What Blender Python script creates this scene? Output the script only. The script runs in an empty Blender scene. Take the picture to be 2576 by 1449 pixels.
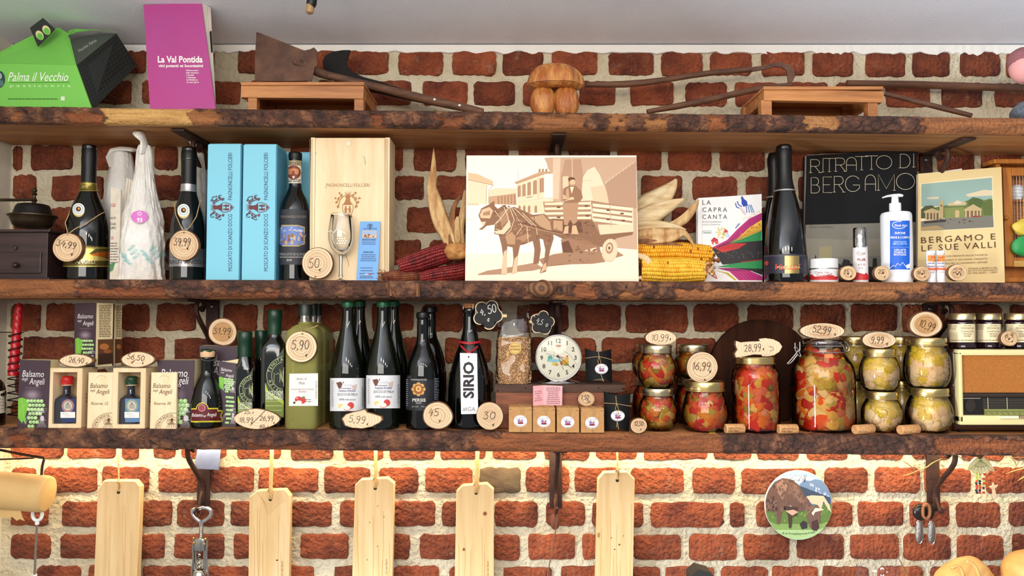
import bpy, bmesh, math, random
from mathutils import Vector, Matrix, noise
SC = bpy.context.scene
COL = SC.collection
# ---------------------------------------------------------------- camera, light, exposure
F = 1872.0                      # focal length in pixels of a 2576 px wide frame
CAMD = 1.8                      # camera stands this far in front of the shelf edges (y = 0)
CZ = 1.55                       # eye height
TH = math.atan(75.5 / F)        # slight upward tilt
CT, ST = math.cos(TH), math.sin(TH)
WALL = 0.25                     # face of the mortar
cd = bpy.data.cameras.new('camera')
cd.sensor_width = 36.0
cd.lens = 36.0 * F / 2576.0
cd.clip_start = 0.05
cam = bpy.data.objects.new('camera', cd)
COL.objects.link(cam)
cam.location = (0, -CAMD, CZ)
cam.rotation_euler = (math.pi / 2 + TH, 0, 0)
SC.camera = cam
w = bpy.data.worlds.new('world')
SC.world = w
w.use_nodes = True
bg = w.node_tree.nodes['Background']
bg.inputs['Color'].default_value = (0.86, 0.91, 1.0, 1)
bg.inputs['Strength'].default_value = 0.25
def lamp(name, kind, loc, energy, color, size=0.1, size_y=None, aim=None, spread=None):
 l = bpy.data.lights.new(name, kind)
 l.energy = energy
 l.color = color
 if kind == 'AREA':
  l.shape = 'RECTANGLE' if size_y else 'SQUARE'
  l.size = size
  if size_y:
   l.size_y = size_y
  if spread:
   l.spread = spread
 else:
  l.shadow_soft_size = size
 o = bpy.data.objects.new(name, l)
 o.location = loc
 if aim is not None:
  o.rotation_euler = (Vector(aim) - Vector(loc)).to_track_quat('-Z', 'Y').to_euler()
 COL.objects.link(o)
 return o
# daylight through the shop window, low and to one side behind the camera
lamp('window_light', 'AREA', (-2.7, -2.2, CZ - 0.85), 300, (0.88, 0.94, 1.0), 0.9, 0.9, aim=(-0.6, -0.2, CZ + 0.86))
# soft fill light added high behind the camera for frontal brightness
lamp('room_fill', 'AREA', (-0.5, -3.4, CZ + 0.55), 34, (1.0, 0.95, 0.88), 2.6, 0.9, aim=(0.1, 0.2, CZ - 0.1))
# warm hanging bulbs of the shop
for i, (lx, ly, lz, le) in enumerate([(-0.35, -1.5, 0.5, 4), (0.15, -1.55, 0.5, 4), (0.65, -1.6, 0.5, 3.5), (1.15, -1.65, 0.5, 4)]):
 lamp('shop_bulb', 'POINT', (lx, ly, CZ + lz), le, (1.0, 0.80, 0.56), 0.035)
# warm strip of light under the lowest shelf, close to the wall
lamp('strip_light', 'AREA', (0.0, 0.185, CZ - 0.335), 4.8, (1.0, 0.82, 0.50), 2.75, 0.012, aim=(0.0, 0.222, CZ - 0.60))
SC.view_settings.view_transform = 'Standard'
SC.view_settings.look = 'None'
SC.view_settings.gamma = 1.0
SC.view_settings.use_curve_mapping = False
SC.view_settings.exposure = 0.70
SC.cycles.max_bounces = 8
SC.cycles.transparent_max_bounces = 24
SC.cycles.caustics_reflective = False
SC.cycles.caustics_refractive = False
# ---------------------------------------------------------------- pixel <-> place helpers
CAMO = Vector((0, -CAMD, CZ))
def ray(px, py):
 u = (px - 1288.0) / F
 v = (724.5 - py) / F
 return Vector((u, CT - v * ST, ST + v * CT))
def P(px, py, Y):
 d = ray(px, py)
 return CAMO + d * ((Y + CAMD) / d.y)
def S(Y):
 return (Y + CAMD) / F
def onplane(px, py, O, N):
 d = ray(px, py)
 return CAMO + d * ((O - CAMO).dot(N) / d.dot(N))
def oncyl(px, py, cx, cy, R):
 d = ray(px, py)
 ox, oy = CAMO.x - cx, CAMO.y - cy
 a = d.x * d.x + d.y * d.y
 b = ox * d.x + oy * d.y
 c = ox * ox + oy * oy - R * R
 q = b * b - a * c
 t = (-b - math.sqrt(q)) / a if q > 0 else -b / a
 p = CAMO + d * t
 n = Vector((p.x - cx, p.y - cy, 0))
 n.normalize()
 return Vector((cx + n.x * R, cy + n.y * R, p.z)), n
def lin(c):
 out = []
 for k in c[:3]:
  k = k / 255.0
  out.append(k / 12.92 if k <= 0.04045 else ((k + 0.055) / 1.055) ** 2.4)
 return out
def lc(c):
 return tuple(lin(c)) + (1.0,)
# shelf tops as straight lines through their two ends (front edge, y = 0)
SHELF = {1: (P(0, 266, 0), P(2576, 294, 0)), 2: (P(0, 702, 0), P(2576, 711, 0)), 3: (P(0, 1078, 0), P(2576, 1098, 0))}
def sz(k, x):
 a, b = SHELF[k]
 return a.z + (b.z - a.z) * (x - a.x) / (b.x - a.x)
# ---------------------------------------------------------------- materials
MATS = {}
def _new(name):
 m = bpy.data.materials.new(name)
 m.use_nodes = True
 nt = m.node_tree
 return m, nt, nt.nodes['Principled BSDF']
def mat(name, c, r=0.5, m=0.0, c2=None, ns=20.0, st=(1, 1, 1), bump=0.0, bs=80.0, coat=0.0, rnd=0.0, det=4.0, lo=0.35, hi=0.65,
  sss=0.0, spec=0.5, bd=0.004, objcol=False, wave=None):
 if name in MATS:
  return MATS[name]
 M, nt, p = _new(name)
 N, L = nt.nodes.new, nt.links.new
 tc = N('ShaderNodeTexCoord')
 mp = N('ShaderNodeMapping')
 mp.inputs['Scale'].default_value = st
 L(tc.outputs['Object'], mp.inputs['Vector'])
 col = None
 if rnd or True:
  oi = N('ShaderNodeObjectInfo')
 if c2 is not None:
  if wave:
   tx = N('ShaderNodeTexWave')
   tx.wave_type = 'RINGS' if wave.startswith('R') else 'BANDS'
   if wave.startswith('R'):
    tx.rings_direction = wave[1]
   else:
    tx.bands_direction = wave[1]
   tx.inputs['Scale'].default_value = ns
   tx.inputs['Distortion'].default_value = 3.0
   tx.inputs['Detail'].default_value = 2.5
   tx.inputs['Detail Scale'].default_value = 1.2
   fac = tx.outputs['Fac']
  else:
   tx = N('ShaderNodeTexNoise')
   tx.inputs['Scale'].default_value = ns
   tx.inputs['Detail'].default_value = det
   tx.inputs['Roughness'].default_value = 0.6
   fac = tx.outputs['Fac']
  if rnd:
   va = N('ShaderNodeVectorMath')
   va.operation = 'MULTIPLY_ADD'
   cv = N('ShaderNodeCombineXYZ')
   L(oi.outputs['Random'], cv.inputs['X'])
   L(oi.outputs['Random'], cv.inputs['Z'])
   L(cv.outputs['Vector'], va.inputs[0])
   va.inputs[1].default_value = (7.0, 3.0, 5.0)
   L(mp.outputs['Vector'], va.inputs[2])
   L(va.outputs['Vector'], tx.inputs['Vector'])
  else:
   L(mp.outputs['Vector'], tx.inputs['Vector'])
  rp = N('ShaderNodeValToRGB')
  rp.color_ramp.elements[0].position = lo
  rp.color_ramp.elements[1].position = hi
  rp.color_ramp.elements[0].color = lc(c)
  rp.color_ramp.elements[1].color = lc(c2)
  L(fac, rp.inputs['Fac'])
  col = rp.outputs['Color']
 if objcol:
  if col is None:
   col = oi.outputs['Color']
  else:
   mx = N('ShaderNodeMix')
   mx.data_type = 'RGBA'
   mx.blend_type = 'MULTIPLY'
   mx.inputs['Factor'].default_value = 1.0
   L(col, mx.inputs['A'])
   L(oi.outputs['Color'], mx.inputs['B'])
   col = mx.outputs['Result']
 if rnd:
  hs = N('ShaderNodeHueSaturation')
  mr = N('ShaderNodeMapRange')
  mr.inputs['To Min'].default_value = 1.0 - rnd
  mr.inputs['To Max'].default_value = 1.0 + rnd
  L(oi.outputs['Random'], mr.inputs['Value'])
  L(mr.outputs['Result'], hs.inputs['Value'])
  if col is None:
   hs.inputs['Color'].default_value = lc(c)
  else:
   L(col, hs.inputs['Color'])
  col = hs.outputs['Color']
 if col is None:
  p.inputs['Base Color'].default_value = lc(c)
 else:
  L(col, p.inputs['Base Color'])
 p.inputs['Roughness'].default_value = r
 p.inputs['Metallic'].default_value = m
 p.inputs['Specular IOR Level'].default_value = spec
 if coat:
  p.inputs['Coat Weight'].default_value = coat
  p.inputs['Coat Roughness'].default_value = 0.06
 if sss:
  p.inputs['Subsurface Weight'].default_value = sss
  p.inputs['Subsurface Radius'].default_value = (0.01, 0.005, 0.003)
  p.inputs['Subsurface Scale'].default_value = 0.5
 if bump:
  nz = N('ShaderNodeTexNoise')
  nz.inputs['Scale'].default_value = bs
  nz.inputs['Detail'].default_value = 5.0
  L(mp.outputs['Vector'], nz.inputs['Vector'])
  bp = N('ShaderNodeBump')
  bp.inputs['Strength'].default_value = bump
  bp.inputs['Distance'].default_value = bd
  L(nz.outputs['Fac'], bp.inputs['Height'])
  L(bp.outputs['Normal'], p.inputs['Normal'])
 MATS[name] = M
 return M
def print_mat(name='printed_ink', r=0.5, m=0.0, spec=0.4):
 if name in MATS:
  return MATS[name]
 M, nt, p = _new(name)
 at = nt.nodes.new('ShaderNodeAttribute')
 at.attribute_name = 'Col'
 nt.links.new(at.outputs['Color'], p.inputs['Base Color'])
 p.inputs['Roughness'].default_value = r
 p.inputs['Metallic'].default_value = m
 p.inputs['Specular IOR Level'].default_value = spec
 MATS[name] = M
 return M
def thin_glass(name, tint=(1, 1, 1), gloss=1.0, base=0.01):
 """Thin clear pane: see-through with a Fresnel reflection."""
 if name in MATS:
  return MATS[name]
 M = bpy.data.materials.new(name)
 M.use_nodes = True
 nt = M.node_tree
 for n in list(nt.nodes):
  nt.nodes.remove(n)
 N, L = nt.nodes.new, nt.links.new
 out = N('ShaderNodeOutputMaterial')
 tr = N('ShaderNodeBsdfTransparent')
 tr.inputs['Color'].default_value = tuple(tint) + (1,)
 gl = N('ShaderNodeBsdfGlossy')
 gl.inputs['Roughness'].default_value = 0.03
 lw = N('ShaderNodeFresnel')
 lw.inputs['IOR'].default_value = 1.45
 mu = N('ShaderNodeMath')
 mu.operation = 'MULTIPLY_ADD'
 mu.inputs[1].default_value = gloss
 mu.inputs[2].default_value = base
 L(lw.outputs['Fac'], mu.inputs[0])
 mx = N('ShaderNodeMixShader')
 L(mu.outputs[0], mx.inputs['Fac'])
 L(tr.outputs[0], mx.inputs[1])
 L(gl.outputs[0], mx.inputs[2])
 L(mx.outputs[0], out.inputs['Surface'])
 MATS[name] = M
 return M
# ---------------------------------------------------------------- object helpers
MW = {}
CUR = [None]
def props(o, label=None, cat=None, group=None, kind=None):
 if label:
  o['label'] = label
 if cat:
  o['category'] = cat
 if group:
  o['group'] = group
 if kind:
  o['kind'] = kind
 return o
def T(name, label, cat, loc, group=None):
 """A thing: an Empty at its base, parent of the parts that follow."""
 o = bpy.data.objects.new(name, None)
 COL.objects.link(o)
 o.empty_display_size = 0.02
 o.location = loc
 MW[o.name] = Matrix.Translation(Vector(loc))
 props(o, label, cat, group)
 CUR[0] = o
 return o
def link(name, me, parent, org=None, mats=()):
 """Link a mesh whose vertices are in world space as a child of parent (or top-level with its origin at org)."""
 for m in mats:
  me.materials.append(m)
 o = bpy.data.objects.new(name, me)
 COL.objects.link(o)
 base = MW[parent.name] if parent else Matrix.Identity(4)
 world = Matrix.Translation(Vector(org)) if org is not None else base
 me.transform(world.inverted())
 if parent:
  o.parent = parent
  o.matrix_local = base.inverted() @ world
 else:
  o.location = world.translation
 MW[o.name] = world
 return o
class B:
 """Collects shapes in world space and links them as one mesh object."""
 def __init__(self):
  self.bm = bmesh.new()
  self.mi = 0
 def _mark(self, n0):
  if self.mi:
   self.bm.faces.ensure_lookup_table()
   for i in range(n0, len(self.bm.faces)):
    self.bm.faces[i].material_index = self.mi
 def box(self, x0, x1, y0, y1, z0, z1, bev=0.0, M=None, seg=2):
  bm2 = bmesh.new()
  bmesh.ops.create_cube(bm2, size=1.0)
  for v in bm2.verts:
   v.co = Vector((x0 + (x1 - x0) * (v.co.x + .5), y0 + (y1 - y0) * (v.co.y + .5), z0 + (z1 - z0) * (v.co.z + .5)))
  if bev:
   bmesh.ops.bevel(bm2, geom=list(bm2.edges), offset=bev, segments=seg, affect='EDGES', profile=0.5)
  return self.merge(bm2, M)
 def merge(self, bm2, M=None):
  n0 = len(self.bm.faces)
  vs = [self.bm.verts.new((M @ v.co) if M else v.co) for v in bm2.verts]
  bm2.verts.index_update()
  for f in bm2.faces:
   try:
    self.bm.faces.new([vs[v.index] for v in f.verts])
   except ValueError:
    pass
  bm2.free()
  self._mark(n0)
  return self
 def lathe(self, prof, cx, cy, n=32, M=None, cap=True, twist=None):
  """prof: list of (r, z) bottom to top."""
  n0 = len(self.bm.faces)
  rings = []
  for k, (r, z) in enumerate(prof):
   if r < 1e-6:
    p = Vector((cx, cy, z))
    rings.append([self.bm.verts.new(M @ p if M else p)])
   else:
    rg = []
    for i in range(n):
     a = 2 * math.pi * i / n
     rr = r if twist is None else r * twist(a, z)
     p = Vector((cx + rr * math.cos(a), cy + rr * math.sin(a), z))
     rg.append(self.bm.verts.new(M @ p if M else p))
    rings.append(rg)
  for a, b in zip(rings, rings[1:]):
   if len(a) == 1 and len(b) == 1:
    continue
   for i in range(n):
    j = (i + 1) % n
    if len(a) == 1:
     self.bm.faces.new((a[0], b[j], b[i]))
    elif len(b) == 1:
     self.bm.faces.new((a[i], a[j], b[0]))
    else:
     self.bm.faces.new((a[i], a[j], b[j], b[i]))
  if cap:
   if len(rings[0]) > 1:
    self.bm.faces.new(list(reversed(rings[0])))
   if len(rings[-1]) > 1:
    self.bm.faces.new(rings[-1])
  self._mark(n0)
  return self
 def slab(self, pts, back):
  """Closed solid from a front outline (world points) and a back offset vector (or a list of back points)."""
  n0 = len(self.bm.faces)
  f = [self.bm.verts.new(p) for p in pts]
  b = [self.bm.verts.new(Vector(p) + back) for p in pts] if isinstance(back, Vector) else [self.bm.verts.new(p) for p in back]
  n = len(f)
  self.bm.faces.new(f)
  self.bm.faces.new(list(reversed(b)))
  for i in range(n):
   j = (i + 1) % n
   self.bm.faces.new((f[j], f[i], b[i], b[j]))
  self._mark(n0)
  return self
 def tube(self, pts, r, n=8, flat=None):
  pts = [Vector(p) for p in pts]
  n0 = len(self.bm.faces)
  rs = r if isinstance(r, (list, tuple)) else [r] * len(pts)
  rings = []
  up = None
  for i, p in enumerate(pts):
   t = (pts[min(i + 1, len(pts) - 1)] - pts[max(i - 1, 0)])
   if t.length < 1e-9:
    t = Vector((0, 0, 1))
   t.normalize()
   if up is None:
    up = Vector((0, 0, 1)) if abs(t.z) < 0.9 else Vector((1, 0, 0))
   s = t.cross(up)
   if s.length < 1e-6:
    s = t.orthogonal()
   s.normalize()
   up = s.cross(t)
   up.normalize()
   q = flat or 1.0
   rings.append([self.bm.verts.new(p + s * (math.cos(2 * math.pi * k / n) * rs[i]) + up * (math.sin(2 * math.pi * k / n) * rs[i] * q))
       for k in range(n)])
  for a, b in zip(rings, rings[1:]):
   for k in range(n):
    j = (k + 1) % n
    self.bm.faces.new((a[k], a[j], b[j], b[k]))
  self.bm.faces.new(list(reversed(rings[0])))
  self.bm.faces.new(rings[-1])
  self._mark(n0)
  return self
 def ball(self, c, r, sub=2, M=None, jit=0.0, seed=0):
  bm2 = bmesh.new()
  bmesh.ops.create_icosphere(bm2, subdivisions=sub, radius=1.0)
  r = (r, r, r) if not isinstance(r, (tuple, list)) else r
  for v in bm2.verts:
   k = 1.0 + (noise.noise(v.co * 1.7 + Vector((seed * 3.1, seed * 1.7, seed))) * jit if jit else 0)
   q = Vector((v.co.x * r[0], v.co.y * r[1], v.co.z * r[2])) * k
   v.co = (M @ q if M else q) + Vector(c)
  return self.merge(bm2)
 def quad(self, *pts):
  n0 = len(self.bm.faces)
  self.bm.faces.new([self.bm.verts.new(p) for p in pts])
  self._mark(n0)
  return self
 def grid(self, fn, nu, nv):
  """fn(u, v) -> world point, u and v in 0..1"""
  n0 = len(self.bm.faces)
  vs = [[self.bm.verts.new(fn(i / nu, j / nv)) for i in range(nu + 1)] for j in range(nv + 1)]
  for j in range(nv):
   for i in range(nu):
    self.bm.faces.new((vs[j][i], vs[j][i + 1], vs[j + 1][i + 1], vs[j + 1][i]))
  self._mark(n0)
  return self
 def done(self, name, mats, parent='cur', org=None, smooth=40, label=None, normals=True):
  if normals:
   bmesh.ops.recalc_face_normals(self.bm, faces=list(self.bm.faces))
  me = bpy.data.meshes.new(name)
  self.bm.to_mesh(me)
  self.bm.free()
  if smooth:
   me.shade_smooth()
   if smooth < 180:
    me.set_sharp_from_angle(angle=math.radians(smooth))
  if parent == 'cur':
   parent = CUR[0]
  if not isinstance(mats, (list, tuple)):
   mats = [mats]
  o = link(name, me, parent, org, mats)
  if label:
   o['label'] = label
  return o
def cr(pts, sub=4):
 """Catmull-Rom through points; a repeated point makes a corner."""
 out = []
 n = len(pts)
 for i in range(n - 1):
  p1, p2 = pts[i], pts[i + 1]
  if tuple(p1) == tuple(p2):
   continue
  p0 = pts[i - 1] if i > 0 else p1
  p3 = pts[i + 2] if i + 2 < n else p2
  for k in range(sub):
   t = k / sub
   out.append(tuple(0.5 * (2 * b + (c - a) * t + (2 * a - 5 * b + 4 * c - d) * t * t + (3 * b - a - 3 * c + d) * t ** 3)
        for a, b, c, d in zip(p0, p1, p2, p3)))
 out.append(tuple(pts[-1]))
 return out
def rnd_outline(n, seed, jit):
 R = random.Random(seed)
 ph = [R.uniform(0, 6.28) for _ in range(4)]
 am = [R.uniform(.3, 1) * jit / (k + 1) for k in range(4)]
 return [1 + sum(am[k] * math.sin((k + 2) * 2 * math.pi * i / n + ph[k]) for k in range(4)) for i in range(n)]
# ---------------------------------------------------------------- text and flat print
TXT = {}
def text_mesh(s, bold=0.0, shear=0.0, space=1.0):
 key = (s, bold, shear, space)
 if key in TXT:
  return TXT[key]
 cu = bpy.data.curves.new('lettering', 'FONT')
 cu.body = s
 cu.size = 1.0
 cu.resolution_u = 2
 cu.offset = bold
 cu.shear = shear
 cu.space_character = space
 cu.fill_mode = 'FRONT'
 o = bpy.data.objects.new('lettering', cu)
 me = o.to_mesh()
 vs = [(v.co.x, v.co.y) for v in me.vertices]
 fs = [tuple(p.vertices) for p in me.polygons]
 o.to_mesh_clear()
 bpy.data.objects.remove(o)
 bpy.data.curves.remove(cu)
 if vs:
  x0 = min(v[0] for v in vs)
  x1 = max(v[0] for v in vs)
 else:
  x0, x1 = 0, 1
 TXT[key] = ([((x - x0) / 0.69, y / 0.69) for x, y in vs], fs, (x1 - x0) / 0.69)
 return TXT[key]
def arc(cx, cy, rx, ry, a0, a1, n=10):
 return [(cx + rx * math.cos(math.radians(a0 + (a1 - a0) * i / n)), cy + ry * math.sin(math.radians(a0 + (a1 - a0) * i / n))) for i in range(n + 1)]
# handwriting: strokes in a box 0.6 wide, 1 high, y up
HAND = {
 '0': [arc(.3, .5, .26, .48, 80, 445, 16)],
 '1': [[(.1, .68), (.36, 1), (.3, 0)]],
 '2': [arc(.3, .72, .24, .26, 170, -35, 8) + [(.05, .02), (.3, .06), (.6, 0)]],
 '3': [[(.06, .96), (.5, 1), (.26, .6)] + arc(.27, .3, .26, .3, 75, -160, 9)],
 '4': [[(.34, 1), (.04, .4), (.6, .45)], [(.5, .75), (.4, -.05)]],
 '5': [[(.55, 1), (.18, .97), (.1, .6)] + arc(.28, .3, .28, .3, 110, -150, 10)],
 '6': [[(.5, 1), (.16, .6)] + arc(.3, .27, .25, .27, 170, 540, 14)],
 '8': [arc(.3, .75, .19, .23, 270, -90, 12) + arc(.3, .26, .25, .26, 90, 450, 12)],
 '9': [arc(.3, .7, .23, .27, 20, 380, 14) + [(.5, .4), (.34, -.1), (.14, -.05)]],
 '7': [[(.05, .95), (.55, 1), (.25, 0)], [(.18, .5), (.5, .52)]],
 ',': [[(.16, .1), (.06, -.2)]],
 '€': [arc(.4, .35, .24, .34, 50, 310, 8), [(.04, .42), (.42, .44)], [(.04, .28), (.4, .3)]],
 '/': [[(.6, 1.15), (0, -.25)]],
 'c': [arc(.32, .3, .22, .28, 50, 310, 8)],
 'l': [[(.2, 0), (.3, 1.0), (.18, .95), (.2, .05), (.4, .05)]],
}
class Pr:
 """Flat print: shapes drawn in photograph pixels, laid onto a real surface by fn(px, py) -> (point, normal)."""
 def __init__(self, fn, curved=False, step=6.0, off=0.0004, lay=0.00012):
  self.fn, self.curved, self.step, self.off, self.lay = fn, curved, step, off, lay
  self.v, self.f, self.c, self.l = [], [], [], []
  self.layer = 0
 def poly(self, pts, col, up=True):
  i = len(self.v)
  self.v += [(p[0], p[1]) for p in pts]
  self.f.append(tuple(range(i, i + len(pts))))
  self.c.append(col)
  self.l.append(self.layer)
  if up:
   self.layer += 1
  return self
 def rect(self, x0, y0, x1, y1, col):
  return self.poly([(x0, y0), (x1, y0), (x1, y1), (x0, y1)], col)
 def ell(self, cx, cy, rx, ry, col, n=24, rot=0):
  c, s = math.cos(math.radians(rot)), math.sin(math.radians(rot))
  return self.poly([(cx + rx * math.cos(a) * c - ry * math.sin(a) * s, cy + rx * math.cos(a) * s + ry * math.sin(a) * c)
       for a in [2 * math.pi * k / n for k in range(n)]], col)
 def ring(self, cx, cy, rx, ry, wd, col, n=28, a0=0, a1=360):
  return self.line(arc(cx, cy, rx, ry, a0, a1, n), wd, col)
 def line(self, pts, wd, col):
  pts = [Vector((p[0], p[1])) for p in pts]
  n = len(pts)
  L, R = [], []
  for i, p in enumerate(pts):
   d = pts[min(i + 1, n - 1)] - pts[max(i - 1, 0)]
   if d.length < 1e-9:
    d = Vector((1, 0))
   d.normalize()
   q = Vector((-d.y, d.x)) * (wd / 2)
   L.append(p + q)
   R.append(p - q)
  i0 = len(self.v)
  self.v += [(p.x, p.y) for p in L + R]
  for i in range(n - 1):
   self.f.append((i0 + i, i0 + i + 1, i0 + n + i + 1, i0 + n + i))
   self.c.append(col)
   self.l.append(self.layer)
  self.layer += 1
  return self
 def text(self, s, x, y, h, col, w=None, al='l', rot=0, bold=0.0, shear=0.0, space=1.0):
  vs, fs, tw = text_mesh(s, bold, shear, space)
  sx = (w / tw) if w else h
  W = tw * sx
  dx = {'l': 0, 'c': -W / 2, 'r': -W}[al]
  c, sn = math.cos(math.radians(rot)), math.sin(math.radians(rot))
  i0 = len(self.v)
  for a, b in vs:
   X, Y = a * sx + dx, -b * h
   self.v.append((x + X * c + Y * sn, y - X * sn + Y * c))
  for f in fs:
   self.f.append(tuple(i0 + k for k in f))
   self.c.append(col)
   self.l.append(self.layer)
  self.layer += 1
  return self
 def hand(self, s, x, y, h, col, wd=1.6, w=None, rot=0, slant=.12):
  adv = {',': .28, '1': .5, ' ': .4, '/': .6}
  tw = sum(adv.get(k, .72) for k in s)
  sx = (w / tw) if w else h
  c, sn = math.cos(math.radians(rot)), math.sin(math.radians(rot))
  cx = 0.0
  for i, k in enumerate(s):
   for st in HAND.get(k, []):
    sc = .62 if k in '€cl' else 1.0
    pts = []
    for a, b in st:
     X = (cx + a * sc + slant * b * sc) * sx
     Y = -b * sc * h
     pts.append((x + X * c + Y * sn, y - X * sn + Y * c))
    self.line(pts, wd, col)
    self.layer -= 1
   cx += adv.get(k, .72)
  self.layer += 1
  return self
 def lines(self, x0, x1, y0, y1, n, col, h=2.0, seed=1, ragged=.25, al='l'):
  """Lines of type too small to read, word by word."""
  R = random.Random(seed)
  for i in range(n):
   y = y0 + (y1 - y0) * (i / max(1, n - 1))
   W = (x1 - x0) * (1 - R.random() * ragged)
   x = x0 if al == 'l' else (x0 + x1 - W) / 2
   e = x + W
   while x < e - 1:
    q = min(R.uniform(3, 11) * h / 2.0, e - x)
    self.poly([(x, y - h / 2), (x + q, y - h / 2), (x + q, y + h / 2), (x, y + h / 2)], col, False)
    x += q + h * .6
  self.layer += 1
  return self
 def dabs(self, pts, n, cols, rx, ry, seed=1):
  """Small mottles of colour scattered inside a shape, as in a printed photograph."""
  R = random.Random(seed)
  xs, ys = [p[0] for p in pts], [p[1] for p in pts]
  while n:
   x, y = R.uniform(min(xs), max(xs)), R.uniform(min(ys), max(ys))
   c = False
   for (xa, ya), (xb, yb) in zip(pts, pts[1:] + pts[:1]):
    if (ya > y) != (yb > y) and x < (xb - xa) * (y - ya) / (yb - ya) + xa:
     c = not c
   if c:
    self.ell(x, y, rx * R.uniform(.4, 1), ry * R.uniform(.4, 1), R.choice(cols), 7, R.uniform(-30, 30))
    self.layer -= R.random() < .8
    n -= 1
  self.layer += 1
 def done(self, name, parent='cur', m=None, label=None):
  if not self.f:
   return None
  bm = bmesh.new()
  cl = bm.faces.layers.float_vector.new('fc')
  ll = bm.faces.layers.int.new('ly')
  vs = [bm.verts.new((a, b, 0)) for a, b in self.v]
  for f, c, l in zip(self.f, self.c, self.l):
   try:
    fc = bm.faces.new([vs[k] for k in f])
   except ValueError:
    continue
   fc[cl] = Vector(lin(c))
   fc[ll] = l
  if self.curved:
   big = [f for f in bm.faces if len(f.verts) > 4]
   if big:
    bmesh.ops.triangulate(bm, faces=big)
   x0 = min(v.co.x for v in bm.verts)
   x1 = max(v.co.x for v in bm.verts)
   x = math.ceil((x0 + .01) / self.step) * self.step
   while x < x1 - .01:
    bmesh.ops.bisect_plane(bm, geom=list(bm.verts) + list(bm.edges) + list(bm.faces), dist=1e-4, plane_co=(x, 0, 0), plane_no=(1, 0, 0))
    x += self.step
   if self.curved == 2:
    y0 = min(v.co.y for v in bm.verts)
    y1 = max(v.co.y for v in bm.verts)
    y = math.ceil((y0 + .01) / self.step) * self.step
    while y < y1 - .01:
     bmesh.ops.bisect_plane(bm, geom=list(bm.verts) + list(bm.edges) + list(bm.faces), dist=1e-4, plane_co=(0, y, 0), plane_no=(0, 1, 0))
     y += self.step
  bm.verts.index_update()
  lay = min(self.lay, .0013 / max(1, self.layer))
  verts, faces, cols = [], [], []
  cache = {}
  for f in bm.faces:
   l = f[ll]
   ids = []
   for v in f.verts:
    k = (v.index, l)
    if k not in cache:
     p, n = self.fn(v.co.x, v.co.y)
     cache[k] = len(verts)
     verts.append(p + n * (self.off + lay * l))
    ids.append(cache[k])
   if len(set(ids)) > 2:
    faces.append(ids)
    cols.append(tuple(f[cl]) + (1.0,))
  bm.free()
  me = bpy.data.meshes.new(name)
  me.from_pydata([tuple(v) for v in verts], [], faces)
  a = me.color_attributes.new('Col', 'FLOAT_COLOR', 'CORNER')
  buf = []
  for f, c in zip(me.polygons, cols):
   buf += list(c) * f.loop_total
  a.data.foreach_set('color', buf)
  if parent == 'cur':
   parent = CUR[0]
  o = link(name, me, parent, None, [m or print_mat()])
  if label:
   o['label'] = label
  return o
def flat(Y):
 """Print surface: upright plane facing the room at depth Y."""
 O, N = Vector((0, Y, 0)), Vector((0, -1, 0))
 return lambda x, y: (onplane(x, y, O, N), N)
def plane3(a, b, c):
 """Print surface through three world points (counter-clockwise seen from the room)."""
 N = (b - a).cross(c - a)
 N.normalize()
 if N.y > 0:
  N = -N
 return lambda x, y: (onplane(x, y, a, N), N)
def onlathe(cx, cy, R):
 """Print surface: body of revolution, R(z) its radius."""
 def fn(x, y):
  r = R if not callable(R) else 0.03
  for _ in range(5 if callable(R) else 1):
   p, n = oncyl(x, y, cx, cy, r)
   if callable(R):
    r = max(R(p.z), .002)
  return p, n
 return fn
def rfun(prof):
 ps = sorted([(z, r) for r, z in prof])
 def R(z):
  if z <= ps[0][0]:
   return ps[0][1]
  for (z0, r0), (z1, r1) in zip(ps, ps[1:]):
   if z <= z1:
    return r0 + (r1 - r0) * ((z - z0) / max(1e-6, z1 - z0))
  return ps[-1][1]
 return R
def pxprof(pcx, Y, prof, z0=None):
 """Pixel profile (half width, y) bottom to top -> metric profile, for a body standing at depth Y."""
 u = (pcx - 1288) / F
 k = math.sqrt(1 + u * u)
 out = [(hw * S(Y) / k, P(pcx, py, Y).z) for hw, py in prof]
 if z0 is not None:
  dz = z0 - out[0][1]
  zt = out[-1][1]
  out = [(r, z + dz * max(0.0, min(1.0, (zt - z) / max(1e-6, zt - out[0][1])))) for r, z in out]
 return out
# ================================================================ THE SETTING
m_ceil = mat('ceiling_paint', (240, 243, 250), .55, c2=(234, 238, 246), ns=6, bump=.15, bs=160)
m_plaster = mat('white_plaster', (226, 222, 206), .8, c2=(214, 208, 190), ns=8, bump=.3, bs=60)
m_mortar = mat('lime_mortar', (220, 209, 182), .9, c2=(188, 170, 134), ns=9, bump=1.0, bs=80, bd=.014, lo=.42, hi=.78, det=8)
ZC = P(1288, 119, WALL).z                        # ceiling height
b = B()
b.grid(lambda u, v: Vector((-2.6 + 5.2 * u, .6 - 4.8 * v, ZC + (.25 * (1 - math.exp(-.72 * max(0, 4.8 * v - .35)))))), 2, 60)
props(b.done('ceiling', m_ceil, None, (0, 0, ZC), 180), kind='structure')
def wall_pt(u, v):
 x, z = -1.50 + 3.0 * u, .66 + (ZC + .02 - .66) * v
 q = noise.noise(Vector((x * 9, 0, z * 9))) * .0016 + noise.noise(Vector((x * 34, 3, z * 34))) * .0011
 return Vector((x, WALL + q, z))
b = B()
b.grid(wall_pt, 300, 150)
b.quad((-1.5, WALL + .12, .66), (1.5, WALL + .12, .66), (1.5, WALL + .12, ZC + .02), (-1.5, WALL + .12, ZC + .02))
wall_back = b.done('wall_back', m_mortar, None, (0, WALL, .66), 180, normals=False)
props(wall_back, kind='structure')
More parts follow.
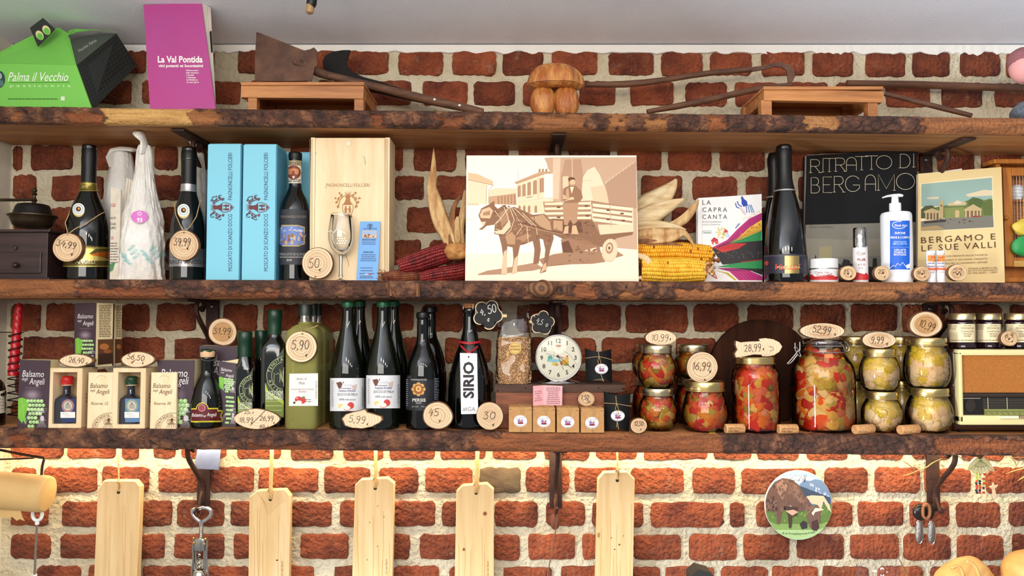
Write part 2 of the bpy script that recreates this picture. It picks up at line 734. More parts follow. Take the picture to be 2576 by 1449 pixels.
# ragged lip of white paint where the ceiling meets the brickwork
b = B()
n = 260
for i in range(n):
 xs = [-1.45 + 2.9 * k / n for k in (i, i + 1)]
 zb = [P(1288 + x * 913, 131 + 6 * (x + 1.4) / 2.8, WALL).z + .010 * noise.noise(Vector((x * 26, 0, 0))) + .006 * noise.noise(Vector((x * 90, 4, 0))) for x in xs]
 b.quad((xs[0], WALL - .014, ZC + .002), (xs[1], WALL - .014, ZC + .002), (xs[1], WALL - .009, zb[1]), (xs[0], WALL - .009, zb[0]))
 b.quad((xs[0], WALL - .009, zb[0]), (xs[1], WALL - .009, zb[1]), (xs[1], WALL + .01, zb[1] - .004), (xs[0], WALL + .01, zb[0] - .004))
props(b.done('trim_1', mat('ceiling_lip', (238, 236, 230), .7, bump=.4, bs=120), None, (0, WALL, ZC), 60), kind='structure')
XL = P(24, 600, WALL).x
b = B()
b.box(XL - .12, XL, -1.6, WALL + .12, .66, ZC + .3)
props(b.done('wall_left', m_plaster, None, (XL, 0, .66), 0), kind='structure')
# ---- bricks, one object each: y0, y1, tilt, visible bricks of that course (pixels on the wall)
ROWS = [
 (129, 191, .0035, [(320, 368), (480, 540), (600, 690), (796, 979), (1001, 1116), (1137, 1249), (1264, 1367), (1388, 1503), (1530, 1645), (1662, 1768), (1785, 1892), (1915, 2023), (2043, 2145), (2176, 2277), (2294, 2388), (2414, 2515), (2530, 2630)]),
 (205, 267, .0035, [(246, 332), (358, 470), (490, 606), (800, 905), (926, 1035), (1063, 1177), (1191, 1296), (1315, 1438), (1457, 1548), (1585, 1694), (1723, 1830), (1848, 1960), (2100, 2205), (2227, 2338), (2368, 2470), (2501, 2610)]),
 (368, 431, .0015, [(35, 57), (79, 184), (210, 350), (390, 448), (470, 560), (880, 970), (994, 1014), (1040, 1149), (1170, 1280), (1304, 1412), (1430, 1535), (1553, 1664), (1680, 1790), (1810, 1923), (1945, 2061), (2072, 2183), (2203, 2330), (2357, 2449), (2467, 2568)]),
 (443, 505, .0015, [(35, 92), (132, 262), (289, 340), (362, 458), (700, 790), (994, 1067), (1098, 1205), (1612, 1716), (1741, 1854), (1876, 1990), (2380, 2480), (2500, 2610)]),
 (522, 586, .001, [(36, 110), (130, 190), (880, 985), (1024, 1117), (1600, 1670), (1690, 1790), (1915, 2020)]),
 (602, 666, .001, [(40, 130), (320, 400), (960, 1060), (1080, 1190), (1615, 1735), (1905, 2010)]),
 (681, 740, .001, []),
 (766, 834, .001, [(17, 103), (119, 205), (222, 288), (304, 377), (395, 494), (562, 648), (662, 757), (775, 866), (936, 1041), (1060, 1165), (1195, 1262), (1300, 1430), (1448, 1561), (1574, 1730), (1744, 1857), (1880, 1994), (2013, 2126), (2141, 2255), (2268, 2376), (2395, 2520), (2540, 2640)]),
 (850, 912, .001, [(60, 190), (205, 290), (309, 414), (439, 560), (1003, 1062), (1120, 1235), (1400, 1500), (1514, 1640), (1700, 1800)]),
 (931, 992, .001, [(40, 150), (1130, 1240), (1400, 1490), (1520, 1620)]),
 (1012, 1072, .001, []),
 (1096, 1155, .002, [(17, 160), (172, 293), (310, 350), (388, 442), (458, 570), (598, 707), (733, 838), (865, 964), (981, 1094), (1108, 1221), (1240, 1349), (1369, 1483), (1500, 1602), (1620, 1779), (1796, 1889), (1904, 2009), (2029, 2131), (2163, 2270), (2294, 2390), (2417, 2523), (2545, 2640)]),
 (1177, 1239, .001, [(-60, 90), (112, 245), (260, 375), (400, 505), (532, 638), (652, 800), (817, 930), (954, 1052), (1071, 1188), (1207, 1309), (1323, 1431), (1446, 1560), (1588, 1719), (1742, 1848), (1866, 2050), (2074, 2181), (2200, 2312), (2325, 2440), (2480, 2580)]),
 (1262, 1324, .001, [(8, 122), (159, 265), (353, 433), (448, 564), (581, 700), (730, 834), (856, 975), (991, 1094), (1112, 1225), (1245, 1352), (1374, 1471), (1490, 1617), (1637, 1860 - 40), (1836, 1872), (1902, 2010), (2030, 2142), (2158, 2270), (2288, 2387), (2405, 2515), (2538, 2640)]),
 (1345, 1407, .001, [(10, 127), (154, 260), (350, 415), (440, 564), (589, 700), (757, 876), (895, 1030), (1057, 1170), (1242, 1307), (1330, 1445), (1466, 1575), (1595, 1712), (1734, 1852), (1871, 1984), (2005, 2121), (2139, 2258), (2273, 2389), (2407, 2523), (2547, 2640)]),
 (1425, 1487, .001, [(-60, 40), (94, 204), (225, 340), (360, 487), (522, 625), (645, 790), (842, 960), (989, 1104), (1130, 1240), (1267, 1386), (1414, 1570), (1592, 1660), (1674, 1794), (1814, 1931), (1943, 2056), (2071, 2184), (2207, 2320), (2340, 2450), (2470, 2570)]),
]
m_brick = mat('old_brick', (170, 86, 50), .85, c2=(98, 42, 27), ns=11, bump=1.0, bs=95, bd=.022, det=9, rnd=.24, lo=.34, hi=.66)
nt = m_brick.node_tree
# lime specks and smears on the faces
_pb = nt.nodes['Principled BSDF']
_src = _pb.inputs['Base Color'].links[0].from_socket
_tc = nt.nodes.new('ShaderNodeTexCoord')
_n = nt.nodes.new('ShaderNodeTexNoise')
_n.inputs['Scale'].default_value = 34
_n.inputs['Detail'].default_value = 8
_n.inputs['Roughness'].default_value = .72
_oi = nt.nodes.new('ShaderNodeObjectInfo')
_vm = nt.nodes.new('ShaderNodeVectorMath')
_vm.operation = 'ADD'
_vs = nt.nodes.new('ShaderNodeVectorMath')
_vs.operation = 'SCALE'
_vs.inputs[0].default_value = (9.0, 4.0, 7.0)
nt.links.new(_oi.outputs['Random'], _vs.inputs['Scale'])
nt.links.new(_tc.outputs['Object'], _vm.inputs[0])
nt.links.new(_vs.outputs['Vector'], _vm.inputs[1])
nt.links.new(_vm.outputs['Vector'], _n.inputs['Vector'])
_r = nt.nodes.new('ShaderNodeMapRange')
_r.inputs['From Min'].default_value = .565
_r.inputs['From Max'].default_value = .80
nt.links.new(_n.outputs['Fac'], _r.inputs['Value'])
_m = nt.nodes.new('ShaderNodeMix')
_m.data_type = 'RGBA'
nt.links.new(_r.outputs['Result'], _m.inputs['Factor'])
nt.links.new(_src, _m.inputs['A'])
_m.inputs['B'].default_value = lc((176, 128, 96))
nt.links.new(_m.outputs['Result'], _pb.inputs['Base Color'])
m_brick_grey = mat('burnt_brick', (112, 92, 70), .9, c2=(80, 66, 52), ns=9, bump=1.0, bs=50, rnd=.1)
RB = random.Random(5)
def brick_mesh(w, h, seed):
 R = random.Random(seed)
 pts = []
 rad = R.uniform(.007, .014)
 nx, nz = 8, 4
 def corner(cx, cz, a0):
  for k in range(3):
   a = math.radians(a0 + 45 * k)
   pts.append((cx + rad * math.cos(a), cz + rad * math.sin(a)))
 hw, hh = w / 2, h / 2
 corner(hw - rad, hh - rad, 0)
 for k in range(1, nx):
  pts.append((hw - rad - (w - 2 * rad) * k / nx, hh))
 corner(-hw + rad, hh - rad, 90)
 for k in range(1, nz):
  pts.append((-hw, hh - rad - (h - 2 * rad) * k / nz))
 corner(-hw + rad, -hh + rad, 180)
 for k in range(1, nx):
  pts.append((-hw + rad + (w - 2 * rad) * k / nx, -hh))
 corner(hw - rad, -hh + rad, 270)
 for k in range(1, nz):
  pts.append((hw, -hh + rad + (h - 2 * rad) * k / nz))
 pts = [(x * (1 + R.uniform(-.022, .022)), z * (1 + R.uniform(-.075, .06))) for x, z in pts]
 bm = bmesh.new()
 rings = []
 for s, y in ((1.0, .012), (1.0, -.0015), (.965, -.0060), (.86, -.0082)):
  rings.append([bm.verts.new((x * (1 - (1 - s) * .55), y + (R.uniform(-.0012, .0012) if y < 0 else 0), z * s)) for x, z in pts])
 for a, c in zip(rings, rings[1:]):
  for i in range(len(a)):
   j = (i + 1) % len(a)
   bm.faces.new((a[i], a[j], c[j], c[i]))
 f = bm.faces.new(rings[-1])
 r = bmesh.ops.poke(bm, faces=[f])
 for v in r['verts']:
  v.co.y -= R.uniform(.0, .0006)
 bmesh.ops.recalc_face_normals(bm, faces=list(bm.faces))
 me = bpy.data.meshes.new('brick')
 bm.to_mesh(me)
 bm.free()
 me.shade_smooth()
 me.set_sharp_from_angle(angle=math.radians(50))
 me.materials.append(m_brick)
 return me
BRICKS = {}
def add_brick(px0, px1, py0, py1, grey=False):
 c = P((px0 + px1) / 2, (py0 + py1) / 2, WALL)
 w, h = (px1 - px0) * S(WALL), (py1 - py0) * S(WALL)
 k = max(2, round(w / .012))
 key = (k, RB.randrange(3))
 if key not in BRICKS:
  BRICKS[key] = brick_mesh(k * .012, .0675, len(BRICKS) + 11)
 o = bpy.data.objects.new('brick', BRICKS[key])
 COL.objects.link(o)
 o.parent = wall_back
 o.location = c - wall_back.location + Vector((0, RB.uniform(-.0015, .0025), RB.uniform(-.0015, .0015)))
 o.scale = (w / (k * .012) * RB.choice((1, 1)), 1, h / .0675 * RB.uniform(.97, 1.03))
 o.rotation_euler = (RB.uniform(-.03, .03), RB.uniform(-.012, .012), RB.uniform(-.02, .02))
 if grey:
  o.material_slots[0].link = 'OBJECT'
  o.material_slots[0].material = m_brick_grey
for y0, y1, tl, lst in ROWS:
 lst = sorted(lst)
 full = []
 x = -70
 off = RB.uniform(0, 50)
 for a, c in lst + [(2650, 2650)]:
  gap = a - x
  if gap > 75:
   k = max(1, round((gap - 20) / 128))
   wd = (gap - 18) / k
   for i in range(k):
    full.append((x + 18 + wd * i, x + 18 + wd * (i + 1) - 18))
  if c > a:
   full.append((a, c))
  x = c
 for a, c in full:
  if c - a > 12 and c > 30:
   a2 = max(a, 30)
   if c - a2 < 14:
    continue
   d = tl * ((a + c) / 2 - 1288)
   add_brick(a2, c, y0 + d, y1 + d, grey=(y0 == 1177 and a == 1207))
# ================================================================ SHELVES
m_plank = mat('shelf_wood', (196, 136, 80), .55, c2=(158, 102, 58), ns=6, st=(.6, 9, 9), bump=.2, bs=20, det=6)
def edge_mat():
 M, nt, p = _new('bark_edge')
 N, L = nt.nodes.new, nt.links.new
 tc = N('ShaderNodeTexCoord')
 at = N('ShaderNodeAttribute')
 at.attribute_name = 'bark'
 at2 = N('ShaderNodeAttribute')
 at2.attribute_name = 'pale'
 cr_ = N('ShaderNodeAttribute')
 cr_.attribute_name = 'crack'
 n1 = N('ShaderNodeTexNoise')
 n1.inputs['Scale'].default_value = 30
 n1.inputs['Detail'].default_value = 8
 L(tc.outputs['Object'], n1.inputs['Vector'])
 r1 = N('ShaderNodeValToRGB')
 e = r1.color_ramp.elements
 e[0].position, e[1].position = .3, .72
 e[0].color, e[1].color = lc((50, 31, 24)), lc((156, 106, 72))
 m = e.new(.52)
 m.color = lc((94, 57, 40))
 L(n1.outputs['Fac'], r1.inputs['Fac'])
 mp = N('ShaderNodeMapping')
 mp.inputs['Scale'].default_value = (4, 30, 40)
 L(tc.outputs['Object'], mp.inputs['Vector'])
 n2 = N('ShaderNodeTexNoise')
 n2.inputs['Scale'].default_value = 2.2
 n2.inputs['Detail'].default_value = 8
 n2.inputs['Roughness'].default_value = .65
 L(mp.outputs['Vector'], n2.inputs['Vector'])
 r2 = N('ShaderNodeValToRGB')
 e = r2.color_ramp.elements
 e[0].position, e[1].position = .3, .68
 e[0].color, e[1].color = lc((82, 40, 24)), lc((160, 86, 44))
 L(n2.outputs['Fac'], r2.inputs['Fac'])
 pl = N('ShaderNodeMix')
 pl.data_type = 'RGBA'
 L(at2.outputs['Fac'], pl.inputs['Factor'])
 L(r2.outputs['Color'], pl.inputs['A'])
 r3 = N('ShaderNodeValToRGB')
 r3.color_ramp.elements[0].color, r3.color_ramp.elements[1].color = lc((166, 112, 54)), lc((226, 178, 108))
 r3.color_ramp.elements[0].position, r3.color_ramp.elements[1].position = .3, .6
 L(n2.outputs['Fac'], r3.inputs['Fac'])
 L(r3.outputs['Color'], pl.inputs['B'])
 mx = N('ShaderNodeMix')
 mx.data_type = 'RGBA'
 L(at.outputs['Fac'], mx.inputs['Factor'])
 L(pl.outputs['Result'], mx.inputs['A'])
 L(r1.outputs['Color'], mx.inputs['B'])
 ck = N('ShaderNodeMix')
 ck.data_type = 'RGBA'
 L(cr_.outputs['Fac'], ck.inputs['Factor'])
 L(mx.outputs['Result'], ck.inputs['A'])
 ck.inputs['B'].default_value = lc((34, 22, 18))
 L(ck.outputs['Result'], p.inputs['Base Color'])
 p.inputs['Roughness'].default_value = .72
 n3 = N('ShaderNodeTexNoise')
 n3.inputs['Scale'].default_value = 120
 n3.inputs['Detail'].default_value = 6
 L(tc.outputs['Object'], n3.inputs['Vector'])
 bp = N('ShaderNodeBump')
 bp.inputs['Strength'].default_value = 1
 bp.inputs['Distance'].default_value = .009
 L(n3.outputs['Fac'], bp.inputs['Height'])
 L(bp.outputs['Normal'], p.inputs['Normal'])
 return M
m_edge = edge_mat()
# thickness in px at the ends, patches of bare wood: px0, px1, from (0 top) to (1 bottom), tone 0 orange .. 1 pale
EDGE = {
 1: (62, 33, [(245, 470, .0, 1, 1.), (430, 545, .25, 1, .35), (150, 255, .5, 1, .1), (1335, 1480, .25, 1, .35), (1530, 1572, .1, 1, .5), (1625, 1685, .45, 1, .6), (1100, 1160, .55, 1, .1), (930, 960, .3, 1, .05), (1780, 1830, .2, 1, .1), (2030, 2115, .0, .75, .75), (2330, 2600, 0, 1, .3), (15, 40, .5, .8, .3)]),
 2: (50, 37, [(-70, 190, 0, 1, .25), (190, 420, .55, 1, .05), (520, 700, .75, 1, .1), (1440, 1500, .2, .85, .15), (1400, 1475, .78, 1, .45), (1545, 1620, .7, 1, .4), (1690, 2050, .55, 1, .3), (1960, 2260, .05, .9, .35), (2230, 2330, .05, .5, .45), (2330, 2600, .75, 1, .2)]),
 3: (55, 43, [(640, 800, .75, 1, .05), (1190, 1810, .25, 1, .12), (1270, 1800, .0, .3, .3), (2340, 2600, .25, .8, .08), (40, 75, .35, .9, .0)]),
}
LABELS = {1: 'topmost thick plank shelf with bark edge, close under the ceiling', 2: 'middle plank shelf with bark edge, carrying the sepia photograph',
   3: 'lowest plank shelf with bark edge, lit brick wall beneath it'}
SHELF_BOT = {}
for k in (1, 2, 3):
 th0, th1, patches = EDGE[k]
 A, C = SHELF[k]
 x0, x1 = XL, 1.45
 t0 = A.z - P(0, (266, 702, 1078)[k - 1] + th0 + (0 if k != 1 else -10), 0).z
 t1 = C.z - P(2576, (294, 711, 1098)[k - 1] + th1, 0).z
 th = {1: .040, 2: .044, 3: .048}[k]
 SHELF_BOT[k] = th
 sh = T('shelf', LABELS[k], 'shelf', (0, .12, sz(k, 0)))
 b = B()
 pts = [Vector((x0, .014, sz(k, x0))), Vector((x1, .014, sz(k, x1))), Vector((x1, .014, sz(k, x1) - th)), Vector((x0, .014, sz(k, x0) - th))]
 b.slab(pts, Vector((0, WALL - .014 + .004, 0)))
 b.done('plank', m_plank, smooth=0)
 # the waney front edge: a displaced sheet, wrapped a little over top and underside
 NU, NV = 1000, 26
 bark_v, pale_v, crack_v = [], [], []
 def epx(x):
  return 1288 + x * F / CAMD
 bm = bmesh.new()
 rows = []
 for j in range(NV + 1):
  row = []
  v = j / NV
  for i in range(NU + 1):
   x = x0 + (x1 - x0) * i / NU
   px = epx(x)
   zt = sz(k, x)
   wob = .004 * noise.noise(Vector((x * 6, k * 9, 0))) + .002 * noise.noise(Vector((x * 21, k * 5, 0)))
   bare, tone = 0.0, 0.0
   for a, c, va, vb, tn in patches:
    q = noise.noise(Vector((x * 45, v * 3.2 + k, 2))) * 22 + noise.noise(Vector((x * 150, v * 9, k))) * 10
    dd = min(px - a + q, c - px + q, (v - va) * 62 + 7 + q * .55 if va > .02 else 99, (vb - v) * 62 + 7 + q * .5 if vb < .98 else 99)
    s = max(0.0, min(1.0, dd / 5.0))
    if s > bare:
     bare, tone = s, tn * (1 if a == 245 else .5)
   bark = 1 - bare
   d1, _ = noise.voronoi(Vector((x * 42, v * 2.4 + noise.noise(Vector((x * 12, v * 2, k))) * .6, k * 3.3)))
   edge = d1[1] - d1[0]
   crack = max(0.0, 1 - edge / .075) * bark * (1 if noise.noise(Vector((x * 9, v, k))) > -.25 else .35)
   cell = noise.noise(Vector((d1[0] * 0 + round(x * 30) * .37, round(v * 3), k)))
   disp = bark * (.0045 + min(edge, .35) * .010 + .003 * noise.noise(Vector((x * 60, v * 5, k)))) + .002 * noise.noise(Vector((x * 16, v * 1.3, k + 9)))
   rnd = (1 - (2 * v - 1) ** 4) * .012
   y = .014 - rnd - disp + wob * .6
   z = zt + .0012 - (th + .002) * v + wob * .25 * (1 - abs(2 * v - 1))
   if j == 0 or j == NV:
    y = .022
   row.append(bm.verts.new((x, y, z)))
   bark_v.append(bark)
   pale_v.append(tone)
   crack_v.append(min(1.0, crack))
  rows.append(row)
 for a, c in zip(rows, rows[1:]):
  for i in range(NU):
   bm.faces.new((a[i], c[i], c[i + 1], a[i + 1]))
 me = bpy.data.meshes.new('bark_edge')
 bm.to_mesh(me)
 bm.free()
 for nm, arr in (('bark', bark_v), ('pale', pale_v), ('crack', crack_v)):
  at = me.attributes.new(nm, 'FLOAT', 'POINT')
  at.data.foreach_set('value', arr)
 me.shade_smooth()
 link('bark_edge', me, sh, None, [m_edge])
# sawn-off branch in the edge of the middle shelf, and two splinters
CUR[0] = next(o for o in COL.objects if o.get('label') == LABELS[2])
b = B()
c = P(1362, 726, -.012)
b.ball(c, (.034, .012, .020), 3, jit=.25, seed=4)
b.done('knot', mat('knot_wood', (132, 88, 52), .7, c2=(86, 54, 34), ns=26, wave='RY', bump=.5), org=c)
for px0, py0, px1, py1 in ((975, 712, 982, 745), (1052, 712, 1052, 746)):
 b = B()
 b.tube([P(px0, py0, -.012), P(px1, py1, -.012)], .005, 5)
 b.done('splinter', mat('knot_wood', 0))
# ================================================================ WROUGHT IRON BRACKETS
m_iron = mat('rusty_iron', (78, 48, 38), .6, .35, c2=(52, 34, 30), ns=40, bump=.3, bs=200)
m_screw = mat('screw_steel', (120, 116, 110), .35, .9)
def bracket(k, px, drop, label):
 x = (px - 1288) * S(WALL)
 zu = sz(k, x) - SHELF_BOT[k]
 zb = zu - drop
 t = T('shelf_bracket', label, 'bracket', (x, WALL - .005, zb), 'iron brackets under the shelves')
 b = B()
 b.box(x - .017, x + .017, WALL - .017, WALL - .010, zb, zu - .002, .001)
 b.done('wall_strap', m_iron)
 b = B()
 b.box(x - .017, x + .017, .04, WALL - .010, zu - .0075, zu - .0018, .001)
 b.done('shelf_arm', m_iron)
 h = drop
 pr = [(WALL - .020, zb + .012), (WALL - .024, zb + h * .30), (WALL - .050, zb + h * .46), (WALL - .105, zb + h * .72), (WALL - .118, zb + h * .86),
   (WALL - .110, zb + h * .965), (WALL - .085, zb + h * .985), (WALL - .072, zb + h * .92), (WALL - .080, zb + h * .84), (WALL - .092, zb + h * .87)]
 b = B()
 b.tube([(x, y, z) for y, z in cr(pr, 6)], .0065, 8)
 b.done('scroll_brace', m_iron)
 if k == 3:
  z1 = P(px, 1283, .2).z
  b = B()
  b.tube([(x, y, z) for y, z in cr([(WALL - .022, zb + .22 * h), (.214, zb + .1 * h), (.206, z1 - .006), (.198, z1 - .005), (.190, z1 + .008)], 5)], .0042, 8)
  b.done('hook', m_iron)
 for f in (.90, .14):
  b = B()
  b.ball((x, WALL - .018, zb + h * f), (.006, .0025, .006), 2)
  b.done('screw', m_screw)
 return t
BRD = {1: .17, 2: .17, 3: .19}
WHERE = {525: 'nearer the coffee grinder end', 1396: 'in the middle of its shelf', 2330: 'nearer the radio end'}
for k in (1, 2, 3):
 for px in (525, 1396, 2330):
  nm = {1: 'topmost', 2: 'middle', 3: 'lowest'}[k]
  bracket(k, px + (15 if (px == 525 and k == 2) else 0), BRD[k], 'rusty scrolled iron bracket under the %s shelf, %s' % (nm, WHERE[px]))
# ================================================================ BUILDERS FOR THE GOODS
WHITE, BLACK, INK = (244, 242, 236), (22, 20, 20), (70, 48, 36)
m_cut = mat('cut_wood', (240, 214, 180), .7, c2=(226, 192, 148), ns=46, wave='RY', bump=.1, bs=90, lo=.1, hi=.95)
m_rind = mat('thin_bark', (132, 92, 58), .85, c2=(96, 64, 42), ns=60, bump=.6, bs=140)
m_twine = mat('jute_twine', (206, 174, 124), .9, c2=(172, 138, 90), ns=300, bump=.5, bs=600)
m_dark = mat('dark_bottle_glass', (6, 7, 6), .04, spec=.6)
m_green = mat('green_bottle_glass', (10, 15, 7), .045, spec=.6)
m_foil = mat('black_foil', (10, 10, 12), .4, 0, spec=.35, bump=.12, bs=60)
m_paper = mat('white_paper', (238, 236, 232), .75)
m_white = mat('white_plastic', (238, 238, 240), .3)
m_blue = mat('light_blue_card', (126, 200, 222), .55)
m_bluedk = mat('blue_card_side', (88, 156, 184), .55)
m_pale = mat('pale_plywood', (246, 222, 182), .55, c2=(232, 202, 156), ns=3.5, st=(9, 9, 1.2), bump=.06, bs=40)
m_pine = mat('planed_pine', (242, 210, 158), .5, c2=(224, 184, 124), ns=3.0, st=(18, 18, 1.1), bump=.08, bs=50, rnd=.05, lo=.3, hi=.72)
m_honey = mat('stained_pine', (196, 132, 74), .5, c2=(150, 92, 48), ns=3.5, st=(1.2, 14, 14), bump=.15, bs=60)
m_tin = mat('tin_lid', (196, 182, 150), .26, .95)
m_gold = mat('gold_lid', (206, 182, 124), .25, .95)
m_chrome = mat('chrome', (214, 214, 214), .12, 1.0)
m_wire = mat('steel_wire', (170, 166, 160), .3, 1.0)
m_clear = thin_glass('clear_glass')
m_kraft = mat('kraft_card', (196, 148, 92), .75, c2=(186, 136, 82), ns=80)
m_blackcard = mat('black_card', (16, 17, 18), .6, spec=.25)
m_maroon = mat('aubergine_card', (66, 48, 58), .45)
m_creamcard = mat('cream_card', (226, 206, 160), .7)
GP = print_mat('gold_ink', .3, .75)
def X(px, Y):
 return (px - 1288) * S(Y) / CT
def slab_box(x0, x1, y0, y1, z0, z1, name, m, bev=.0008, **kw):
 b = B()
 b.box(x0, x1, y0, y1, z0, z1, bev, seg=1)
 return b.done(name, m, **kw)
def wood_slice(label, px0, py0, px1, py1, Y, text=None, tx=None, ty=None, th=20, tw=None, group='wooden price slices', pw=2.0, seed=1, jit=.03,
    rot=0, hole=None, wd=1.5, col=INK, extra=None, thick=.011, outline=None, inner=.945, strings=None, two_tone=None):
 c = P((px0 + px1) / 2, (py0 + py1) / 2, Y)
 rx, rz = (px1 - px0) / 2 * S(Y), (py1 - py0) / 2 * S(Y)
 t = T('price_slice', label, 'price tag', (c.x, Y + thick / 2, c.z - rz), group)
 n = 44
 k = rnd_outline(n, seed, jit)
 def ring(s, y):
  if outline:
   o = [P(a, bb, Y) for a, bb in outline]
   return [Vector((c.x + (q.x - c.x) * s, y, c.z + (q.z - c.z) * s)) for q in o]
  out = []
  for i in range(n):
   a = 2 * math.pi * i / n
   ca, sa = math.cos(a), math.sin(a)
   e = 2.0 / pw
   out.append(Vector((c.x + rx * s * k[i] * math.copysign(abs(ca) ** e, ca), y, c.z + rz * s * k[i] * math.copysign(abs(sa) ** e, sa))))
  return out
 b = B()
 b.slab(ring(1, Y + .0008), Vector((0, thick, 0)))
 b.done('bark_rim', m_rind, org=c, smooth=0)
 b = B()
 b.slab(ring(inner, Y), Vector((0, .002, 0)))
 b.done('cut_face', m_cut, org=c, smooth=0)
 pr = Pr(flat(Y))
 R = random.Random(seed)
 if two_tone:
  pr.ell((px0 + px1) / 2, (py0 + py1) / 2, (px1 - px0) * two_tone, (py1 - py0) * two_tone, (196, 150, 96), 32)
 if pw == 2.0 and not outline:
  q = 0.12
  while q < .9:
   pr.ring((px0 + px1) / 2, (py0 + py1) / 2, (px1 - px0) / 2 * q, (py1 - py0) / 2 * q, R.uniform(.5, 1.2), R.choice(((186, 140, 92), (206, 166, 116), (170, 122, 78))), 36)
   q += R.uniform(.07, .15)
 if text:
  pr.hand(text, tx, ty, th, col, wd, tw, rot)
 if extra:
  extra(pr)
 pr.done('handwritten_price')
 if hole:
  pr2 = Pr(flat(Y), off=.0007)
  pr2.ell(hole[0], hole[1], 2.6, 2.6, (90, 60, 40), 12)
  pr2.done('hole')
 if strings:
  b = B()
  for st in strings:
   b.tube([P(a, bb, yy) for a, bb, yy in st], .0013, 6)
  b.done('string', m_twine)
 return t
def bottle(name, label, pcx, Y, k, prof, m, group=None, z0=None, sub=5, n=40, cat='bottle'):
 u = (pcx - 1288) / F
 x = X(pcx, Y)
 zb = sz(k, x) if z0 is None else z0
 # centre shift of the outline of an off-axis cylinder is negligible here
 pf = pxprof(pcx, Y, prof, zb)
 pf = cr(pf, sub)
 t = T(name, label, cat, (x, Y, zb), group)
 b = B()
 b.lathe(pf, x, Y, n)
 b.done('glass_body', m, smooth=50)
 t_ = dict(t=t, x=x, Y=Y, R=rfun(pf), pf=pf, pcx=pcx)
 return t_
def sleeve(bt, name, m, y0, y1, extra_r=.0008, n=40, cap=False, flare=None):
 """A close-fitting sleeve (foil, collar, label) round a bottle between two photograph rows (y0 above y1)."""
 z0, z1 = P(bt['pcx'], y1, bt['Y']).z, P(bt['pcx'], y0, bt['Y']).z
 k = 8
 pf = []
 for i in range(k + 1):
  z = z0 + (z1 - z0) * i / k
  r = bt['R'](z) + extra_r
  if flare:
   r *= flare(i / k)
  pf.append((r, z))
 if cap:
  pf[-1] = (pf[-1][0] * .93, pf[-1][1])
  pf.append((0.0, z1 + .001))
 b = B()
 b.lathe(pf, bt['x'], bt['Y'], n, cap=False)
 return b.done(name, m, smooth=50)
def lprint(bt, off=.0006, step=6.0, curved=True):
 return Pr(onlathe(bt['x'], bt['Y'], bt['R']), curved, step, off)
def crest(pr, cx, cy, s, col, rot=0):
 """Helmet, shield and scrolling leaves of a family crest; s is half its height in pixels."""
 c, sn = math.cos(math.radians(rot)), math.sin(math.radians(rot))
 def q(a, b_):
  a, b_ = a * s, -b_ * s
  return (cx + a * c + b_ * sn, cy - a * sn + b_ * c)
 # shield
 pr.line([q(*p) for p in [(-.36, .02), (-.40, -.35), (-.28, -.72), (0, -1.0), (.28, -.72), (.40, -.35), (.36, .02), (-.36, .02)]], s * .055, col)
 pr.poly([q(*p) for p in [(-.3, -.05), (.3, -.05), (.24, .0), (-.24, .0)]], col)
 for a in (-.16, .14):
  pr.poly([q(a - .05, -.12), q(a + .06, -.12), q(a + .09, -.62), q(a - .08, -.62)], col)
 pr.poly([q(-.26, -.32), q(.26, -.32), q(.26, -.4), q(-.26, -.4)], col)
 pr.poly([q(-.2, -.72), q(.2, -.72), q(0, -.93)], col)
 # helmet and plume
 pr.poly([q(*p) for p in [(-.3, .05), (.3, .05), (.2, .2), (.16, .42), (.2, .6), (.1, .74), (-.08, .72), (-.2, .58), (-.14, .4), (-.22, .2)]], col)
 for a in (-.16, -.05, .06, .17):
  pr.poly([q(a - .04, .7), q(a + .04, .7), q(a * 1.4, 1.0)], col)
 # leaves
 for sg in (-1, 1):
  for px_, py_, r in ((.42, .62, .16), (.62, .38, .17), (.78, .12, .15), (.66, -.18, .16), (.88, .42, .1), (.58, .82, .09)):
   pr.ring(q(sg * px_, py_)[0], q(sg * px_, py_)[1], r * s * .7, r * s * .7, s * .07, col, 10, 20 * px_ * 9, 290)
   pr.poly([q(sg * (px_ - .06), py_ - .06), q(sg * (px_ + .1), py_), q(sg * (px_ + .02), py_ + .1)], col)
  pr.line([q(sg * .2, .66), q(sg * .45, .5), q(sg * .62, .2), q(sg * .66, -.1)], s * .05, col)
def qslab(name_, m, q, Yb, Yt, thick, k=None, bz=None, parent='cur', zfix=True):
 """Leaning slab from the four photograph corners tl, tr, br, bl of its front face."""
 tl, tr, br, bl = q
 yb = Yb if isinstance(Yb, tuple) else (Yb, Yb)
 yt = Yt if isinstance(Yt, tuple) else (Yt, Yt)
 a = [P(*tl, yt[0]), P(*tr, yt[1]), P(*br, yb[1]), P(*bl, yb[0])]
 if k is not None:
  for i in (2, 3):
   a[i].z = sz(k, a[i].x) + .0005
 nn = (a[2] - a[3]).cross(a[0] - a[3])
 nn.normalize()
 a[1] = onplane(tr[0], tr[1], a[3], nn)
 b = B()
 b.slab(a, Vector((0, thick, 0)))
 o = b.done(name_, m, parent=parent, smooth=0)
 return a
def qthing(name, label, cat, q, Yb, k, group=None, z=None):
 c = P((q[2][0] + q[3][0]) / 2, q[2][1], Yb)
 return T(name, label, cat, (c.x, Yb, sz(k, c.x) if z is None else z), group)
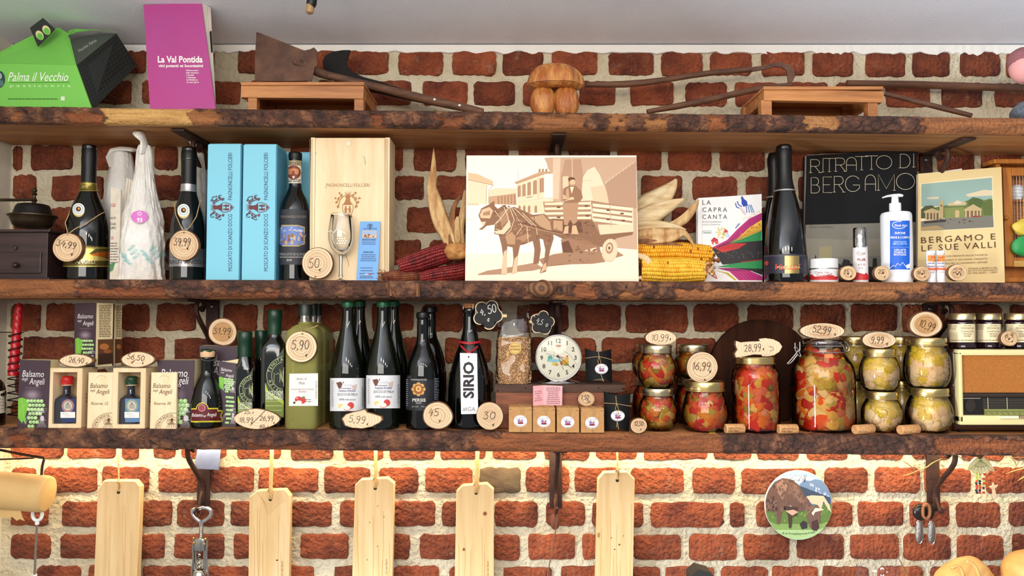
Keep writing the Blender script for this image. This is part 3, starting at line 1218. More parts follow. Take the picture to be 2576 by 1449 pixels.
# ================================================================ TOP SHELF
# ---- green and black pastry box
t = T('pastry_box', 'green and black cardboard pastry box with a cut-out carrying tab', 'box', (X(110, .08), .08, sz(1, X(110, .08))))
zs = sz(1, X(110, .05))
fbl, fbr = P(-70, 262, .03), P(232, 262, .03)
fbl.z = fbr.z = zs
ftl, ftr = P(-60, 158, .035), P(192, 164, .035)
rdl, rdr = P(-60, 160, .20), P(172, 76, .115)
rdl = P(-40, 132, .12)
b = B()
b.slab([fbl, fbr, ftr, ftl], Vector((0, .004, 0)))
b.done('front_panel', mat('lime_card', (122, 200, 84), .5), smooth=0)
b = B()
b.slab([ftl, ftr, P(172, 84, .115), P(150, 70, .118), P(120, 72, .118), P(75, 92, .118), P(0, 130, .118), P(-40, 150, .118)], Vector((0, .004, -.002)))
b.done('roof_panel', mat('lime_card', 0), smooth=0)
b = B()
A_, B_, C_, D_ = P(193, 164, .037), P(293, 84, .13), P(344, 164, .19), P(232, 262, .036)
D_.z = zs
b.slab([A_, B_, C_, D_], Vector((-.004, .006, 0)))
b.done('end_panel', mat('charcoal_card', (34, 38, 36), .5), smooth=0)
pr = Pr(plane3(A_, B_, D_), off=.0006)
for i in range(15):
 for j in range(11):
  u, v = (i + .5) / 15, (j + .6) / 11
  x0 = 193 + (293 - 193) * u + (232 - 193) * v + (12 * u * v)
  y0 = 164 + (84 - 164) * u + (262 - 164) * v
  pr.line([(x0, y0 - 3), (x0 - 1.5, y0 + 3)], .7, (66, 70, 68))
pr.done('patterned_print')
b = B()
b.slab([P(193, 164, .038), P(170, 104, .10), P(205, 92, .118), P(250, 82, .124), P(292, 84, .128)], Vector((0, .004, -.002)))
b.done('end_flap', mat('grey_card', (70, 76, 70), .5), smooth=0)
pr = Pr(plane3(P(193, 164, .038), P(170, 104, .10), P(292, 84, .128)), off=.0008)
pr.text('Vecchio Palma', 200, 132, 8, (190, 190, 184), w=52, rot=32, shear=.4)
pr.done('flap_lettering')
b = B()
cv = [(170, 104), (172, 90), (190, 82), (225, 77), (262, 76), (293, 82)]
ct = [(172, 76), (190, 72), (215, 74), (240, 74), (268, 76), (294, 81)]
for i in range(5):
 b.quad(P(*ct[i], .122), P(*ct[i + 1], .122 + i * .002), P(*cv[i + 1], .100 + i * .006), P(*cv[i], .10 + i * .005))
b.done('curved_flap', mat('lime_card', 0), smooth=60)
b = B()
b.box(fbl.x, fbr.x, .05, .20, zs, zs + .002)
b.done('base', mat('charcoal_card', 0), smooth=0)
# carrying tab with two holes
tb = [(75, 70), (108, 45), (138, 72), (95, 117)]
b = B()
b.slab([P(x, y, .068) for x, y in tb], Vector((0, .002, 0)))
b.done('carrying_tab', mat('charcoal_card', 0), smooth=0)
pr = Pr(flat(.068))
for cx, cy in ((100, 89), (117, 76)):
 pr.ell(cx, cy, 9, 13, (226, 214, 160), 20, -32)
 pr.ell(cx + 1, cy + 3, 7, 9, (104, 190, 70), 20, -32)
pr.done('tab_holes')
pr = Pr(plane3(fbl, fbr, ftl))
pr.text('Palma il Vecchio', 20, 204, 22, (250, 250, 244), w=152, shear=.35)
pr.line([(24, 208), (176, 207)], 1.0, (40, 96, 30))
pr.text('pasticceria', 26, 219, 6.5, (230, 246, 214), w=152, space=1.6)
pr.lines(20, 145, 249, 249, 1, (54, 110, 40), 2.2, 3, 0)
pr.rect(154, 243, 163, 253, WHITE)
pr.text('f', 157.5, 251.5, 7, (104, 190, 62))
pr.ell(0, 200, 13, 21, (38, 66, 70))
pr.ell(-2, 192, 8, 9, (150, 170, 168))
pr.ell(4, 210, 6, 8, (84, 116, 118))
pr.done('front_lettering')
# ---- magenta booklet
q = [(361, 12), (507, 7), (543, 267), (378, 267)]
t = qthing('magenta_booklet', 'tall magenta paperback with white title, leaning back near the pastry box', 'book', q, .03, 1)
a = qslab('front_cover', mat('magenta_card', (180, 56, 132), .45, c2=(174, 74, 148), ns=2.5), q, .03, (.042, .038), .002, 1)
b = B()
pe = P(530, 19, a[1].y + .012)
b.slab([a[1] + Vector((0, .0021, -.001)), pe, P(543, 263, .045), a[2] + Vector((0, .0021, .0005))], Vector((-.08, .004, 0)))
b.done('page_block', mat('page_edges', (206, 196, 184), .8, c2=(184, 172, 160), ns=300, st=(1, 1, .02)), smooth=0)
b = B()
b.slab([P(527, 80, .046), P(531, 77, .046), P(534, 130, .044), P(531, 132, .044)], Vector((.0004, .0015, 0)))
b.done('bookmark', m_blackcard, smooth=0)
pr = Pr(plane3(a[3], a[2], a[0]))
pr.text('La Val Pontida', 397, 157, 15.5, WHITE, w=113, bold=.03)
pr.text('vini potenti et buonissimi', 399, 169, 7.2, WHITE, w=112, bold=.025)
for i, s in enumerate(["L'illustre storia", 'della viticoltura', 'a Pontida', 'e Palazzago', 'dal Medioevo', 'ai nostri giorni']):
 pr.text(s, 468 + i * .4, 179 + i * 6, 3.6, WHITE, bold=.02)
pr.done('cover_lettering')
# ---- two small wooden footstools
def stool(label, f, legs, side, ytop, Yb, flip):
 (x0, y0), (x1, y1), (x2, y2), (x3, y3) = f          # tl tr br bl of the front rail
 z = sz(1, X((x0 + x1) / 2, .05))
 t = T('wooden_footstool', label, 'stool', (X((x0 + x1) / 2, .08), .08, z), 'low wooden footstools on the top shelf')
 b = B()
 b.slab([P(x0, y0, .025), P(x1, y1, .025), P(x2, y2, .025), P(x3, y3, .025)], Vector((0, .018, 0)))
 b.done('front_rail', m_honey, smooth=0)
 p0, p1 = P(x0 - 1, y0 + 7, .02), P(x1 + 1, y1 + 7, .02)
 p0.z = p1.z = max(p0.z, p1.z)
 zt = P((x0 + x1) / 2, ytop, .02).z
 b = B()
 b.box(p0.x, p1.x, .02, Yb, zt - .008, zt, .001)
 b.done('top_board', m_honey, smooth=0)
 for lx0, ly0, lx1, ly1 in legs:
  xa, xb = X(lx0, .03), X(lx1, .03)
  b = B()
  b.box(xa, xb, .029, .029 + (xb - xa), sz(1, xb) + .0008, P(lx0, ly0, .03).z, .001)
  b.done('leg', m_honey, smooth=0)
  b = B()
  b.box(xa, xb, Yb - .03, Yb - .03 + (xb - xa), sz(1, xb) + .0008, zt - .008, .001)
  b.done('leg', m_honey, smooth=0)
 xs = X(side, .045)
 b = B()
 b.box(xs - .006, xs + .006, .043, Yb, P(side, (y2 + y3) / 2 - 2, .03).z - .004, zt - .008, .001)
 b.done('side_rail', m_honey, smooth=0)
 xs2 = X((x0 if side > (x0 + x1) / 2 else x1), .04)
 b = B()
 b.box(xs2 - (-.002 if side > (x0 + x1) / 2 else .014), xs2 + (.014 if side > (x0 + x1) / 2 else -.002), .043, Yb, P(side, (y2 + y3) / 2 - 2, .03).z - .004, zt - .008, .001)
 b.done('side_rail', m_honey, smooth=0)
 b = B()
 b.box(p0.x + .012, p1.x - .012, Yb - .012, Yb, P(side, y2, .03).z, zt - .008, .001)
 b.done('back_rail', m_honey, smooth=0)
 return zt
ZST1 = stool('low wooden footstool carrying the rusty shovel', [(607, 213), (915, 216), (914, 248), (606, 245)], [(617, 246, 640, 275), (887, 249, 911, 278)], 909, 206, .20, 1)
ZST2 = stool('low wooden footstool under the long brown handled tools', [(1922, 223), (2222, 230), (2220, 258), (1922, 252)], [(1921, 252, 1948, 276), (2192, 256, 2217, 277)], 1928, 217, .20, 0)
# ---- shovel
m_rust = mat('rusted_steel', (118, 84, 66), .75, .25, c2=(84, 60, 50), ns=22, bump=.5, bs=120)
m_ash = mat('old_handle_wood', (112, 74, 50), .6, c2=(78, 50, 36), ns=6, st=(3, 14, 14), bump=.3, bs=60)
t = T('shovel', 'rusty shovel lying with its blade upright on a footstool', 'shovel', (X(800, .07), .07, ZST1))
out = [(645, 80), (662, 86), (700, 101), (740, 117), (765, 127), (780, 124), (790, 119), (797, 127), (796, 150), (790, 175), (784, 203), (720, 204), (680, 204), (641, 203), (641, 150)]
b = B()
b.slab([P(x, y, .03 + .04 * (204 - y) / 124 + .008 * abs((x - 715) / 75.0) ** 2) for x, y in out], Vector((0, .003, 0)))
b.done('blade', m_rust, smooth=0)
b = B()
b.tube([P(738, 154, .044), P(770, 168, .062), P(800, 182, .085), P(835, 194, .104)], [.006, .012, .011, .010], 10)
b.done('socket', m_rust)
b = B()
b.tube([P(815, 187, .097), P(900, 208, .108), P(960, 222, .105), P(1000, 232, .092), P(1100, 256, .065), P(1175, 272, .054), P(1215, 281, .050)], [.0105, .0105, .0105, .011, .011, .010, .008], 12)
b.done('handle', m_ash)
b = B()
for p in ((1093, 250, .054), (1156, 265, .044)):
 b.ball(P(*p), (.0035, .0015, .003), 2)
b.done('paint_spots', mat('paint_spot', (232, 228, 220), .6))
b = B()
b.ball(P(768, 160, .050), (.006, .002, .006), 2)
b.ball(P(752, 152, .044), (.004, .002, .004), 2)
b.done('rivets', m_rust)
# ---- black billhook behind it
t = T('sickle', 'black iron sickle with hooked point behind the shovel handle', 'sickle', (X(1000, .165), .165, sz(1, X(1000, .165))))
out = [(881, 126), (862, 126), (836, 130), (818, 140), (811, 155), (814, 172), (828, 182), (850, 188), (880, 196), (920, 208), (960, 226), (1000, 240), (1050, 253), (1100, 264), (1128, 272), (1180, 276),
  (1150, 266), (1100, 250), (1050, 236), (1000, 219), (950, 203), (915, 194), (888, 182), (874, 168), (872, 152), (876, 140)]
b = B()
b.slab([P(x, y, .168) for x, y in out], Vector((0, .006, 0)))
b.done('blade', mat('blackened_iron', (20, 17, 16), .65, 0, spec=.25, bump=.2), smooth=0)
b = B()
b.tube([P(930, 222, .17), P(1010, 240, .168), P(1090, 257, .165), P(1160, 271, .16)], .009, 10)
b.done('tang', mat('blackened_iron', 0))
# ---- carved wooden mushroom
m_gourd = mat('carved_limewood', (226, 164, 88), .4, c2=(170, 96, 42), ns=16, st=(2.6, 2.6, .7), bump=1, bs=34, bd=.01, lo=.3, hi=.6)
xm = X(1397, .06)
z = sz(1, xm) + .002
t = T('carved_mushroom', 'carved golden wooden mushroom with a two-lobed stem', 'ornament', (xm, .06, z))
b = B()
sc = S(.06)
zc = P(1397, 216, .06).z
def cap_pt(u, v):
 a = 2 * math.pi * u
 e = v * math.pi / 2
 rb = 1 + .05 * math.sin(5 * a + 1) * math.cos(e) + .03 * noise.noise(Vector((math.cos(a) * 2, math.sin(a) * 2, v * 2)))
 r = 72 * sc * math.cos(e) ** .72 * rb
 return Vector((xm + r * math.cos(a), .06 + r * .62 * math.sin(a), zc + 55 * sc * math.sin(e) ** .9))
b.grid(cap_pt, 40, 12)
def under_pt(u, v):
 a = 2 * math.pi * u
 rb = 1 + .05 * math.sin(5 * a + 1)
 r = 72 * sc * rb * (1 - v)
 return Vector((xm + r * math.cos(a), .06 + r * .62 * math.sin(a), zc - 11 * sc * math.sin(v * math.pi) ** .5 * (1 - v * .4) - .001))
b.grid(under_pt, 40, 6)
b.done('mushroom_cap', m_gourd, smooth=80)
for px_, hw in ((1367, 33), (1426, 33)):
 b = B()
 b.ball((X(px_, .055), .06, (z + zc) / 2 - .001), (hw * sc, .026, (zc - z) / 2 + .004), 3, jit=.08, seed=px_)
 b.done('stem_lobe', m_gourd, smooth=80)
# ---- brown hand tools at the far end
m_brown = mat('brown_tool_wood', (108, 70, 46), .6, c2=(78, 48, 32), ns=5, st=(3, 12, 12), bump=.25, bs=60)
t = T('hooked_sickle', 'long brown sickle with its hooked blade resting on the second footstool', 'sickle', (X(1750, .17), .17, ZST2))
pts = [(1474, 213), (1520, 213), (1570, 212), (1620, 208), (1680, 200), (1740, 190), (1800, 182), (1850, 178), (1890, 174)]
b = B()
b.tube([P(x, y, .15) for x, y in pts], [.007, .008, .009, .0085, .0075, .0075, .0075, .0075, .0075], 10)
b.done('handle', m_brown)
bl = [(1880, 170), (1920, 165), (1948, 158), (1966, 156), (1986, 163), (1998, 177), (2000, 192), (1994, 206), (1984, 209), (1982, 192), (1978, 176), (1966, 168), (1948, 167), (1925, 174), (1885, 181)]
b = B()
b.slab([P(x, y, .148) for x, y in bl], Vector((0, .006, 0)))
b.done('blade', m_rust, smooth=0)
t = T('tool_handle', 'plain brown tool handle sloping up off the shelf behind the hooked sickle', 'tool', (X(1700, .11), .11, sz(1, X(1620, .11))))
b = B()
b.tube([P(1628, 281, .08), P(1700, 268, .09), P(1780, 252, .10), P(1850, 236, .11), P(1905, 224, .12), P(1990, 214, .13)], [.006, .008, .0085, .0085, .008, .007], 10)
b.done('shaft', m_brown)
t = T('long_rod', 'dark wooden rod lying level across the back of the second footstool', 'tool', (X(2350, .2), .20, ZST2))
b = B()
b.tube([P(2130, 210, .20), P(2300, 213, .20), P(2450, 218, .20), P(2680, 226, .20)], [.009, .010, .010, .010], 10)
b.done('shaft', m_brown)
t = T('short_rod', 'thin brown stick sloping down from the second footstool to the shelf', 'tool', (X(2330, .13), .13, sz(1, X(2400, .13))))
b = B()
b.tube([P(2225, 236, .15), P(2300, 254, .13), P(2370, 272, .115), P(2445, 291, .10)], [.006, .007, .007, .006], 10)
b.done('shaft', m_brown)
# ---- knitted doll, cut by the edge of the photograph
xd = X(2592, .08)
z = sz(1, xd)
t = T('knitted_doll', 'knitted doll with pink head and grey woollen body at the shelf end', 'doll', (xd, .08, z))
m_wool = mat('grey_wool', (112, 120, 132), .95, c2=(74, 82, 92), ns=90, bump=1.0, bs=260)
sc = S(.08)
b = B()
b.ball((xd, .08, z + 28 * sc), (33 * sc, .035, 32 * sc), 3, jit=.12, seed=2)
b.ball((xd - 22 * sc, .06, z + 14 * sc), (14 * sc, .02, 14 * sc), 3, jit=.1, seed=5)
b.done('woollen_body', m_wool, smooth=180)
b = B()
b.ball((xd, .08, P(2580, 170, .08).z), (34 * sc, .035, 40 * sc), 3)
b.done('head', mat('pink_cloth', (226, 160, 156), .9, bump=.3, bs=300), smooth=180)
b = B()
b.ball((xd, .085, P(2580, 150, .08).z), (36 * sc, .037, 32 * sc), 3, jit=.05)
b.done('knitted_cap', mat('mauve_wool', (150, 96, 100), .95, bump=1, bs=260), smooth=180)
# ---- lamp arm coming down from the ceiling
xl, Yl = X(783, -.35), -.35
t = T('ceiling_hook', 'dark hook with a tan tip hanging from the ceiling', 'hook', (P(783, 20, Yl).x, Yl, ZC))
b = B()
b.tube([(P(783, 0, Yl).x, Yl, ZC - .001), P(786, -30, Yl), P(784, 8, Yl), P(781, 14, Yl)], [.012, .011, .010, .0095], 12)
b.done('arm', m_foil)
b = B()
b.tube([P(781, 12, Yl), P(780, 24, Yl), P(779, 32, Yl), P(779, 35, Yl)], [.008, .008, .0075, .004], 12)
b.done('tip', mat('tan_plastic', (150, 118, 76), .5))
# ================================================================ MIDDLE SHELF
# ---- coffee grinder
Yg = .035
x0, x1 = X(-62, Yg), X(119, Yg)
z = sz(2, (x0 + x1) / 2)
m_walnut = mat('dark_walnut', (66, 46, 46), .42, c2=(44, 30, 30), ns=5, st=(1, 8, 10), bump=.1)
m_brass = mat('aged_brass', (82, 64, 44), .38, .7, c2=(56, 44, 34), ns=30)
t = T('coffee_grinder', 'antique wooden coffee grinder with iron bowl, crank and small drawer', 'grinder', ((x0 + x1) / 2, Yg + .06, z))
zt = P(60, 578, Yg).z
b = B()
b.box(x0 + .004, x1 - .004, Yg + .004, Yg + .13, z + .005, zt - .006, .001)
b.done('body', m_walnut, smooth=0)
b = B()
b.box(x0 - .002, x1 + .005, Yg - .004, Yg + .135, zt - .006, zt + .001, .002)
b.done('top_moulding', m_walnut, smooth=0)
b = B()
b.box(x0 - .002, x1 + .006, Yg - .004, Yg + .135, z, z + .006, .002)
b.done('base_moulding', m_walnut, smooth=0)
b = B()
b.box(x0 + .012, X(101, Yg), Yg, Yg + .01, P(50, 688, Yg).z, P(50, 634, Yg).z, .002)
dr = b.done('drawer', m_walnut, smooth=0)
b = B()
b.ball(P(39, 667, Yg - .008), (.0075, .008, .0075), 2)
b.tube([P(39, 667, Yg + .001), P(39, 667, Yg - .006)], .003, 8)
o = b.done('drawer_knob', m_brass, parent=dr)
b = B()
b.ball(P(39, 624, Yg + .001), (.003, .002, .006), 2)
b.done('keyhole_plate', m_brass)
cx, cy = X(78, .095), .095
prof = pxprof(78, .095, [(44, 573), (52, 567), (58, 556), (61, 548), (66, 545), (66, 542), (58, 541)])
b = B()
b.lathe(prof, cx, cy, 32)
b.done('hopper_bowl', m_brass)
b = B()
b.lathe(cr(pxprof(78, .095, [(54, 542), (50, 532), (44, 518), (34, 514), (10, 513)]), 3), cx, cy, 32)
b.done('hopper_cover', mat('hopper_iron', (30, 24, 24), .4, .5))
b = B()
b.lathe(cr(pxprof(80, .095, [(6, 541), (5, 520), (6, 508), (9, 504), (6, 500), (5, 492), (9, 489), (5, 484), (8, 480), (6, 475), (0.01, 473)]), 2), cx + .002, cy, 16)
b.done('spindle', m_brass)
b = B()
b.tube([(cx, cy, P(78, 502, .095).z), P(40, 503, .09), P(-50, 503, .08)], .004, 8)
b.done('crank_arm', m_brass)
# ---- wrapped and foiled bottles
def badge(bt, cx, cy, rx, ry):
 pr = lprint(bt, .0008, 4, 2)
 pr.ell(cx, cy + 3, rx, ry + 2, (206, 186, 120), 28)
 pr.ell(cx, cy, rx, ry, (232, 234, 230), 28)
 pr.ring(cx, cy, rx * .72, ry * .72, 1.2, (120, 150, 160), 24)
 pr.ell(cx, cy, rx * .42, ry * .42, (70, 50, 40), 18)
 pr.ell(cx + 1, cy - 1, rx * .2, ry * .2, (224, 150, 60), 12)
 pr.done('round_badge')
SPK = [(57, 700), (58, 690), (58, 640), (58, 590), (55, 560), (47, 530), (36, 505), (26, 485), (20, 465), (19, 440), (19, 408), (20, 400), (20, 395), (19, 390), (19, 368), (16, 366)]
bt = bottle('sparkling_wine_bottle', 'dark sparkling wine bottle with black foil neck and gold band label', 217, .09, 2, SPK, m_dark)
sleeve(bt, 'neck_foil', m_foil, 366, 462, .0009, cap=True)
sleeve(bt, 'gold_collar', mat('olive_gold_foil', (120, 106, 44), .35, .6), 461, 481, .0013)
pr = lprint(bt, .0018)
pr.line([(197, 462.5), (243, 462.5)], 1.5, (224, 200, 110))
pr.line([(197, 480), (243, 480)], 1.5, (224, 200, 110))
pr.text('Angeli', 207, 475, 8, (228, 206, 120), w=26, rot=20, shear=.4)
pr.done('collar_lettering', m=GP)
badge(bt, 198, 526, 15, 15)
sleeve(bt, 'band_label', mat('gold_band', (96, 86, 40), .3, .55), 622, 672, .0009)
pr = lprint(bt, .0015)
pr.line([(158, 624), (275, 624)], 2, (230, 205, 110))
pr.line([(158, 670), (275, 670)], 2, (230, 205, 110))
pr.poly([(158, 652), (200, 646), (222, 638), (275, 652), (275, 656), (158, 656)], (232, 206, 116))
pr.poly([(226, 642), (248, 634), (275, 632), (275, 649)], (226, 124, 44))
pr.poly([(206, 626), (240, 626), (222, 640), (200, 650)], (240, 218, 130))
pr.text('ANGELI', 190, 663, 11, (236, 226, 180), w=48)
pr.done('label_print', m=GP)
pr = lprint(bt, .001)
pr.line([(202, 628), (236, 628)], 1.5, (236, 226, 180))
pr.done('label_rule', m=GP)
wood_slice('round price slice reading 34,99 hung on the gold-banded bottle', 132, 585, 207, 660, .018, '34,99', 141, 617, 15, 52, seed=3, rot=-10, hole=(171, 589), jit=.02,
   extra=lambda p: p.hand('€', 178, 642, 13, INK, 1.5, rot=-20),
   strings=[[(171, 589, .017), (164, 560, .03), (172, 543, .05), (176, 530, .062), (182, 520, .08)], [(171, 589, .017), (190, 575, .03), (220, 560, .036), (250, 540, .06), (262, 534, .08)]])
BT2 = [(44, 699), (45, 690), (45, 640), (45, 585), (43, 560), (38, 535), (31, 515), (25, 495), (20, 478), (19, 460), (19, 410), (21, 402), (20, 394), (19, 388), (19, 374), (15, 371)]
bt = bottle('sparkling_wine_bottle', 'dark sparkling wine bottle with black foil and a silver band label', 470, .085, 2, BT2, m_dark)
sleeve(bt, 'neck_foil', m_foil, 371, 466, .0009, cap=True)
sleeve(bt, 'silver_collar', mat('silver_foil', (176, 174, 172), .3, .7), 465, 484, .0013)
badge(bt, 462, 529, 15, 16)
sleeve(bt, 'band_label', mat('silver_band', (150, 148, 150), .3, .6), 627, 673, .0009)
pr = lprint(bt, .0014)
pr.text('BRUT ANGELI', 426, 664, 10, (60, 58, 66), w=86)
pr.line([(426, 645), (450, 652)], 1.5, (70, 70, 76))
pr.done('label_print')
wood_slice('round price slice reading 39,99 hung on the silver-banded bottle', 425, 578, 500, 656, .018, '39,99', 437, 617, 18, 44, seed=9, hole=(463, 585), jit=.02,
   extra=lambda p: p.hand('€', 470, 628, 13, INK, 1.5),
   strings=[[(463, 585, .017), (455, 570, .03), (442, 540, .05), (438, 508, .075)], [(463, 585, .017), (478, 570, .03), (494, 545, .05), (504, 505, .085)]])
m_wrap = mat('tissue_wrap', (238, 235, 230), .8, c2=(222, 216, 206), ns=12, bump=1.0, bs=34, bd=.008)
def wrapped(label, pcx, Y, prof, tip, seed, jit=.06):
 x = X(pcx, Y)
 z = sz(2, x)
 t = T('wrapped_bottle', label, 'bottle', (x, Y, z), 'bottles wrapped in white paper')
 pf = cr(pxprof(pcx, Y, prof, z), 8)
 b = B()
 b.lathe(pf, x, Y, 72, twist=lambda a, zz: 1 + jit * (.9 * noise.noise(Vector((math.cos(a) * 2.2, math.sin(a) * 2.2 + seed, zz * 9))) + 1.5 * (.25 - abs(noise.noise(Vector((math.cos(a + zz * 3) * 3.2, math.sin(a + zz * 3) * 3.2, zz * 5 + seed))))) + .7 * (.2 - abs(noise.noise(Vector((math.cos(a) * 6, math.sin(a) * 6, zz * 22 + seed)))))))
 b.done('paper_wrap', m_wrap, smooth=35)
 b = B()
 b.tube([P(*q[:2], q[2]) for q in tip], [q[3] for q in tip], 9, flat=.45)
 b.done('twisted_tip', m_wrap, smooth=35)
 return dict(x=x, Y=Y, R=rfun(pf), pcx=pcx)
bt = wrapped('bottle wrapped in white paper with a pink oval sticker and turquoise print', 357, .085,
    [(57, 700), (58, 690), (58, 640), (57, 600), (52, 560), (44, 520), (33, 480), (25, 440), (22, 410), (20, 385), (17, 372), (14, 366)],
    [(362, 388, .078, .019), (363, 366, .075, .017), (361, 354, .072, .013), (355, 344, .068, .018), (349, 338, .066, .020), (340, 335, .066, .012)], 2, .12)
pr = lprint(bt, .004)
pr.ell(352, 546, 20, 16, (214, 116, 196), 26)
pr.ring(352, 538, 4, 4, 1.3, WHITE, 12)
pr.text('93', 352, 558, 9, WHITE, al='c', bold=.03)
pr.line([(345, 561), (359, 561)], 1, WHITE)
pr.done('pink_sticker')
pr = lprint(bt, .0042)
for i, s in enumerate(('ANGELI', 'TENUTA', 'DEGLI', 'ANGELI', 'TENUTA')):
 xx = 306 + i * 25
 for j in range(3):
  pr.text(s, xx + j * 6 - 4, 632 + j * 10 + abs(i - 2) * 2, 6.5, (104, 196, 196), w=21, rot=45 if i % 2 else -38)
pr.done('turquoise_print')
wrapped('bottle wrapped in white paper with a folded-over top behind the newspapers', 300, .19,
  [(54, 700), (54, 640), (53, 580), (46, 500), (36, 440), (30, 410), (26, 390), (22, 380)],
  [(290, 420, .185, .026), (280, 395, .18, .024), (284, 378, .175, .016), (302, 374, .172, .013), (322, 375, .17, .011), (338, 378, .165, .009)], 7)
wrapped('bottle wrapped in white paper mostly hidden behind the silver-banded bottle', 489, .185,
  [(42, 700), (42, 640), (40, 540), (32, 480), (24, 430), (20, 400), (17, 385)],
  [(489, 400, .18, .018), (492, 375, .178, .015), (488, 362, .175, .017), (480, 352, .17, .012)], 11)
# ---- folded newspapers between the bottles
m_news = mat('newsprint', (222, 212, 196), .85, c2=(208, 196, 178), ns=40)
for nm, q, Y, lab in (('newspaper', [(279, 470), (304, 476), (298, 700), (276, 700)], .055, 'folded printed newspaper standing beside the gold-banded bottle'),
      ('newspaper', [(318, 447), (341, 456), (316, 700), (290, 700)], .075, 'thick folded newspaper leaning against the white wrapped bottle')):
 t = qthing(nm, lab, 'newspaper', q, Y, 2, 'folded newspapers')
 if Y < .06:
  a = qslab('folded_sheet', m_news, q, Y, Y + .01, .006, 2)
  pr = Pr(plane3(a[3], a[2], a[0]))
  pr.text('106', 279, 521, 10, (184, 60, 84), w=12)
  for yy, s in ((552, 'HA PO'), (566, 'Guida'), (577, 'OPPU')):
   pr.text(s, 278, yy, 6.5, (40, 36, 34), w=14)
  pr.text('W', 279, 604, 10, (184, 60, 120), w=7)
  pr.lines(278, 298, 612, 660, 8, (110, 100, 92), 2.2, 5)
  pr.poly([(277, 664), (290, 660), (284, 680), (277, 684)], (70, 130, 80))
  pr.done('printed_lines')
 else:
  for k_ in range(4):
   d = k_ * 6
   qslab('folded_sheet', m_news, [(318 + d, 447 + d * .4), (323 + d, 449 + d * .4), (296 + d, 700), (291 + d, 700)], Y + k_ * .002, Y + .012 + k_ * .002, .02, 2)
# ---- narrow dark teal box edge
q = [(502, 426), (519, 430), (519, 700), (503, 700)]
t = qthing('gift_box', 'dark teal bottle box standing behind the first blue box', 'box', q, .10, 2, 'bottle gift boxes')
x0, x1 = X(503, .10), X(530, .10)
slab_box(x0, x1, .125, .21, sz(2, x0), P(510, 426, .125).z, 'carton', mat('teal_card', (34, 74, 88), .5))
# ---- blue moscato boxes
def blue_box(label, px0, px1, pt, Yf, text=True, clip=None):
 x0, x1 = X(px0, Yf), X(px1, Yf)
 z = sz(2, (x0 + x1) / 2)
 zt = P((px0 + px1) / 2, pt, Yf).z
 t = T('gift_box', label, 'box', ((x0 + x1) / 2, Yf + .04, z), 'bottle gift boxes')
 b = B()
 b.box(x0, x1, Yf, Yf + .085, z, zt, .0012, seg=2)
 b.done('carton', m_blue, smooth=0)
 b = B()
 b.box(x0 + .002, x1 + .0005, Yf + .004, Yf + .083, zt - .0005, zt + .0025, .0008)
 b.done('tuck_lid', m_blue, smooth=0)
 b = B()
 b.box(x1, x1 + .0015, Yf + .005, Yf + .083, z + .002, zt - .003)
 b.done('side_flap', m_bluedk, smooth=0)
 pr = Pr(flat(Yf), off=.0005)
 nv = (28, 44, 84)
 tx = px1 - 16
 pr.text('MOSCATO DI SCANZO DOCG', tx, 682, 10, nv, w=143, rot=90)
 pr.text('PAGNONCELLI FOLCIERI', tx, 503, 10, nv, w=118, rot=90)
 if text:
  crest(pr, px0 + 41, 522, 30, (104, 40, 44), 90)
  for dx, dy in ((-12, -22), (-16, 20), (4, -26), (2, 26)):
   pr.ring(px0 + 34 + dx, 522 + dy, 5, 5, 1.6, (32, 44, 84), 10, 30, 300)
 pr.done('box_print')
blue_box('light blue bottle box with vertical lettering, beside the silver-banded bottle', 517, 600, 363, .03)
blue_box('light blue bottle box with vertical lettering, beside the black wine bottle', 607, 690, 364, .03)
blue_box('light blue bottle box half hidden behind the black wine bottle', 705, 776, 384, .135, text=False)
# ---- black wine bottle with picture label
PB = [(35, 698), (36, 692), (36, 640), (36, 590), (36, 540), (35, 520), (30, 500), (22, 484), (17, 472), (15.5, 460), (15.5, 440), (15.5, 400), (16.5, 398), (16.5, 386), (14, 384.5)]
bt = bottle('wine_bottle', 'black wine bottle with picture label in front of a blue box', 739, .07, 2, PB, m_dark)
sleeve(bt, 'capsule', m_foil, 384, 404, .0008, cap=True)
sleeve(bt, 'label', mat('slate_label', (48, 50, 56), .6), 531, 668, .0007)
pr = lprint(bt, .0013, 4)
pr.rect(722, 404, 757, 461, (232, 224, 206))
pr.rect(722, 404, 757, 417, (176, 156, 120))
for i in range(5):
 pr.ring(730 + i * 5, 411, 2.2, 4, 1, (70, 60, 50), 10)
pr.ell(739, 434, 16, 18, (120, 54, 30), 22)
pr.ell(731, 432, 5, 8, (190, 120, 80), 12)
pr.ell(746, 432, 5, 8, (196, 130, 90), 12)
pr.rect(734, 424, 744, 430, (204, 120, 60))
pr.poly([(736, 444), (742, 444), (739, 450)], WHITE)
pr.lines(726, 754, 453, 457, 2, (80, 70, 66), 2, 4, 0)
pr.done('neck_label')
pr = lprint(bt, .0012, 4)
pr.text('PAGNONCELLI FOLCIERI', 707, 548, 6, (150, 136, 120), w=62)
fr = [(704, 571), (709, 571), (709, 566), (750, 566), (750, 571), (766, 571), (766, 590), (769, 592), (766, 598), (766, 614), (752, 614), (752, 620), (712, 620), (712, 614), (704, 614)]
pr.poly(fr, (196, 172, 110))
pr.poly([(738 + (a - 738) * .93, 593 + (c - 593) * .9) for a, c in fr], (110, 132, 190))
R = random.Random(8)
for i in range(26):
 xx = R.uniform(708, 764)
 yy = R.uniform(588, 612)
 pr.ell(xx, yy, R.uniform(2, 4.2), R.uniform(3, 7), R.choice(((206, 160, 120), (176, 120, 84), (120, 84, 70), (198, 176, 160), (90, 106, 160), (140, 96, 50))), 9)
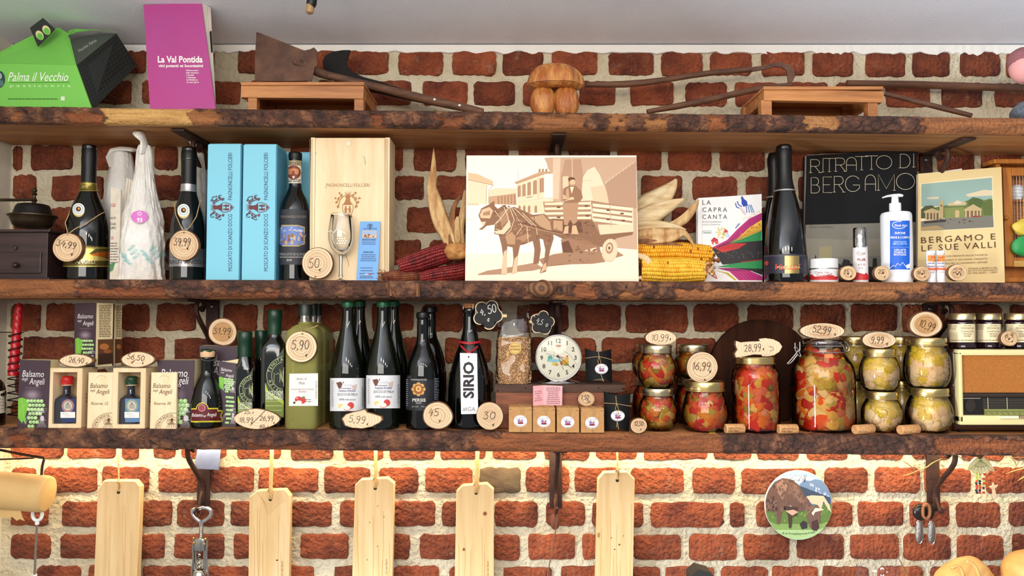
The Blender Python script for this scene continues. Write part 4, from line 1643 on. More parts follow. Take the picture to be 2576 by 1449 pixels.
for i in range(9):
 pr.ell(R.uniform(712, 760), R.uniform(573, 584), R.uniform(2, 6), R.uniform(1.5, 3), R.choice(((190, 200, 226), (214, 190, 170), (150, 166, 210))), 9)
pr.text('MOSCATO DI SCANZO', 706, 643, 6.5, (178, 176, 176), w=64)
pr.lines(706, 766, 647, 647, 1, (200, 190, 180), 1.6, 6, 0)
pr.text('2018', 722, 657, 5.2, (220, 220, 218), w=12)
pr.done('label_print')
# ---- plywood wine case
Yf = .055
x0, x1 = X(778, Yf), X(978, Yf)
z = sz(2, (x0 + x1) / 2)
zt = P(880, 346, Yf).z
t = T('wine_case', 'pale plywood wine case with sliding lid and branded crest', 'case', ((x0 + x1) / 2, Yf + .05, z))
b = B()
th = 11 * S(Yf)
for a, c in ((x0, x0 + th), (x1 - th, x1)):
 b.box(a, c, Yf, Yf + .085, z, zt)
b.box(x0 + th, x1 - th, Yf + .007, Yf + .085, zt - .010, zt)
b.box(x0 + th, x1 - th, Yf + .006, Yf + .085, z, z + .008)
b.box(x0 + th, x1 - th, Yf + .077, Yf + .085, z + .008, zt - .010)
b.done('carcass', m_pale, smooth=0)
b = B()
b.box(x0 + th + .0005, x1 - th - .0005, Yf + .0015, Yf + .0058, z + .0005, zt - .0005, .0005)
b.done('sliding_lid', m_pale, smooth=0)
pr = Pr(flat(Yf), off=.0002)
for a in (779.5, 782.5, 785.5, 968.5, 971.5, 975):
 pr.line([(a, 350), (a, 702)], .9, (150, 116, 70))
pr.done('ply_lines')
pr = Pr(flat(Yf + .0015), off=.0003)
pr.ell(876, 361, 8, 8, (240, 222, 190), 20)
pr.ring(876, 361, 7.5, 7.5, .8, (196, 164, 116), 20)
br = (150, 100, 44)
pr.text('Pagnoncelli Folcieri'.upper(), 821, 470, 8.5, br, w=109)
crest(pr, 875, 514, 34, (170, 112, 52))
for a, c, e, g in ((915, 393, 919, 414), (793, 384, 797, 388), (870, 642, 878, 670), (818, 471, 822, 474)):
 pr.line([(a, c), ((a + e) / 2 + 1.5, (c + g) / 2), (e, g)], .8, (120, 88, 50))
pr.done('branded_print')
wood_slice('round price slice reading 50 leaning on the plywood case', 759, 622, 838, 702, .022, '50', 775, 674, 24, 30, seed=12, jit=.02, inner=.96,
   extra=lambda p: (p.hand('€', 802, 682, 14, INK, 1.4), p.ell(794, 696, 2.4, 2, (120, 84, 40), 10)))
# ---- tasting glass
xg, Yg = X(857, .03), .03
z = sz(2, xg)
t = T('wine_glass', 'small clear stemmed tasting glass in front of the plywood case', 'glass', (xg, Yg, z))
m_gl = thin_glass('glassware', (.985, .985, .98), 1.6, .035)
b = B()
b.lathe(cr(pxprof(857, Yg, [(4, 641), (13, 637), (25, 625), (32, 608), (33.5, 590), (32, 570), (28, 545), (27, 539)]), 5), xg, Yg, 40, cap=False)
b.done('bowl', m_gl, smooth=180)
b = B()
b.lathe(cr(pxprof(857, Yg, [(6, 697), (4.5, 690), (4, 670), (4.5, 650), (5, 640)]), 4), xg, Yg, 20)
b.done('stem', thin_glass('glass_stem', (.93, .92, .88), 1.6, .09), smooth=180)
b = B()
b.lathe([(0.002, z), (.0185, z), (.0185, z + .001), (.008, z + .003), (.004, z + .006)], xg, Yg, 32)
b.done('foot', m_gl, smooth=60)
b = B()
rr = 27 * S(Yg) / 1.03
b.tube([(xg + rr * math.cos(a), Yg + rr * math.sin(a), P(857, 539, Yg).z) for a in [2 * math.pi * i / 36 for i in range(37)]], .0005, 5)
b.done('rim', thin_glass('glass_rim', (.8, .8, .78), 1.5, .25))
pr = Pr(onlathe(xg, Yg, .031), True, 4)
for i in range(3):
 for j in range(4):
  pr.ell(849 + j * 6 + (i % 2) * 3, 600 + i * 6, 2, 1.6, (246, 244, 240), 8)
pr.line([(826, 584), (834, 580), (840, 586), (848, 576)], 1.6, (246, 244, 240))
pr.done('etched_emblem')
# ---- blue leaflet
q = [(906, 557), (957, 557), (950, 703), (896, 703)]
t = qthing('leaflet', 'narrow blue printed leaflet leaning against the plywood case', 'leaflet', q, .035, 2)
a = qslab('sheet', mat('leaflet_blue', (112, 168, 224), .55), q, .035, .05, .0008, 2)
pr = Pr(plane3(a[3], a[2], a[0]))
nv = (30, 44, 80)
crest(pr, 931, 570, 8, nv)
pr.text('PAGNONCELLI FOLCIERI', 914, 577, 3.4, nv, w=34)
pr.rect(911, 581, 948, 599, (202, 176, 150))
pr.rect(913, 583, 946, 590, (150, 176, 214))
R = random.Random(4)
for i in range(12):
 pr.ell(R.uniform(915, 945), R.uniform(590, 597), 2, 2.6, R.choice(((150, 96, 70), (214, 180, 150), (120, 80, 70))), 8)
pr.text('MOSCATO DI SCANZO', 912, 605, 3.4, nv, w=34, bold=.02)
pr.lines(910, 946, 609, 614, 2, (60, 84, 130), 1.4, 8, .3, 'c')
pr.text('UNIQUE & RARE', 914, 636, 3.4, nv, w=25, bold=.02)
pr.lines(906, 948, 641, 656, 4, (50, 70, 120), 1.4, 9, .3, 'c')
pr.lines(904, 942, 674, 688, 3, (50, 70, 120), 1.4, 10, .3, 'c')
pr.rect(918, 689, 927, 691, (240, 240, 240))
pr.rect(927, 689, 934, 691, (220, 60, 60))
pr.lines(904, 940, 695, 699, 2, (50, 70, 120), 1.4, 11, .2, 'c')
pr.done('leaflet_print')
# ---- ears of maize
def cob(label, A, C, r, kern, core, rows=16, per=34, group='dried maize cobs', tip=None, taper=(.55, 1.0, .95, .7), seed=1, flat_=1.0):
 """A husked ear from A (butt) to C (tip), world points."""
 ax = (C - A)
 L = ax.length
 ax.normalize()
 s = ax.cross(Vector((0, 0, 1)))
 s.normalize()
 up = s.cross(ax)
 t = T('maize_cob', label, 'maize', (A + C) / 2 - Vector((0, 0, r * .95)), group)
 def rad(u):
  f = u * 3
  i = min(2, int(f))
  w_ = f - i
  return r * (taper[i] * (1 - w_) + taper[i + 1] * w_)
 b = B()
 b.tube([A + ax * L * k / 10 for k in range(11)], [rad(k / 10) * .93 for k in range(11)], 16)
 b.done('core', core)
 R = random.Random(seed)
 me = bpy.data.meshes.new('kernels')
 V, Fc = [], []
 for i in range(rows):
  for j in range(per):
   u = (j + .5 + (.5 if i % 2 else 0) + R.uniform(-.08, .08)) / (per + .5)
   if u > .985 or R.random() < .006:
    continue
   rr = rad(u)
   a = 2 * math.pi * i / rows + .04 * math.sin(u * 9 + seed)
   n = s * math.cos(a) + up * math.sin(a)
   tg = -s * math.sin(a) + up * math.cos(a)
   c = A + ax * (L * u) + n * rr * .93
   hw = math.pi * rr / rows * .93
   hl = L / per * .49
   h = rr * .15 + R.uniform(-.0003, .0003)
   k0 = len(V)
   for (ea, eb, hh) in ((1, 1, -.002), (.95, .95, h * .55), (.55, .55, h)):
    for sa, sb in ((-1, -1), (1, -1), (1, 1), (-1, 1)):
     V.append(c + tg * (hw * ea * sa) + ax * (hl * eb * sb) + n * hh)
   for lv in (0, 4):
    for q_ in range(4):
     w2 = (q_ + 1) % 4
     Fc.append((k0 + lv + q_, k0 + lv + w2, k0 + lv + 4 + w2, k0 + lv + 4 + q_))
   Fc.append((k0 + 8, k0 + 9, k0 + 10, k0 + 11))
 me.from_pydata([tuple(v) for v in V], [], Fc)
 me.shade_smooth()
 o = link('kernels', me, t, None, [kern])
 o['kind'] = 'stuff'
 return t, (A, ax, s, up, L, rad)
m_redk = mat('red_kernel', (142, 34, 32), .25, c2=(86, 16, 18), ns=60, coat=.2, lo=.3, hi=.7)
m_redc = mat('red_cob', (96, 40, 30), .8)
m_yelk = mat('yellow_kernel', (240, 186, 40), .3, c2=(222, 146, 22), ns=55, coat=.2, lo=.3, hi=.7)
m_yelc = mat('yellow_cob', (150, 84, 24), .8)
m_husk = mat('dry_husk', (222, 188, 134), .7, c2=(176, 126, 74), ns=5, st=(14, 14, 2), bump=.35, bs=40)
m_huskp = mat('pale_husk', (236, 214, 170), .7, c2=(204, 170, 118), ns=5, st=(2, 10, 14), bump=.35, bs=40)
m_huskd = mat('brown_husk', (158, 104, 62), .75, c2=(110, 70, 42), ns=6, st=(10, 10, 2), bump=.4, bs=40)
def husk(pts, wd, m, seed=0, curl=.25):
 """A dry leaf: px, py, Y along its spine, half widths in px."""
 sp = cr([(P(a, c, y).x, P(a, c, y).y, P(a, c, y).z) for a, c, y in pts], 4)
 ws = cr([(w_, 0) for w_ in wd], 4)
 n = len(sp)
 b = B()
 R = random.Random(seed)
 ph = R.uniform(0, 6)
 def fn(u, v):
  i = min(n - 1, int(round(v * (n - 1))))
  p = Vector(sp[i])
  tn = Vector(sp[min(i + 1, n - 1)]) - Vector(sp[max(i - 1, 0)])
  tn.normalize()
  side = tn.cross(Vector((0, -1, 0)))
  side.normalize()
  w_ = ws[i][0] * S(.1)
  q = (u - .5) * 2
  return p + side * (q * w_) + Vector((0, curl * w_ * q * q + .15 * w_ * math.sin(q * 5 + ph + v * 3) + .0012, 0))
 b.grid(fn, 8, n - 1)
 o = b.done('husk_leaf', m, smooth=180)
 md = o.modifiers.new('thickness', 'SOLIDIFY')
 md.thickness = .0008
 return o
tc, fr_ = cob('dark red maize cob with upright dry husk, topmost of the red ones', P(1130, 634, .078), P(1003, 674, .058), .0255, m_redk, m_redc, 16, 32, taper=(.9, 1, .95, .72), seed=2)
husk([(1140, 650, .08), (1128, 600, .09), (1110, 560, .10), (1095, 510, .11), (1086, 470, .12), (1090, 430, .13), (1091, 372, .14)], (10, 17, 21, 19, 12, 8, 1), m_husk, 1, .12)
husk([(1134, 612, .085), (1136, 560, .10), (1142, 520, .11), (1160, 490, .12)], (6, 8, 6, 4), m_huskd, 2)
husk([(1158, 625, .085), (1158, 580, .10), (1165, 530, .11), (1172, 480, .12), (1176, 500, .11)], (14, 10, 8, 5, 2), m_husk, 3)
husk([(1150, 610, .09), (1148, 570, .10), (1152, 545, .10)], (10, 9, 3), m_husk, 31)
b = B()
c = P(1148, 632, .06)
b.ball(c, (.030, .028, .021), 3, jit=.3, seed=3)
b.done('husk_base', mat('husk_bulb', (206, 150, 84), .7, c2=(166, 108, 56), ns=6, st=(10, 10, 10), bump=.5, bs=40), org=c)
cob('dark red maize cob lying lowest behind the sepia photograph', P(1178, 680, .092), P(1054, 701, .05), .0205, m_redk, m_redc, 15, 32, taper=(1, 1, .95, .7), seed=5)
cob('withered dark maize cob with straw tip beside the leaflet', P(1068, 690, .082), P(962, 696, .036), .0145, mat('dull_kernel', (96, 32, 24), .6, c2=(140, 84, 50), ns=40), m_redc, 14, 26, taper=(1, 1, .95, .6), seed=9)
b = B()
R = random.Random(3)
for i in range(26):
 a = P(962 + R.uniform(-3, 14), 694 + R.uniform(-10, 8), .036 + R.uniform(-.012, .012))
 b.tube([a, a + Vector((R.uniform(-.016, -.002), R.uniform(-.008, .004), R.uniform(-.010, .010)))], .0008, 4)
b.done('silk_tuft', m_huskd)
cob('yellow maize cob lying uppermost beside the sepia photograph', P(1590, 642, .105), P(1790, 646, .092), .033, m_yelk, m_yelc, 18, 36, taper=(.95, 1, 1, .80), seed=3)
b = B()
for i in range(30):
 a = P(1800 + R.uniform(-14, 10), 645 + R.uniform(-14, 14), .082 + R.uniform(-.02, .01))
 b.ball(a, (.004, .004, .003), 1)
b.done('bare_tip', mat('cob_tip', (172, 112, 66), .85, c2=(132, 80, 46), ns=80))
for j, (pts, wd, mm) in enumerate((
  ([(1596, 560, .12), (1625, 525, .12), (1660, 500, .12), (1690, 470, .125), (1702, 450, .13)], (14, 34, 30, 16, 3), m_huskp),
  ([(1590, 560, .115), (1640, 540, .11), (1690, 515, .11), (1722, 500, .11)], (24, 26, 14, 2), m_huskp),
  ([(1592, 570, .10), (1640, 566, .09), (1690, 572, .085), (1726, 578, .08)], (12, 14, 12, 2), m_huskp),
  ([(1592, 595, .09), (1640, 592, .075), (1690, 590, .07), (1720, 585, .07), (1735, 600, .07), (1748, 622, .07)], (16, 20, 18, 8, 5, 1), m_husk),
  ([(1592, 612, .085), (1650, 608, .075), (1720, 618, .07)], (8, 9, 1), m_huskd),
  ([(1680, 572, .09), (1720, 552, .095), (1748, 520, .10), (1758, 502, .10)], (8, 12, 8, 1), m_husk))):
 husk(pts, wd, mm, 20 + j, .2)
cob('yellow maize cob lying lowest, in front of the landscape picture book', P(1612, 680, .046), P(1775, 682, .036), .030, mat('pale_yellow_kernel', (244, 202, 66), .3, c2=(230, 168, 34), ns=55, coat=.2), m_yelc, 17, 36, taper=(.95, 1, 1, .78), seed=7)
b = B()
for i in range(34):
 a = P(1786 + R.uniform(-18, 12), 676 + R.uniform(-16, 16), .025 + R.uniform(-.012, .012))
 b.ball(a, (.0048, .004, .0042), 1)
b.done('chaffy_tip', mat('chaff', (214, 176, 128), .8, c2=(160, 104, 60), ns=120, lo=.4, hi=.6))
husk([(1600, 640, .04), (1625, 650, .022), (1636, 672, .018), (1630, 692, .02), (1605, 700, .03)], (5, 8, 9, 7, 3), m_huskp, 41)
# ---- sepia photograph on canvas
q = [(1174, 391), (1601, 391), (1607, 704), (1170, 704)]
t = qthing('photo_canvas', 'sepia photograph on canvas of a horse, a cart and its driver', 'picture', q, .028, 2)
a = qslab('canvas', mat('canvas_edge', (240, 222, 200), .7), q, .028, .05, .018, 2)
pr = Pr(plane3(a[3], a[2], a[0]), off=.0006, lay=.00006)
def zc_(pts):
 return [(940 + p[0] / 3.45, 350 + p[1] / 3.45) for p in pts]
def pg(c, *pts):
 pr.poly(zc_(pts), c)
def ln(c, wd, *pts):
 pr.line(zc_(pts), wd, c)
S0, S1, S2, S3, S4, S5, S6 = (252, 240, 224), (244, 218, 184), (226, 192, 152), (204, 164, 130), (178, 136, 106), (148, 108, 82), (116, 80, 62)
pg(S0, (806, 146), (2276, 146), (2296, 1220), (796, 1220))
pg((254, 232, 204), (800, 1000), (2290, 960), (2296, 1218), (797, 1218))
# left house
pg(S2, (820, 290), (905, 305), (1035, 365), (1038, 400), (818, 350))
pg(S1, (818, 350), (985, 396), (985, 562), (812, 572))
ln(S4, 1.2, (818, 352), (1038, 402))
ln(S4, .8, (980, 400), (978, 560))
ln(S5, .8, (1036, 402), (1000, 440), (998, 560))
pg(S2, (812, 560), (912, 562), (912, 574), (810, 572))
# middle row
pg((240, 214, 178), (1000, 445), (1060, 425), (1240, 430), (1240, 472), (1000, 500))
pg(S3, (1000, 500), (1235, 470), (1240, 575), (1000, 562))
for i in range(6):
 pg(S4, (1075 + i * 28, 500 - i * 4), (1092 + i * 28, 498 - i * 4), (1092 + i * 28, 565), (1075 + i * 28, 562))
ln(S4, .7, (1255, 280), (1255, 350))
# centre house
pg(S3, (1222, 375), (1440, 285), (1555, 278), (1555, 300), (1240, 392))
pg(S1, (1240, 392), (1480, 305), (1480, 520), (1242, 552))
pg(S0, (1480, 305), (1555, 298), (1555, 512), (1480, 520))
ln(S4, 1.1, (1224, 384), (1478, 302))
for x0, x1, y0, y1 in ((1250, 1276, 412, 505), (1290, 1318, 398, 500), (1334, 1364, 382, 492), (1384, 1416, 366, 482), (1440, 1476, 346, 466)):
 pg(S4, (x0, y0), ((x0 + x1) / 2, y0 - 8), (x1, y0 - 8), (x1, y1 - 6), (x0, y1))
 ln(S2, .6, ((x0 + x1) / 2, y0 - 4), ((x0 + x1) / 2, y1))
ln(S4, .8, (1428, 330), (1428, 520))
ln(S2, 1.3, (1242, 552), (1480, 514), (1560, 510))
pg((240, 216, 178), (1242, 556), (1560, 514), (1560, 645), (1262, 640))
for x0 in (1254, 1296, 1338, 1396):
 pg(S4, (x0, 590), (x0 + 11, 572), (x0 + 22, 586), (x0 + 22, 640), (x0, 640))
ln(S5, 1.5, (1325, 508), (1378, 500))
for x0 in (1432, 1460, 1490):
 pg(S4, (x0, 262), (x0 + 16, 256), (x0 + 16, 284), (x0, 288))
# barn with arches
pg((206, 170, 142), (1480, 165), (1540, 160), (2277, 158), (2288, 960), (2100, 945), (1560, 760), (1555, 296), (1515, 262), (1500, 205))
pg((226, 196, 166), (1556, 165), (1622, 165), (1606, 520), (1556, 520))
pg((190, 150, 122), (1626, 320), (1660, 180), (1800, 175), (1820, 330), (1790, 560), (1622, 560))
pg((234, 204, 168), (1640, 325), (1690, 322), (1690, 420), (1640, 430))
ln((224, 188, 156), 2.2, (1722, 165), (1724, 335))
pg((244, 218, 186), (1915, 240), (1855, 270), (1816, 330), (1796, 560), (2042, 576), (2036, 500), (1960, 305))
pg((232, 200, 164), (1880, 420), (1910, 560), (2042, 576), (2036, 500), (1990, 400))
for i in range(6):
 ln(S3, .8, (1810 + i * 16, 372 - i * 2), (1818 + i * 16, 362 - i * 2))
pg((188, 150, 124), (2276, 196), (2180, 262), (2100, 310), (2010, 392), (2044, 576), (2284, 604))
for i in range(9):
 xx = 2010 + i * 29
 yy = 385 - i * 21
 ln((232, 204, 174), 2.0, (xx, yy), (xx + 20, yy - 26 + i))
# cart
pg((176, 136, 106), (1470, 545), (1895, 535), (2256, 596), (2256, 806), (1965, 832), (1700, 830), (1500, 742))
for i in range(4):
 y = 552 + i * 42
 pg((246, 222, 188), (1482, y), (1885, y - 6), (1888, y + 16), (1486, y + 22))
 pg((248, 226, 194), (1898, y + 6), (2250, y + 46 + i * 2), (2250, y + 72 + i * 2), (1902, y + 34))
pg((240, 212, 176), (1945, 742), (2252, 742), (2252, 804), (1965, 830))
ln((236, 206, 170), 3, (1880, 540), (1912, 780))
ln((240, 214, 180), 3, (2248, 596), (2250, 800))
ln((206, 170, 138), 2, (2050, 580), (2060, 760))
for x0, y0 in ((1590, 585), (1700, 580), (1830, 575), (1590, 672), (1840, 660), (2020, 610), (2140, 640), (2020, 690), (2150, 700)):
 pg(S6, (x0, y0), (x0 + 30, y0), (x0 + 30, y0 + 14), (x0, y0 + 14))
pg(S5, (1480, 700), (1560, 690), (1900, 705), (1962, 832), (2252, 806), (2246, 830), (2110, 860), (2000, 935), (1900, 940), (1650, 870), (1500, 800))
pg((200, 160, 124), (1560, 706), (1640, 712), (1640, 800), (1560, 780))
pg(S6, (1640, 720), (1800, 715), (1815, 812), (1640, 815))
pg((166, 124, 96), (1625, 870), (1700, 860), (1960, 930), (1975, 1000), (1640, 1000))
pg((236, 206, 172), (1830, 966), (1930, 940), (1938, 975), (1830, 972))
pg(S6, (1630, 900), (1690, 880), (1740, 1000), (1650, 1005))
pg((160, 118, 90), (1780, 850), (1905, 905), (1830, 915), (1780, 880))
# shadows on the road
pg((170, 130, 102), (1434, 1045), (1560, 1000), (1660, 985), (1985, 985), (2010, 1066), (1900, 1082), (1720, 1086), (1480, 1108))
pg((180, 140, 112), (905, 1172), (985, 1142), (1110, 1124), (1250, 1100), (1400, 1072), (1470, 1120), (1380, 1142), (1240, 1152), (1100, 1174), (905, 1180))
pg((172, 132, 104), (2070, 945), (2170, 1010), (2100, 1030), (2060, 1000))
ln(S5, 1.0, (1470, 1110), (1660, 1080))
# wheel
pr.ell(940 + 2048 / 3.45, 350 + 966 / 3.45, 20, 29.5, (238, 208, 174), 30, 8)
for i in range(22):
 an = math.radians(i * 16.4)
 ln(S3, 1.1, (2048 + 58 * math.cos(an), 966 + 88 * math.sin(an)), (2048 + 70 * math.cos(an), 966 + 102 * math.sin(an)))
pr.ell(940 + 2046 / 3.45, 350 + 946 / 3.45, 9.5, 14.5, S4, 24, 8)
pr.ell(940 + 2044 / 3.45, 350 + 944 / 3.45, 6, 9.5, (232, 200, 166), 20, 8)
pr.ell(940 + 2044 / 3.45, 350 + 946 / 3.45, 2.6, 4, S6, 14)
# horse
pg(S5, (910, 662), (935, 602), (1000, 568), (1046, 536), (1052, 582), (1078, 606), (1130, 572), (1170, 604), (1220, 588), (1300, 622), (1380, 658), (1480, 648), (1545, 715), (1562, 862),
 (1532, 962), (1510, 1080), (1494, 1150), (1442, 1166), (1450, 1128), (1478, 1080), (1490, 960), (1470, 872), (1440, 862), (1450, 962), (1432, 1080), (1384, 1086), (1396, 962), (1380, 884),
 (1310, 912), (1270, 922), (1252, 1010), (1244, 1160), (1196, 1170), (1214, 1050), (1206, 940), (1160, 930), (1152, 1050), (1156, 1174), (1104, 1176), (1126, 1040), (1110, 922), (1086, 832),
 (1046, 822), (1052, 742), (982, 752), (942, 786), (912, 786), (950, 755), (926, 702))
HORSE = [(1052, 600), (1130, 575), (1220, 592), (1380, 660), (1480, 650), (1545, 715), (1560, 860), (1530, 940), (1470, 872), (1380, 884), (1310, 910), (1160, 920), (1086, 832), (1050, 740)]
pr.dabs(zc_(HORSE), 110, ((164, 124, 94), (136, 98, 74), (172, 132, 100), (128, 90, 68)), 5, 2.6, 3)
pr.dabs(zc_([(1500, 742), (1900, 705), (1962, 832), (1940, 930), (1980, 1060), (1700, 1080), (1640, 880)]), 40, ((140, 102, 78), (160, 120, 92), (130, 94, 72)), 6, 2.5, 5)
pg((228, 190, 152), (920, 660), (942, 612), (1006, 590), (1036, 622), (1010, 690), (930, 686))
pg(S4, (950, 640), (1010, 620), (1010, 660), (952, 665))
pg((236, 206, 170), (918, 700), (940, 720), (975, 715), (960, 750), (920, 782), (950, 752))
pg((228, 192, 156), (1128, 980), (1154, 960), (1158, 1172), (1106, 1174))
pg((228, 192, 156), (1222, 1040), (1250, 1010), (1244, 1160), (1198, 1168))
pg((220, 180, 142), (1474, 1090), (1496, 1070), (1500, 1130), (1446, 1164))
pg((192, 150, 114), (1140, 846), (1196, 806), (1232, 840), (1226, 916), (1162, 914))
pg((180, 138, 106), (1240, 860), (1330, 820), (1370, 840), (1300, 890))
pg((196, 156, 120), (1360, 680), (1470, 655), (1530, 720), (1545, 800), (1450, 760))
pg(S4, (1090, 640), (1160, 600), (1180, 700), (1110, 760))
for pts in (((1130, 590), (1160, 660), (1180, 760), (1130, 820)), ((1180, 590), (1220, 700), (1190, 790), (1150, 830)), ((1200, 600), (1290, 760), (1240, 830)), ((1220, 600), (1390, 760), (1560, 800)),
   ((1050, 620), (1110, 700), (1050, 740)), ((1060, 780), (1120, 800), (1170, 740)), ((1170, 600), (1100, 690), (1060, 730)), ((1290, 640), (1410, 760), (1420, 830)), ((1240, 680), (1330, 760), (1345, 930))):
 ln((244, 214, 178), 1.5, *pts)
for pts in (((1210, 640), (1280, 720), (1380, 790)), ((1080, 640), (1040, 600)), ((1390, 660), (1400, 740))):
 ln(S6, 1.2, *pts)
pg((238, 208, 172), (1046, 800), (1110, 790), (1180, 700), (1190, 760), (1130, 826), (1060, 822))
ln(S6, 2.6, (1260, 720), (1500, 790), (1700, 830))
ln((214, 174, 136), 1.0, (1250, 740), (1500, 800), (1640, 826))
# driver
pg((188, 146, 114), (1640, 558), (1776, 548), (1764, 720), (1730, 746), (1704, 684), (1684, 748), (1652, 745))
pg((222, 180, 140), (1660, 760), (1692, 752), (1688, 820), (1644, 824))
pg((222, 180, 140), (1722, 752), (1756, 748), (1778, 826), (1716, 826))
pg((160, 118, 90), (1655, 425), (1702, 402), (1752, 405), (1802, 452), (1814, 512), (1780, 552), (1650, 556), (1640, 500))
pg((216, 176, 138), (1640, 480), (1680, 500), (1720, 512), (1710, 530), (1640, 520))
pg((200, 160, 124), (1668, 440), (1690, 420), (1700, 520), (1668, 510))
pg((248, 226, 196), (1704, 416), (1738, 414), (1718, 476))
pr.ell(940 + 1726 / 3.45, 350 + 374 / 3.45, 6.6, 9, (232, 194, 154), 18)
pg(S6, (1684, 345), (1705, 330), (1740, 336), (1752, 358), (1730, 352), (1706, 358), (1698, 372))
ln(S6, 1.0, (1716, 374), (1722, 374))
ln(S6, 1.0, (1732, 374), (1738, 374))
ln(S6, 1.2, (1720, 394), (1734, 394))
pr.ell(940 + 1722 / 3.45, 350 + 516 / 3.45, 5, 3.4, (236, 200, 162), 12)
ln((246, 218, 182), 1.2, (1480, 560), (1640, 545), (1720, 520))
for i in range(4):
 ln((250, 232, 206), .8, (806, 690 + i * 3), (860, 692 + i * 3))
pr.done('sepia_print', m=print_mat('matte_print', .75, 0, .2))
# ---- landscape picture book
q = [(1755, 499), (1916, 488), (1918, 706), (1755, 706)]
t = qthing('picture_book', 'white picture book with colourful striped fields on its cover', 'book', q, .137, 2)
a = qslab('front_cover', mat('gloss_white_card', (244, 244, 242), .35), q, .137, .17, .003, 2)
b = B()
b.slab([p + Vector((.003, .0032, .002)) if i in (0, 3) else p + Vector((-.003, .0032, -.001)) for i, p in enumerate(a)], Vector((0, .012, 0)))
b.done('page_block', mat('page_edges', 0), smooth=0)
b = B()
b.slab([p + Vector((0, .0156, 0)) for p in a], Vector((0, .002, 0)))
b.done('back_cover', mat('gloss_white_card', 0), smooth=0)
pr = Pr(plane3(a[3], a[2], a[0]), off=.0005, lay=.00006)
def zb_(X_, Y_):
 return (1580 + X_ / 3.45, 350 + Y_ / 3.45)
def pb(c, *pts):
 pr.poly([zb_(*p) for p in pts], c)
def lb(c, wd, *pts):
 pr.line([zb_(*p) for p in pts], wd, c)
pr.line([(1766, 499), (1766, 705)], 1.0, (214, 212, 208))
for s, y in (('LA', 515), ('CAPRA', 533), ('CANTA', 551)):
 pr.text(s, 1767, y, 11, (50, 46, 46), w={'LA': 21, 'CAPRA': 62, 'CANTA': 62}[s], space=1.4)
pr.text('RUGGE QUARENGHI', 1767, 560, 3.6, (120, 116, 116), w=48)
pr.text('LUCIO SCHIAVON', 1767, 567, 3.6, (120, 116, 116), w=45)
pr.line([(1767, 581), (1790, 581), (1790, 587), (1767, 587), (1767, 581)], .6, (60, 60, 60))
pr.text('Tipopittori', 1769, 586, 3.4, (50, 50, 50), w=20)
mag, dkm, yel, grn, dk, red = (190, 44, 122), (96, 24, 76), (240, 196, 72), (52, 158, 88), (44, 40, 42), (208, 52, 50)
pb(mag, (720, 945), (860, 875), (950, 780), (1050, 690), (1160, 640), (1160, 700), (1060, 760), (960, 850), (880, 900), (760, 950))
pb(yel, (880, 900), (960, 850), (1060, 760), (1160, 700), (1160, 800), (1080, 840), (960, 880))
pb(grn, (880, 905), (1000, 860), (1160, 795), (1160, 885), (900, 905))
pb(dk, (730, 950), (880, 905), (1162, 880), (1163, 1060), (820, 1090), (760, 1000))
pb(red, (740, 940), (900, 905), (1030, 905), (960, 950), (820, 985))
pb(grn, (770, 1110), (880, 1085), (1163, 1048), (1163, 1130), (880, 1115))
pb((150, 30, 40), (980, 1062), (1163, 1042), (1163, 1052), (980, 1072))
pb(dk, (760, 1115), (1163, 1125), (1163, 1180), (1100, 1150), (900, 1118))
pb(mag, (770, 1120), (900, 1118), (1050, 1140), (1163, 1190), (1165, 1225), (960, 1225), (880, 1150))
pb((196, 176, 60), (760, 1140), (870, 1160), (945, 1225), (920, 1225), (850, 1170))
pb(dk, (1080, 1150), (1163, 1180), (1165, 1130), (1090, 1130))
for i in range(5):
 d = i * 12
 lb(dkm, .7, (760 + d * .4, 945 - d * .1), (880 + d * .5, 885 + d * .2), (960 + d * .6, 800 + d), (1060 + d * .3, 705 + d), (1160, 648 + d * .9))
 lb(dkm, .8, (790 + i * 26, 1122), (920 + i * 30, 1145), (990 + i * 34, 1222))
for i in range(22):
 x = 900 + i * 12
 lb((24, 96, 56), .8, (x - 20, 900 - i * .6), (x + 10, 872 - i * 4.2))
 lb((28, 104, 60), .9, (880 + i * 13, 1080 - i * 1.4), (886 + i * 13, 1112 + i * .8))
for i in range(9):
 lb((130, 24, 30), .8, (770 + i * 24, 960 - i * 2), (830 + i * 22, 910 + i * .6))
for i in range(7):
 lb((200, 140, 50), .8, (920 + i * 20, 880 - i * 8), (1160, 740 + i * 9))
R = random.Random(2)
for i in range(9):
 x, y = 970 + i * 20 + R.uniform(-8, 8), 850 - i * 14 + R.uniform(-10, 14)
 pr.ell(*zb_(x, y), 2.6, 3, (206, 130, 52), 10)
for i in range(24):
 pr.ell(*zb_(1000 + i * 6.6 + R.uniform(-5, 5), 700 - i * 3.4 + R.uniform(-12, 10)), .8, .8, (216, 168, 40), 6)
 pr.ell(*zb_(R.uniform(840, 1160), R.uniform(975, 1030)), .6, .9, (170, 176, 170), 6)
# goat
bl = (42, 72, 176)
pb(bl, (990, 495), (1004, 520), (1030, 540), (1036, 575), (1000, 588), (984, 560), (984, 520))
for x in (1030, 1045, 1060, 1072):
 lb((40, 100, 180), 1.6, (x - 8, 570), (x + (x - 1030) * .5, 640))
lb(bl, 2, (988, 496), (980, 520))
pb((246, 240, 236), (965, 598), (1000, 585), (1022, 610), (1020, 655), (1005, 650), (985, 625))
lb((206, 80, 80), .9, (985, 600), (1012, 640))
lb((206, 80, 80), .9, (972, 600), (1000, 640), (1020, 660))
lb(bl, 2.2, (965, 600), (940, 590), (930, 555))
lb(bl, 2.2, (985, 588), (958, 570), (946, 540))
